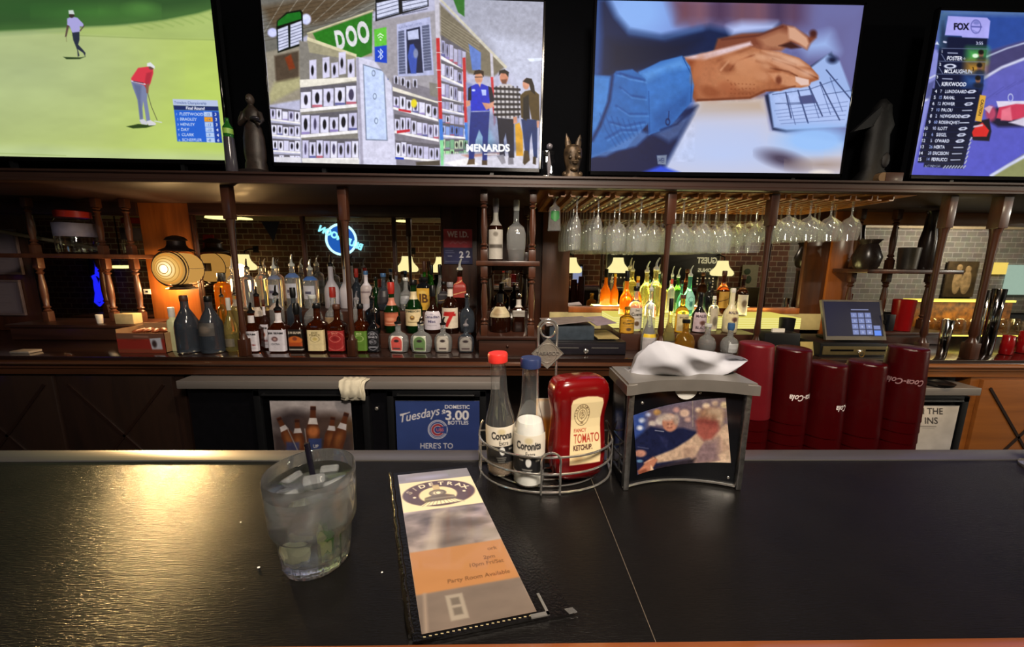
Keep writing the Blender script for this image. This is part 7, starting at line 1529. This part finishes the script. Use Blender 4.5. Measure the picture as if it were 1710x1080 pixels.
# printer, black cup, paper slips
o, a_, b_ = boxthing('receipt_printer', 'low black receipt printer left of the tablet till', 'printer', 1278, 1338, 556, 2.0, CZ_, M_black, .10, .006)
MB().box((-.04, .03, b_), (.03, .04, b_+.02)).build('paper_tongue', M_white, o)
o = thing('black_cup', 'black plastic cup behind the receipt printer', 'cup', (XY(1314, 540, 2.215), 2.215, CZ_))
h_ = PY(1322, 531, 2.215)[2]-CZ_; MB().lathe([(.030, 0), (.034, .01), (.042, h_), (.038, h_), (.031, .02), (.02, .012)], 24).build('cup', M_black, o)
o = thing('slip_holder', 'yellowish slip of paper propped between printer and till', 'papers', (XY(1354, 580, 2.02), 2.02, CZ_))
MB().box((-.05, 0, 0), (.05, .004, .075)).transform(Matrix.Rotation(math.radians(-14), 4, 'X')).build('slip', mat('slip_paper', '#a8985c', 0.7), o)
# big red tumbler on the right unit and steel things
def tumblerlike(name, label, px0, px1, ptop, Y, zb, m, taper=.86, cat='cup', group=None, up=True):
    a = PY(px0, ptop, Y); b = PY(px1, ptop, Y); r = (b[0]-a[0])/2*math.cos(math.atan2((a[0]+b[0])/2, Y)); hh_ = a[2]-zb
    o = thing(name, label, cat, ((a[0]+b[0])/2, Y, zb), 0, group); r0 = r*taper if up else r; r1 = r if up else r*taper
    MB().lathe([(r0*.9, 0), (r0, .003), (r1, hh_-.001), (r1*.96, hh_), (r1*.93, hh_-.002), (r0*.92, .008), (r0*.5, .006)], 28).build('body', m, o, angle=50); return o
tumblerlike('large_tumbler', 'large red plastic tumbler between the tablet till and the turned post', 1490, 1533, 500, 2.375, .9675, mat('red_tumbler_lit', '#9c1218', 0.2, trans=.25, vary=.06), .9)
tumblerlike('cocktail_shaker', 'short shining steel shaker cup on the right counter', 1572, 1596, 534, 2.0, CZ_, mat('shaker_steel', '#d9d7d4', .1, 1.0), .8)
tumblerlike('steel_shaker', 'tall dark steel shaker beside the last turned post, left of two', 1634, 1656, 484, 2.04, CZ_, MATS['shaker_steel'], .9)
tumblerlike('steel_shaker', 'tall steel shaker with bright edge, right of two', 1656, 1684, 482, 2.06, CZ_, mat('dark_chrome', '#8d8c90', 0.1, 1.0), .9)
tumblerlike('red_cup', 'low red plastic cup right of the steel shakers, lower', 1672, 1700, 560, 2.06, CZ_, MATS['red_tumbler_lit'], .85, 'cup', None, False)
tumblerlike('red_cup', 'red plastic cup cut off by the right edge', 1700, 1730, 553, 2.10, CZ_, MATS['red_tumbler_lit'], .85, 'cup', None, False)
# lit shelf of golden rocks glasses
x0, x1 = rx[2]+.012, XY(1712, 555, 2.40)+.1
zz = PY(1620, 556, 2.42)[2]
o = thing('lit_glass_shelf', 'shelf with yellow light strips carrying upturned whisky tumblers at right', 'shelf', (x0, 2.36, CT_Z+.001)); g0 = CT_Z+.001
MB().box((0, 0, zz-g0-.012), (x1-x0, .20, zz-g0)).build('shelf_board', M_wood, o)
MB().box((0, .0, 0), (.012, .20, zz-g0-.012)).build('shelf_side', M_wood, o)
MB().box((.0, -.006, zz-g0-.010), (x1-x0, 0, zz-g0-.002)).build('light_strip', glow('yellow_strip', '#ffe866', 1.5), o)
z2 = PY(1620, 503, 2.55)[2]
MB().box((.0, .190, z2-g0-.006), (x1-x0, .205, z2-g0+.008)).build('light_strip', glow('yellow_strip', '#ffe866', 1.5), o)
MB().box((0, .205, 0), (x1-x0, .212, z2-g0-.006)).build('amber_back', mat('amber_panel', '#8a5414', 0.35, vary=.7, scale=26), o)
gp_ = None
for k in range(14):
    x = x0+.050+(k % 7)*(x1-x0-.08)/6.3; yk = 2.41 if k < 7 else 2.50
    if gp_ is None:
        gp_ = MB().lathe([(.033, 0), (.036, .002), (.037, .05), (.032, .085), (.028, .090), (.029, .084), (.034, .05), (.033, .004)], 22, cap0=False).build('whisky_tumbler', thin_glass('amber_lit_glass', (.95, .93, .86), ior=1.55), None, (x, yk, zz+.0005)); g_ = gp_
    else: g_ = gp_.copy(); COL.objects.link(g_); g_.location = (x, yk, zz+.0005)
    tag(g_, 'whisky tumbler standing upside down on the yellow lit shelf', 'glass', 'whisky tumblers on the lit shelf')
area('lit_shelf_lamp', ((x0+x1)/2, 2.43, zz+.16), ((x0+x1)/2, 2.47, zz), .5, .9, YEL, .03)
# objects on the side shelves
tumblerlike('ice_bucket', 'dull steel bucket on the right spindle shelf', 1499, 1541, 413, 2.36, 1.3655, mat('dull_bucket', '#77736e', .35, .9), .85, 'bucket')
def lathething(name, label, cat, px, ptop, Y, zb, prof, m, extra=None, group=None):
    x = XY(px, ptop, Y); z1 = PY(px, ptop, Y)[2]; H_ = z1-zb; o = thing(name, label, cat, (x, Y, zb), 0, group)
    MB().lathe([(r*H_, z*H_) for r, z in prof], 24).build('body', m, o); return o, H_
lathething('dark_vase', 'dark round vase on the right spindle shelf beside the steel bucket', 'vase', 1452, 400, 2.36, 1.3655, [(.3, 0), (.36, .1), (.42, .4), (.30, .75), (.25, .85), (.36, 1)], mat('vase_dark', '#241c1a', .25))
lathething('dark_vase', 'dark slim carafe at the top right of the spindle shelf', 'vase', 1560, 352, 2.36, 1.3655, [(.10, 0), (.12, .05), (.12, .5), (.09, .7), (.08, .95), (.1, 1)], mat('vase_dark', '#241c1a', .25))
o, H_ = lathething('glass_mug', 'glass jar with white label and red lid on the left spindle shelf', 'jar', 120, 352, 2.40, 1.4105, [(.32, 0), (.36, .04), (.36, .72), (.30, .80), (.30, .86)], M_thin)
MB().lathe([(.36*H_, .40*H_), (.366*H_, .41*H_), (.366*H_, .70*H_), (.36*H_, .71*H_)], 24, cap0=False, cap1=False).build('label_band', mat('band_grey', '#6c6a80', .5), o); MB().lathe([(.31*H_, .84*H_), (.31*H_, .98*H_), (.28*H_, H_)], 20).build('lid', CP['red'], o)
# snack box etc. left of the bottles
def paint_snack(U, V):
    p = Paint(U*80, V*44, '#8a2a20'); p.noise(8, .5, 3); p.rect(0, 0, 80, 13, '#6b4a3c', 2); p.line([(30, 7), (52, 8)], 3, '#b9897c', 1.5, .6); p.rect(0, 18, 80, 36, '#8c2a22', 2); p.poly([(55, 12), (74, 10), (75, 38), (57, 40)], '#b9bccb', 1); p.ell(62, 24, 4, 8, '#3a2c2c', 1.5); p.rect(0, 36, 80, 44, '#7a3a28', 2); return p
a = PY(193, 556, 2.0); b = PY(273, 556, 2.0); bz_ = a[2]-CZ_
o = thing('snack_box', 'open red snack carton at the left end of the bottles', 'carton', (a[0], 2.0, CZ_)); wd = b[0]-a[0]
picture('front_print', flat((0, 0, bz_), (wd, 0, bz_), (0, 0, 0)), 80, 44, paint_snack, M_label, o)
card = mat('carton', '#a8825c', 0.7)
MB().box((0, .0006, 0), (wd, .004, bz_)).box((0, .0006, 0), (.003, .16, bz_+.02)).box((wd-.003, .0006, 0), (wd, .16, bz_)).box((0, .157, 0), (wd, .16, bz_+.03)).box((0, .0006, 0), (wd, .16, .003)).build('carton', card, o)
for k in range(6):
    q = MB().sphere((0, 0, 0), (.019, .05, .012), 10, Matrix.Rotation(.3*k, 3, 'Z')).build('snack_pack', mat('snack_wrap', '#8c4a30', .35, vary=.4), None, (a[0]+.05+k*.042, 2.085, CZ_+bz_-.002+.004*(k % 2))); tag(q, 'wrapped snack in the open red carton', 'snack', 'wrapped snacks in the carton')
o, a_, b_ = boxthing('napkin_box', 'cream napkin box behind the red snack carton', 'box', 190, 221, 524, 2.33, .9855, mat('cream_box', '#cdb98a', .6), .06)
tumblerlike('paper_cup', 'white paper cup left of the cream napkin box', 158, 172, 525, 2.35, .9855, M_white, .8)
o = thing('white_lid', 'pale plastic lid lying at the far left of the counter', 'lid', (XY(42, 580, 2.0), 2.0, CZ_)); MB().box((-.05, -.03, 0), (.05, .03, .012), .003).build('lid', mat('pale_grey', '#8a8078', .5), o)
# ---------------------------------------------------------------- figures on the television ledge
TZ = LED_Z+.0556
def skin(name, label, cat, loc, verts, edges, radii, m, sub=2):
    o = thing(name, label, cat, loc); me = bpy.data.meshes.new('figure'); me.from_pydata(verts, edges, []); b_ = bpy.data.objects.new('figure', me); COL.objects.link(b_); b_.parent = o
    md = b_.modifiers.new('skin', 'SKIN'); 
    for i, r in enumerate(radii): me.skin_vertices[0].data[i].radius = r if isinstance(r, tuple) else (r, r)
    me.skin_vertices[0].data[0].use_root = True
    s = b_.modifiers.new('sub', 'SUBSURF'); s.levels = sub; s.render_levels = sub; me.materials.append(m); return o
x, z1 = at(411, 152, 1.98); H_ = z1-TZ
M_stat = mat('carved_wood', '#241b17', .5, vary=.5, bump=.6, bscale=60)
o = thing('wooden_statue', 'carved standing robed figure between the golf and store televisions', 'statue', (x+.012, 1.985, TZ))
H = H_
MB().lathe([(.16*H, 0, .6), (.16*H, .05*H, .6), (.135*H, .06*H, .3)], 20).build('plinth', mat('plinth_dark', '#1d1716', .3), o)
MB().lathe([(.125*H, .05*H, .2, .8), (.12*H, .14*H, .1, .8), (.118*H, .17*H, 0, .8), (.125*H, .20*H, 0, .8), (.13*H, .30*H, 0, .78), (.125*H, .45*H, 0, .75), (.10*H, .58*H, 0, .72), (.085*H, .62*H, 0, .72), (.10*H, .70*H, 0, .7), (.105*H, .76*H, 0, .65), (.06*H, .81*H, 0, .7), (.035*H, .835*H, 0, .9), (.03*H, .85*H)], 24).build('robe', M_stat, o)
MB().sphere((0, -.005*H, .905*H), (.048*H, .052*H, .066*H), 16).sphere((0, -.055*H, .90*H), (.012*H, .014*H, .018*H), 8).build('head', mat('statue_head', '#3a302a', .5, vary=.4), o)
for s in (-1, 1): MB().tube([(s*.095*H, 0, .75*H), (s*.13*H, -.02*H, .66*H), (s*.11*H, -.07*H, .60*H), (.04*H+s*.05*H, -.10*H, .655*H)], [.035*H, .032*H, .028*H, .02*H], 10).build('arm', M_stat, o)
MB().sphere((.09*H, -.10*H, .66*H), (.06*H, .03*H, .025*H), 12).sphere((.13*H, -.10*H, .63*H), (.035*H, .03*H, .012*H), 10).build('bowl', mat('statue_metal', '#3a3840', .3, .6), o)
x, z1 = at(383, 202, 1.95)
o = thing('beer_bottle', 'green beer bottle with pale label beside the carved figure', 'bottle', (x+.012, 1.915, TZ)); z0 = .155
MB().lathe([(.024, 0), (.026, .004), (.024, z0*.5), (.022, z0)], 20).build('stand', mat('stand_glass', '#4a4650', .2, trans=.4), o)
bh = z1-TZ-z0; MB().lathe([(.020, z0), (.021, z0+.004), (.021, z0+bh*.52), (.012, z0+bh*.70), (.0085, z0+bh*.80), (.008, z0+bh*.98), (.009, z0+bh)], 20).build('glass', mat('beer_green', '#2c7a2c', .1, trans=.5, vary=.1), o)
MB().lathe([(.0213, z0+bh*.18), (.0213, z0+bh*.45)], 20, cap0=False, cap1=False).build('label_band', mat('label_lime', '#86b04a', .5), o)
x, z1 = at(917, 236, 1.95)
o = thing('glass_trophy', 'slim clear glass trophy on the ledge left of the carved mask', 'trophy', (x, 1.95, TZ)); hh_ = z1-TZ
MB().box((-.032, -.012, 0), (.032, .012, .012), .002).box((-.030, -.004, .012), (.030, .004, hh_*.75), .002).build('slab', thin_glass('trophy_glass', (.9, .92, .95)), o)
MB().sphere((.003, 0, hh_*.86), .0155, 14).build('ball', mat('trophy_ball', '#6a6870', .25, .3), o); MB().tube([(.0, -.006, .012), (.002, -.006, hh_*.35), (.0, -.006, hh_*.72)], [.004, .011, .002], 8).build('etched_figure', mat('etched', '#6a6870', .4), o)
x, z1 = at(958, 222, 1.96); H = z1-TZ
o = thing('carved_mask', 'bronze carved mask figure with two pointed ears between the televisions', 'statue', (x, 1.965, TZ))
M_brz = mat('old_bronze', '#3e3122', .45, .4, vary=.9, scale=40, bump=.8, bscale=50)
MB().lathe([(.20*H, 0, .2, .7), (.21*H, .05*H, .2, .7), (.17*H, .12*H, .1, .7), (.15*H, .22*H, 0, .75), (.17*H, .30*H, 0, .8), (.20*H, .42*H, 0, .8), (.215*H, .55*H, 0, .8), (.20*H, .66*H, 0, .8), (.14*H, .73*H, 0, .8), (.05*H, .76*H)], 26).build('bust', M_brz, o)
fc = MB(); fc.sphere((.05*H, -.15*H, .47*H), (.03*H, .05*H, .07*H), 12)
for s in (-1, 1): fc.sphere((.03*H+s*.085*H, -.14*H, .56*H), (.05*H, .03*H, .022*H), 12).sphere((.03*H+s*.10*H, -.14*H, .45*H), (.05*H, .03*H, .045*H), 12).sphere((s*.17*H, -.04*H, .10*H), (.07*H, .07*H, .07*H), 12)
fc.sphere((.04*H, -.15*H, .36*H), (.085*H, .03*H, .02*H), 12).sphere((.04*H, -.145*H, .325*H), (.07*H, .03*H, .02*H), 12).sphere((.02*H, -.12*H, .20*H), (.09*H, .05*H, .05*H), 12); fc.build('face', M_brz, o)
for s, tz in ((-1, 1.0), (1, .93)):
    MB().lathe([(.075*H, 0, 0, .5), (.07*H, .10*H, 0, .5), (.045*H, .20*H, 0, .5), (.006*H, .30*H*tz, 0, .5)], 14).transform(Matrix.Translation((s*.10*H, 0, .70*H)) @ Matrix.Rotation(math.radians(12*s), 4, 'Y')).build('ear', M_brz, o)
x, z1 = at(1478, 165, 2.05); H = z1-TZ
o = thing('dark_statue', 'dark statue with a pointed wing between the typing and racing televisions', 'statue', (x, 2.06, TZ))
M_ds = mat('statue_black', '#08080a', .6, vary=.4, scale=20, bump=.8, bscale=40)
MB().lathe([(.22*H, 0, .3, .6), (.20*H, .08*H, .2, .6), (.13*H, .2*H, 0, .7), (.15*H, .4*H, 0, .7), (.13*H, .6*H, 0, .7), (.16*H, .7*H, 0, .7), (.12*H, .82*H, 0, .7), (.09*H, .92*H), (.03*H, H)], 22).build('body', M_ds, o)
MB().prism([(-.02*H, .95*H), (-.36*H, .62*H), (-.20*H, .66*H), (-.03*H, .72*H)], -.03, -.005, 'Y').build('wing', mat('statue_wing', '#15161a', .6), o)
MB().sphere((.06*H, -.09*H, .30*H), (.05*H, .03*H, .09*H), 10).sphere((.02*H, -.10*H, .12*H), (.05*H, .03*H, .04*H), 10).build('carving', mat('statue_grey', '#1e1d20', .6), o)
a = PY(1464, 288, 1.935); b = PY(1506, 288, 1.935); o = thing('wooden_block', 'small wooden block with round end in front of the dark statue', 'block', ((a[0]+b[0])/2, 1.935, TZ)); w_ = (b[0]-a[0])/2; hh_ = a[2]-TZ
MB().box((-w_*.4, -.012, 0), (w_, .03, hh_), .003).build('block', M_wood, o); MB().lathe([(hh_*.5, 0), (hh_*.5, .03)], 20).transform(Matrix.Translation((-w_*.55, .02, hh_*.5)) @ Matrix.Rotation(math.radians(90), 4, 'X')).build('round_end', mat('end_grain', '#6a5236', .5), o)
# ---------------------------------------------------------------- the room behind, seen in the mirrors
def MP(px, py, Y):
    q = PY(px, py, 2*MIR_Y-Y); return np.array([q[0], Y, q[2]])
M_shade = glow('lamp_shade_glow', '#fff3b0', 1.5)
sh = None
lamp_spots = ((680, 441, 'above the green bottles'), (407, 438, 'beside the first post'), (737, 442, 'at the edge of the left mirror'), (1032, 443, 'at the left of the right mirror'), (1206, 448, 'before the score board'), (954, 443, 'at the left edge of the right mirror'))
for i, (px, py, wh) in enumerate(lamp_spots):
    Yl = -1.72; p = MP(px, py, Yl); t = thing('wall_lamp', 'glowing yellow bell shaped wall lamp reflected '+wh, 'lamp', (p[0], Yl, p[2]), 0, 'bell shaped wall lamps')
    if sh is None:
        kids = [MB().lathe([(.165, -.135), (.19, -.12), (.198, -.09), (.188, -.055), (.15, -.015), (.115, .03), (.098, .08), (.090, .14)], 28, cap0=False).build('lamp_shade', M_shade, t), MB().tube([(.03, 0, .14), (.03, 0, .20), (.03, -.15, .24), (.03, -.325, .24)], .012, 8).box((-.02, -.33, .18), (.08, -.315, .30)).build('arm', M_iron, t)]; sh = kids
    else:
        for k in sh: c = k.copy(); COL.objects.link(c); c.parent = t
    point('wall_lamp_light', (p[0], Yl, p[2]+.02), 14.0, (1.0, .76, .42), .05); 
p = MP(571, 400, -1.98); t = thing('neon_sign', 'round blue neon BLUE MOON sign on the brick wall, seen in the mirror', 'neon sign', tuple(p))
R_ = .272
MB().lathe([(R_, 0), (R_, .02)], 40).transform(Matrix.Rotation(math.radians(-90), 4, 'X')).build('disc', glow('neon_blue_disc', '#2a6fe0', 1.0), t)
MB().tube([(R_*math.cos(2*math.pi*k/40), .035, R_*math.sin(2*math.pi*k/40)) for k in range(40)], .022, 8, True).build('neon_ring', glow('neon_cyan', '#b9f4ff', 2.2), t)
e1 = Vector((-math.cos(.42), 0, -math.sin(.42) if False else math.sin(.42))); e2 = Vector((math.sin(.42), 0, math.cos(.42)))
lettering('neon_word', 'BLUE MOON', glow('neon_word_glow', '#8fe6ff', 2.0), (-.02, .05, -.02), e1, e2, .115, .01, t, 'CENTER', .05, sx=.92)
p = MP(453, 370, -1.98); t = thing('pennant', 'dark blue pennant hanging on the brick wall, seen in the mirror', 'pennant', tuple(p))
MB().prism([(-.17, 0), (.16, 0), (.02, -.36)], .02, .026, 'Y').build('cloth', mat('pennant_blue', '#1c1a3a', .7), t)
p = MP(352, 425, -1.98); t = thing('red_banner', 'red guitar shaped sign beside the lantern reflection', 'sign', tuple(p))
MB().prism([(-.08, .36), (.10, .36), (.12, .10), (.22, -.02), (.24, -.40), (-.24, -.40), (-.2, -.02), (-.10, .10)], .01, .03, 'Y').build('panel', mat('banner_red', '#a02a2c', .5), t)
for px, py, wd, lb_ in ((371, 365, .22, 'glowing oval ceiling light reflected left of the first post'), (406, 366, .13, 'small glowing ceiling light reflected right of the first post'), (672, 370, .11, 'small round ceiling light reflected above the bell lamp'), (204, 447, .20, 'glowing lamp reflected behind the left spindle shelf')):
    Yl = -1.0 if py < 400 else -1.6; p = MP(px, py, Yl); t = thing('ceiling_light', lb_, 'ceiling light', (p[0], Yl, p[2]))
    MB().lathe([(.3*wd, -.05*wd), (wd, 0), (wd*.96, .12*wd), (.5*wd, .2*wd)], 24).build('diffuser', glow('ceiling_glow', '#ffef9c', 2.5), t)
    MB().tube([(0, 0, .2*wd), (0, 0, 2.158-p[2] if p[2] < 2.1 else .4)], .01, 6).build('stem', M_iron, t)
p = MP(1100, 445, -1.98); a = MP(1015, 410, -1.98); b = MP(1196, 484, -1.98)
t = thing('score_board', 'dark score board with lit HOME and GUEST panels, seen in the right mirror', 'score board', ((a[0]+b[0])/2, -1.98, b[2])); w_ = (b[0]-a[0])/2; hh_ = a[2]-b[2]
MB().box((-w_, -.03, 0), (w_, .0, hh_), .005).build('board', mat('board_dark', '#20201c', .5), t)
MB().box((-w_-.02, -.03, -.02), (-w_, .015, hh_+.02)).box((w_, -.03, -.02), (w_+.02, .015, hh_+.02)).box((-w_, -.03, -.02), (w_, .015, 0)).box((-w_, -.03, hh_), (w_, .015, hh_+.02)).build('frame', mat('board_frame', '#77705c', .5), t)
M_let = glow('score_letters', '#e9dfb0', .8)
lettering('score_word', 'GUEST', M_let, (w_*.86, .004, hh_*.66), (-1, 0, 0), (0, 0, 1), .135, .004, t, 'RIGHT', .03, sx=.8) if False else lettering('score_word', 'GUEST', M_let, (w_*.78, .004, hh_*.62), (-1, 0, 0), (0, 0, 1), .115, .004, t, 'CENTER', .03, sx=.8)
lettering('score_word', 'BONUS', M_let, (w_*.78, .004, hh_*.42), (-1, 0, 0), (0, 0, 1), .07, .004, t, 'CENTER', .03, sx=1.0)
lettering('score_word', 'HOME', M_let, (-w_*.74, .004, hh_*.80), (-1, 0, 0), (0, 0, 1), .115, .004, t, 'CENTER', .03, sx=.9)
dt = MB()
for bx_ in (-w_*.74, w_*.78):
    for k in range(5):
        for r in range(4):
            if k in (0, 4) or r in (0, 3): dt.sphere((bx_+(k-2)*.075, .006, hh_*.07+r*.055), .014, 8)
for k in range(14): dt.sphere((-w_*.3+k*.055, .006, hh_*.86), .010, 6)
dt.build('bulbs', glow('score_bulbs', '#ffe9b0', .9), t)['kind'] = 'stuff'
a = MP(1241, 442, -1.98); b = MP(1263, 480, -1.98); t = thing('framed_print', 'cream print of two green plants, seen in the right mirror', 'picture', ((a[0]+b[0])/2, -1.98, b[2])); w_ = (b[0]-a[0])/2; hh_ = a[2]-b[2]
MB().box((-w_, -.02, 0), (w_, 0, hh_)).build('print', mat('print_cream', '#8d8668', .6), t); MB().sphere((-.06, .004, hh_*.7), (.07, .004, .06), 10).sphere((-.02, .004, hh_*.35), (.06, .004, .08), 10).build('plants', mat('print_green', '#33401f', .6), t)
a = MP(956, 441, -1.9); b = MP(972, 480, -1.9); t = thing('lit_menu_screen', 'small pale blue lit screen, seen at the left of the right mirror', 'screen', ((a[0]+b[0])/2, -1.9, b[2])); w_ = (b[0]-a[0])/2; hh_ = a[2]-b[2]
MB().box((-w_, -.10, 0), (w_, 0, hh_), .005).build('case', M_black, t); MB().box((-w_*.85, 0, hh_*.2), (w_*.85, .006, hh_*.9)).build('screen', glow('pale_blue_screen', '#a9b6e6', .8), t)
p = MP(160, 472, -1.9); t = thing('neon_sign', 'blue neon guitar sign, seen behind the left spindle shelf', 'neon sign', tuple(p)); nb = glow('neon_blue', '#1c22ff', 1.6)
MB().tube([(.10, 0, .42), (.05, 0, .16)], .028, 8).tube([(.05, 0, .15), (-.03, 0, .12), (.02, 0, -.05), (-.06, 0, -.36), (.0, 0, -.42), (.06, 0, -.36), (.07, 0, -.05), (.12, 0, .08), (.05, 0, .15)], .024, 8).sphere((.0, 0, -.12), (.05, .02, .25), 12).build('neon_tube', nb, t)
MB().box((-.16, -.11, -.44), (.16, -.08, .44)).build('backboard', M_black, t)
p = MP(133, 350, -1.9); t = thing('neon_sign', 'small red and white lit sign, seen at the upper left', 'neon sign', tuple(p)); MB().box((-.10, -.02, 0), (.10, .02, .07), .01).build('red_part', glow('red_lit', '#e8452c', 1.2), t); MB().box((-.08, -.02, -.06), (.09, .02, -.005), .01).build('white_part', glow('white_lit', '#e9e2f4', 1.0), t); MB().box((-.1, -.149, -.06), (.1, -.02, .07)).build('sign_box', M_black, t)
point('right_wall_fill', (8.4, -.6, 2.12), 200, (1.0, .95, .82), .1)  # unseen point lights without fixtures, added to brighten the brick at the right
point('right_wall_fill', (4.8, -.6, 2.12), 35, (1.0, .86, .62), .1)
# pictures and pale panel reflected at the far right
def rp(name, label, cat, p0, p1, m, Y=-1.98, fr=None):
    a = MP(*p0, Y); b = MP(*p1, Y); t = thing(name, label, cat, ((a[0]+b[0])/2, Y, b[2])); w_ = (b[0]-a[0])/2; hh_ = a[2]-b[2]
    MB().box((-w_, -.03, 0), (w_, 0, hh_), .004).build('panel', m, t); return t, w_, hh_
t, w_, hh_ = rp('wall_poster', 'dark poster with pale figures on the brick, seen in the right mirror', 'poster', (1586, 436), (1624, 496), mat('poster_dark', '#4a3a22', .5, vary=.5, scale=6))
MB().sphere((-.08, .003, hh_*.45), (.09, .01, .26), 12).sphere((.10, .003, hh_*.42), (.10, .01, .24), 12).sphere((-.08, .003, hh_*.82), (.06, .012, .07), 10).sphere((.10, .003, hh_*.78), (.06, .012, .07), 10).build('figures', mat('poster_figures', '#a8895c', .5, vary=.4, scale=12), t)
t, w_, hh_ = rp('lit_window', 'pale greenish lit panel, seen at the right edge of the right mirror', 'window', (1686, 442), (1730, 492), glow('pale_window', '#bfe0d2', .9))
t, w_, hh_ = rp('lit_sign', 'yellow lit sign, seen behind the steel shakers', 'sign', (1654, 438), (1680, 458), glow('yellow_sign', '#ffe070', 1.3))
t, w_, hh_ = rp('pale_card', 'pale card on the brick, seen above the right spindle shelf', 'card', (1538, 420), (1572, 444), mat('pale_card', '#c9c4b4', .6))
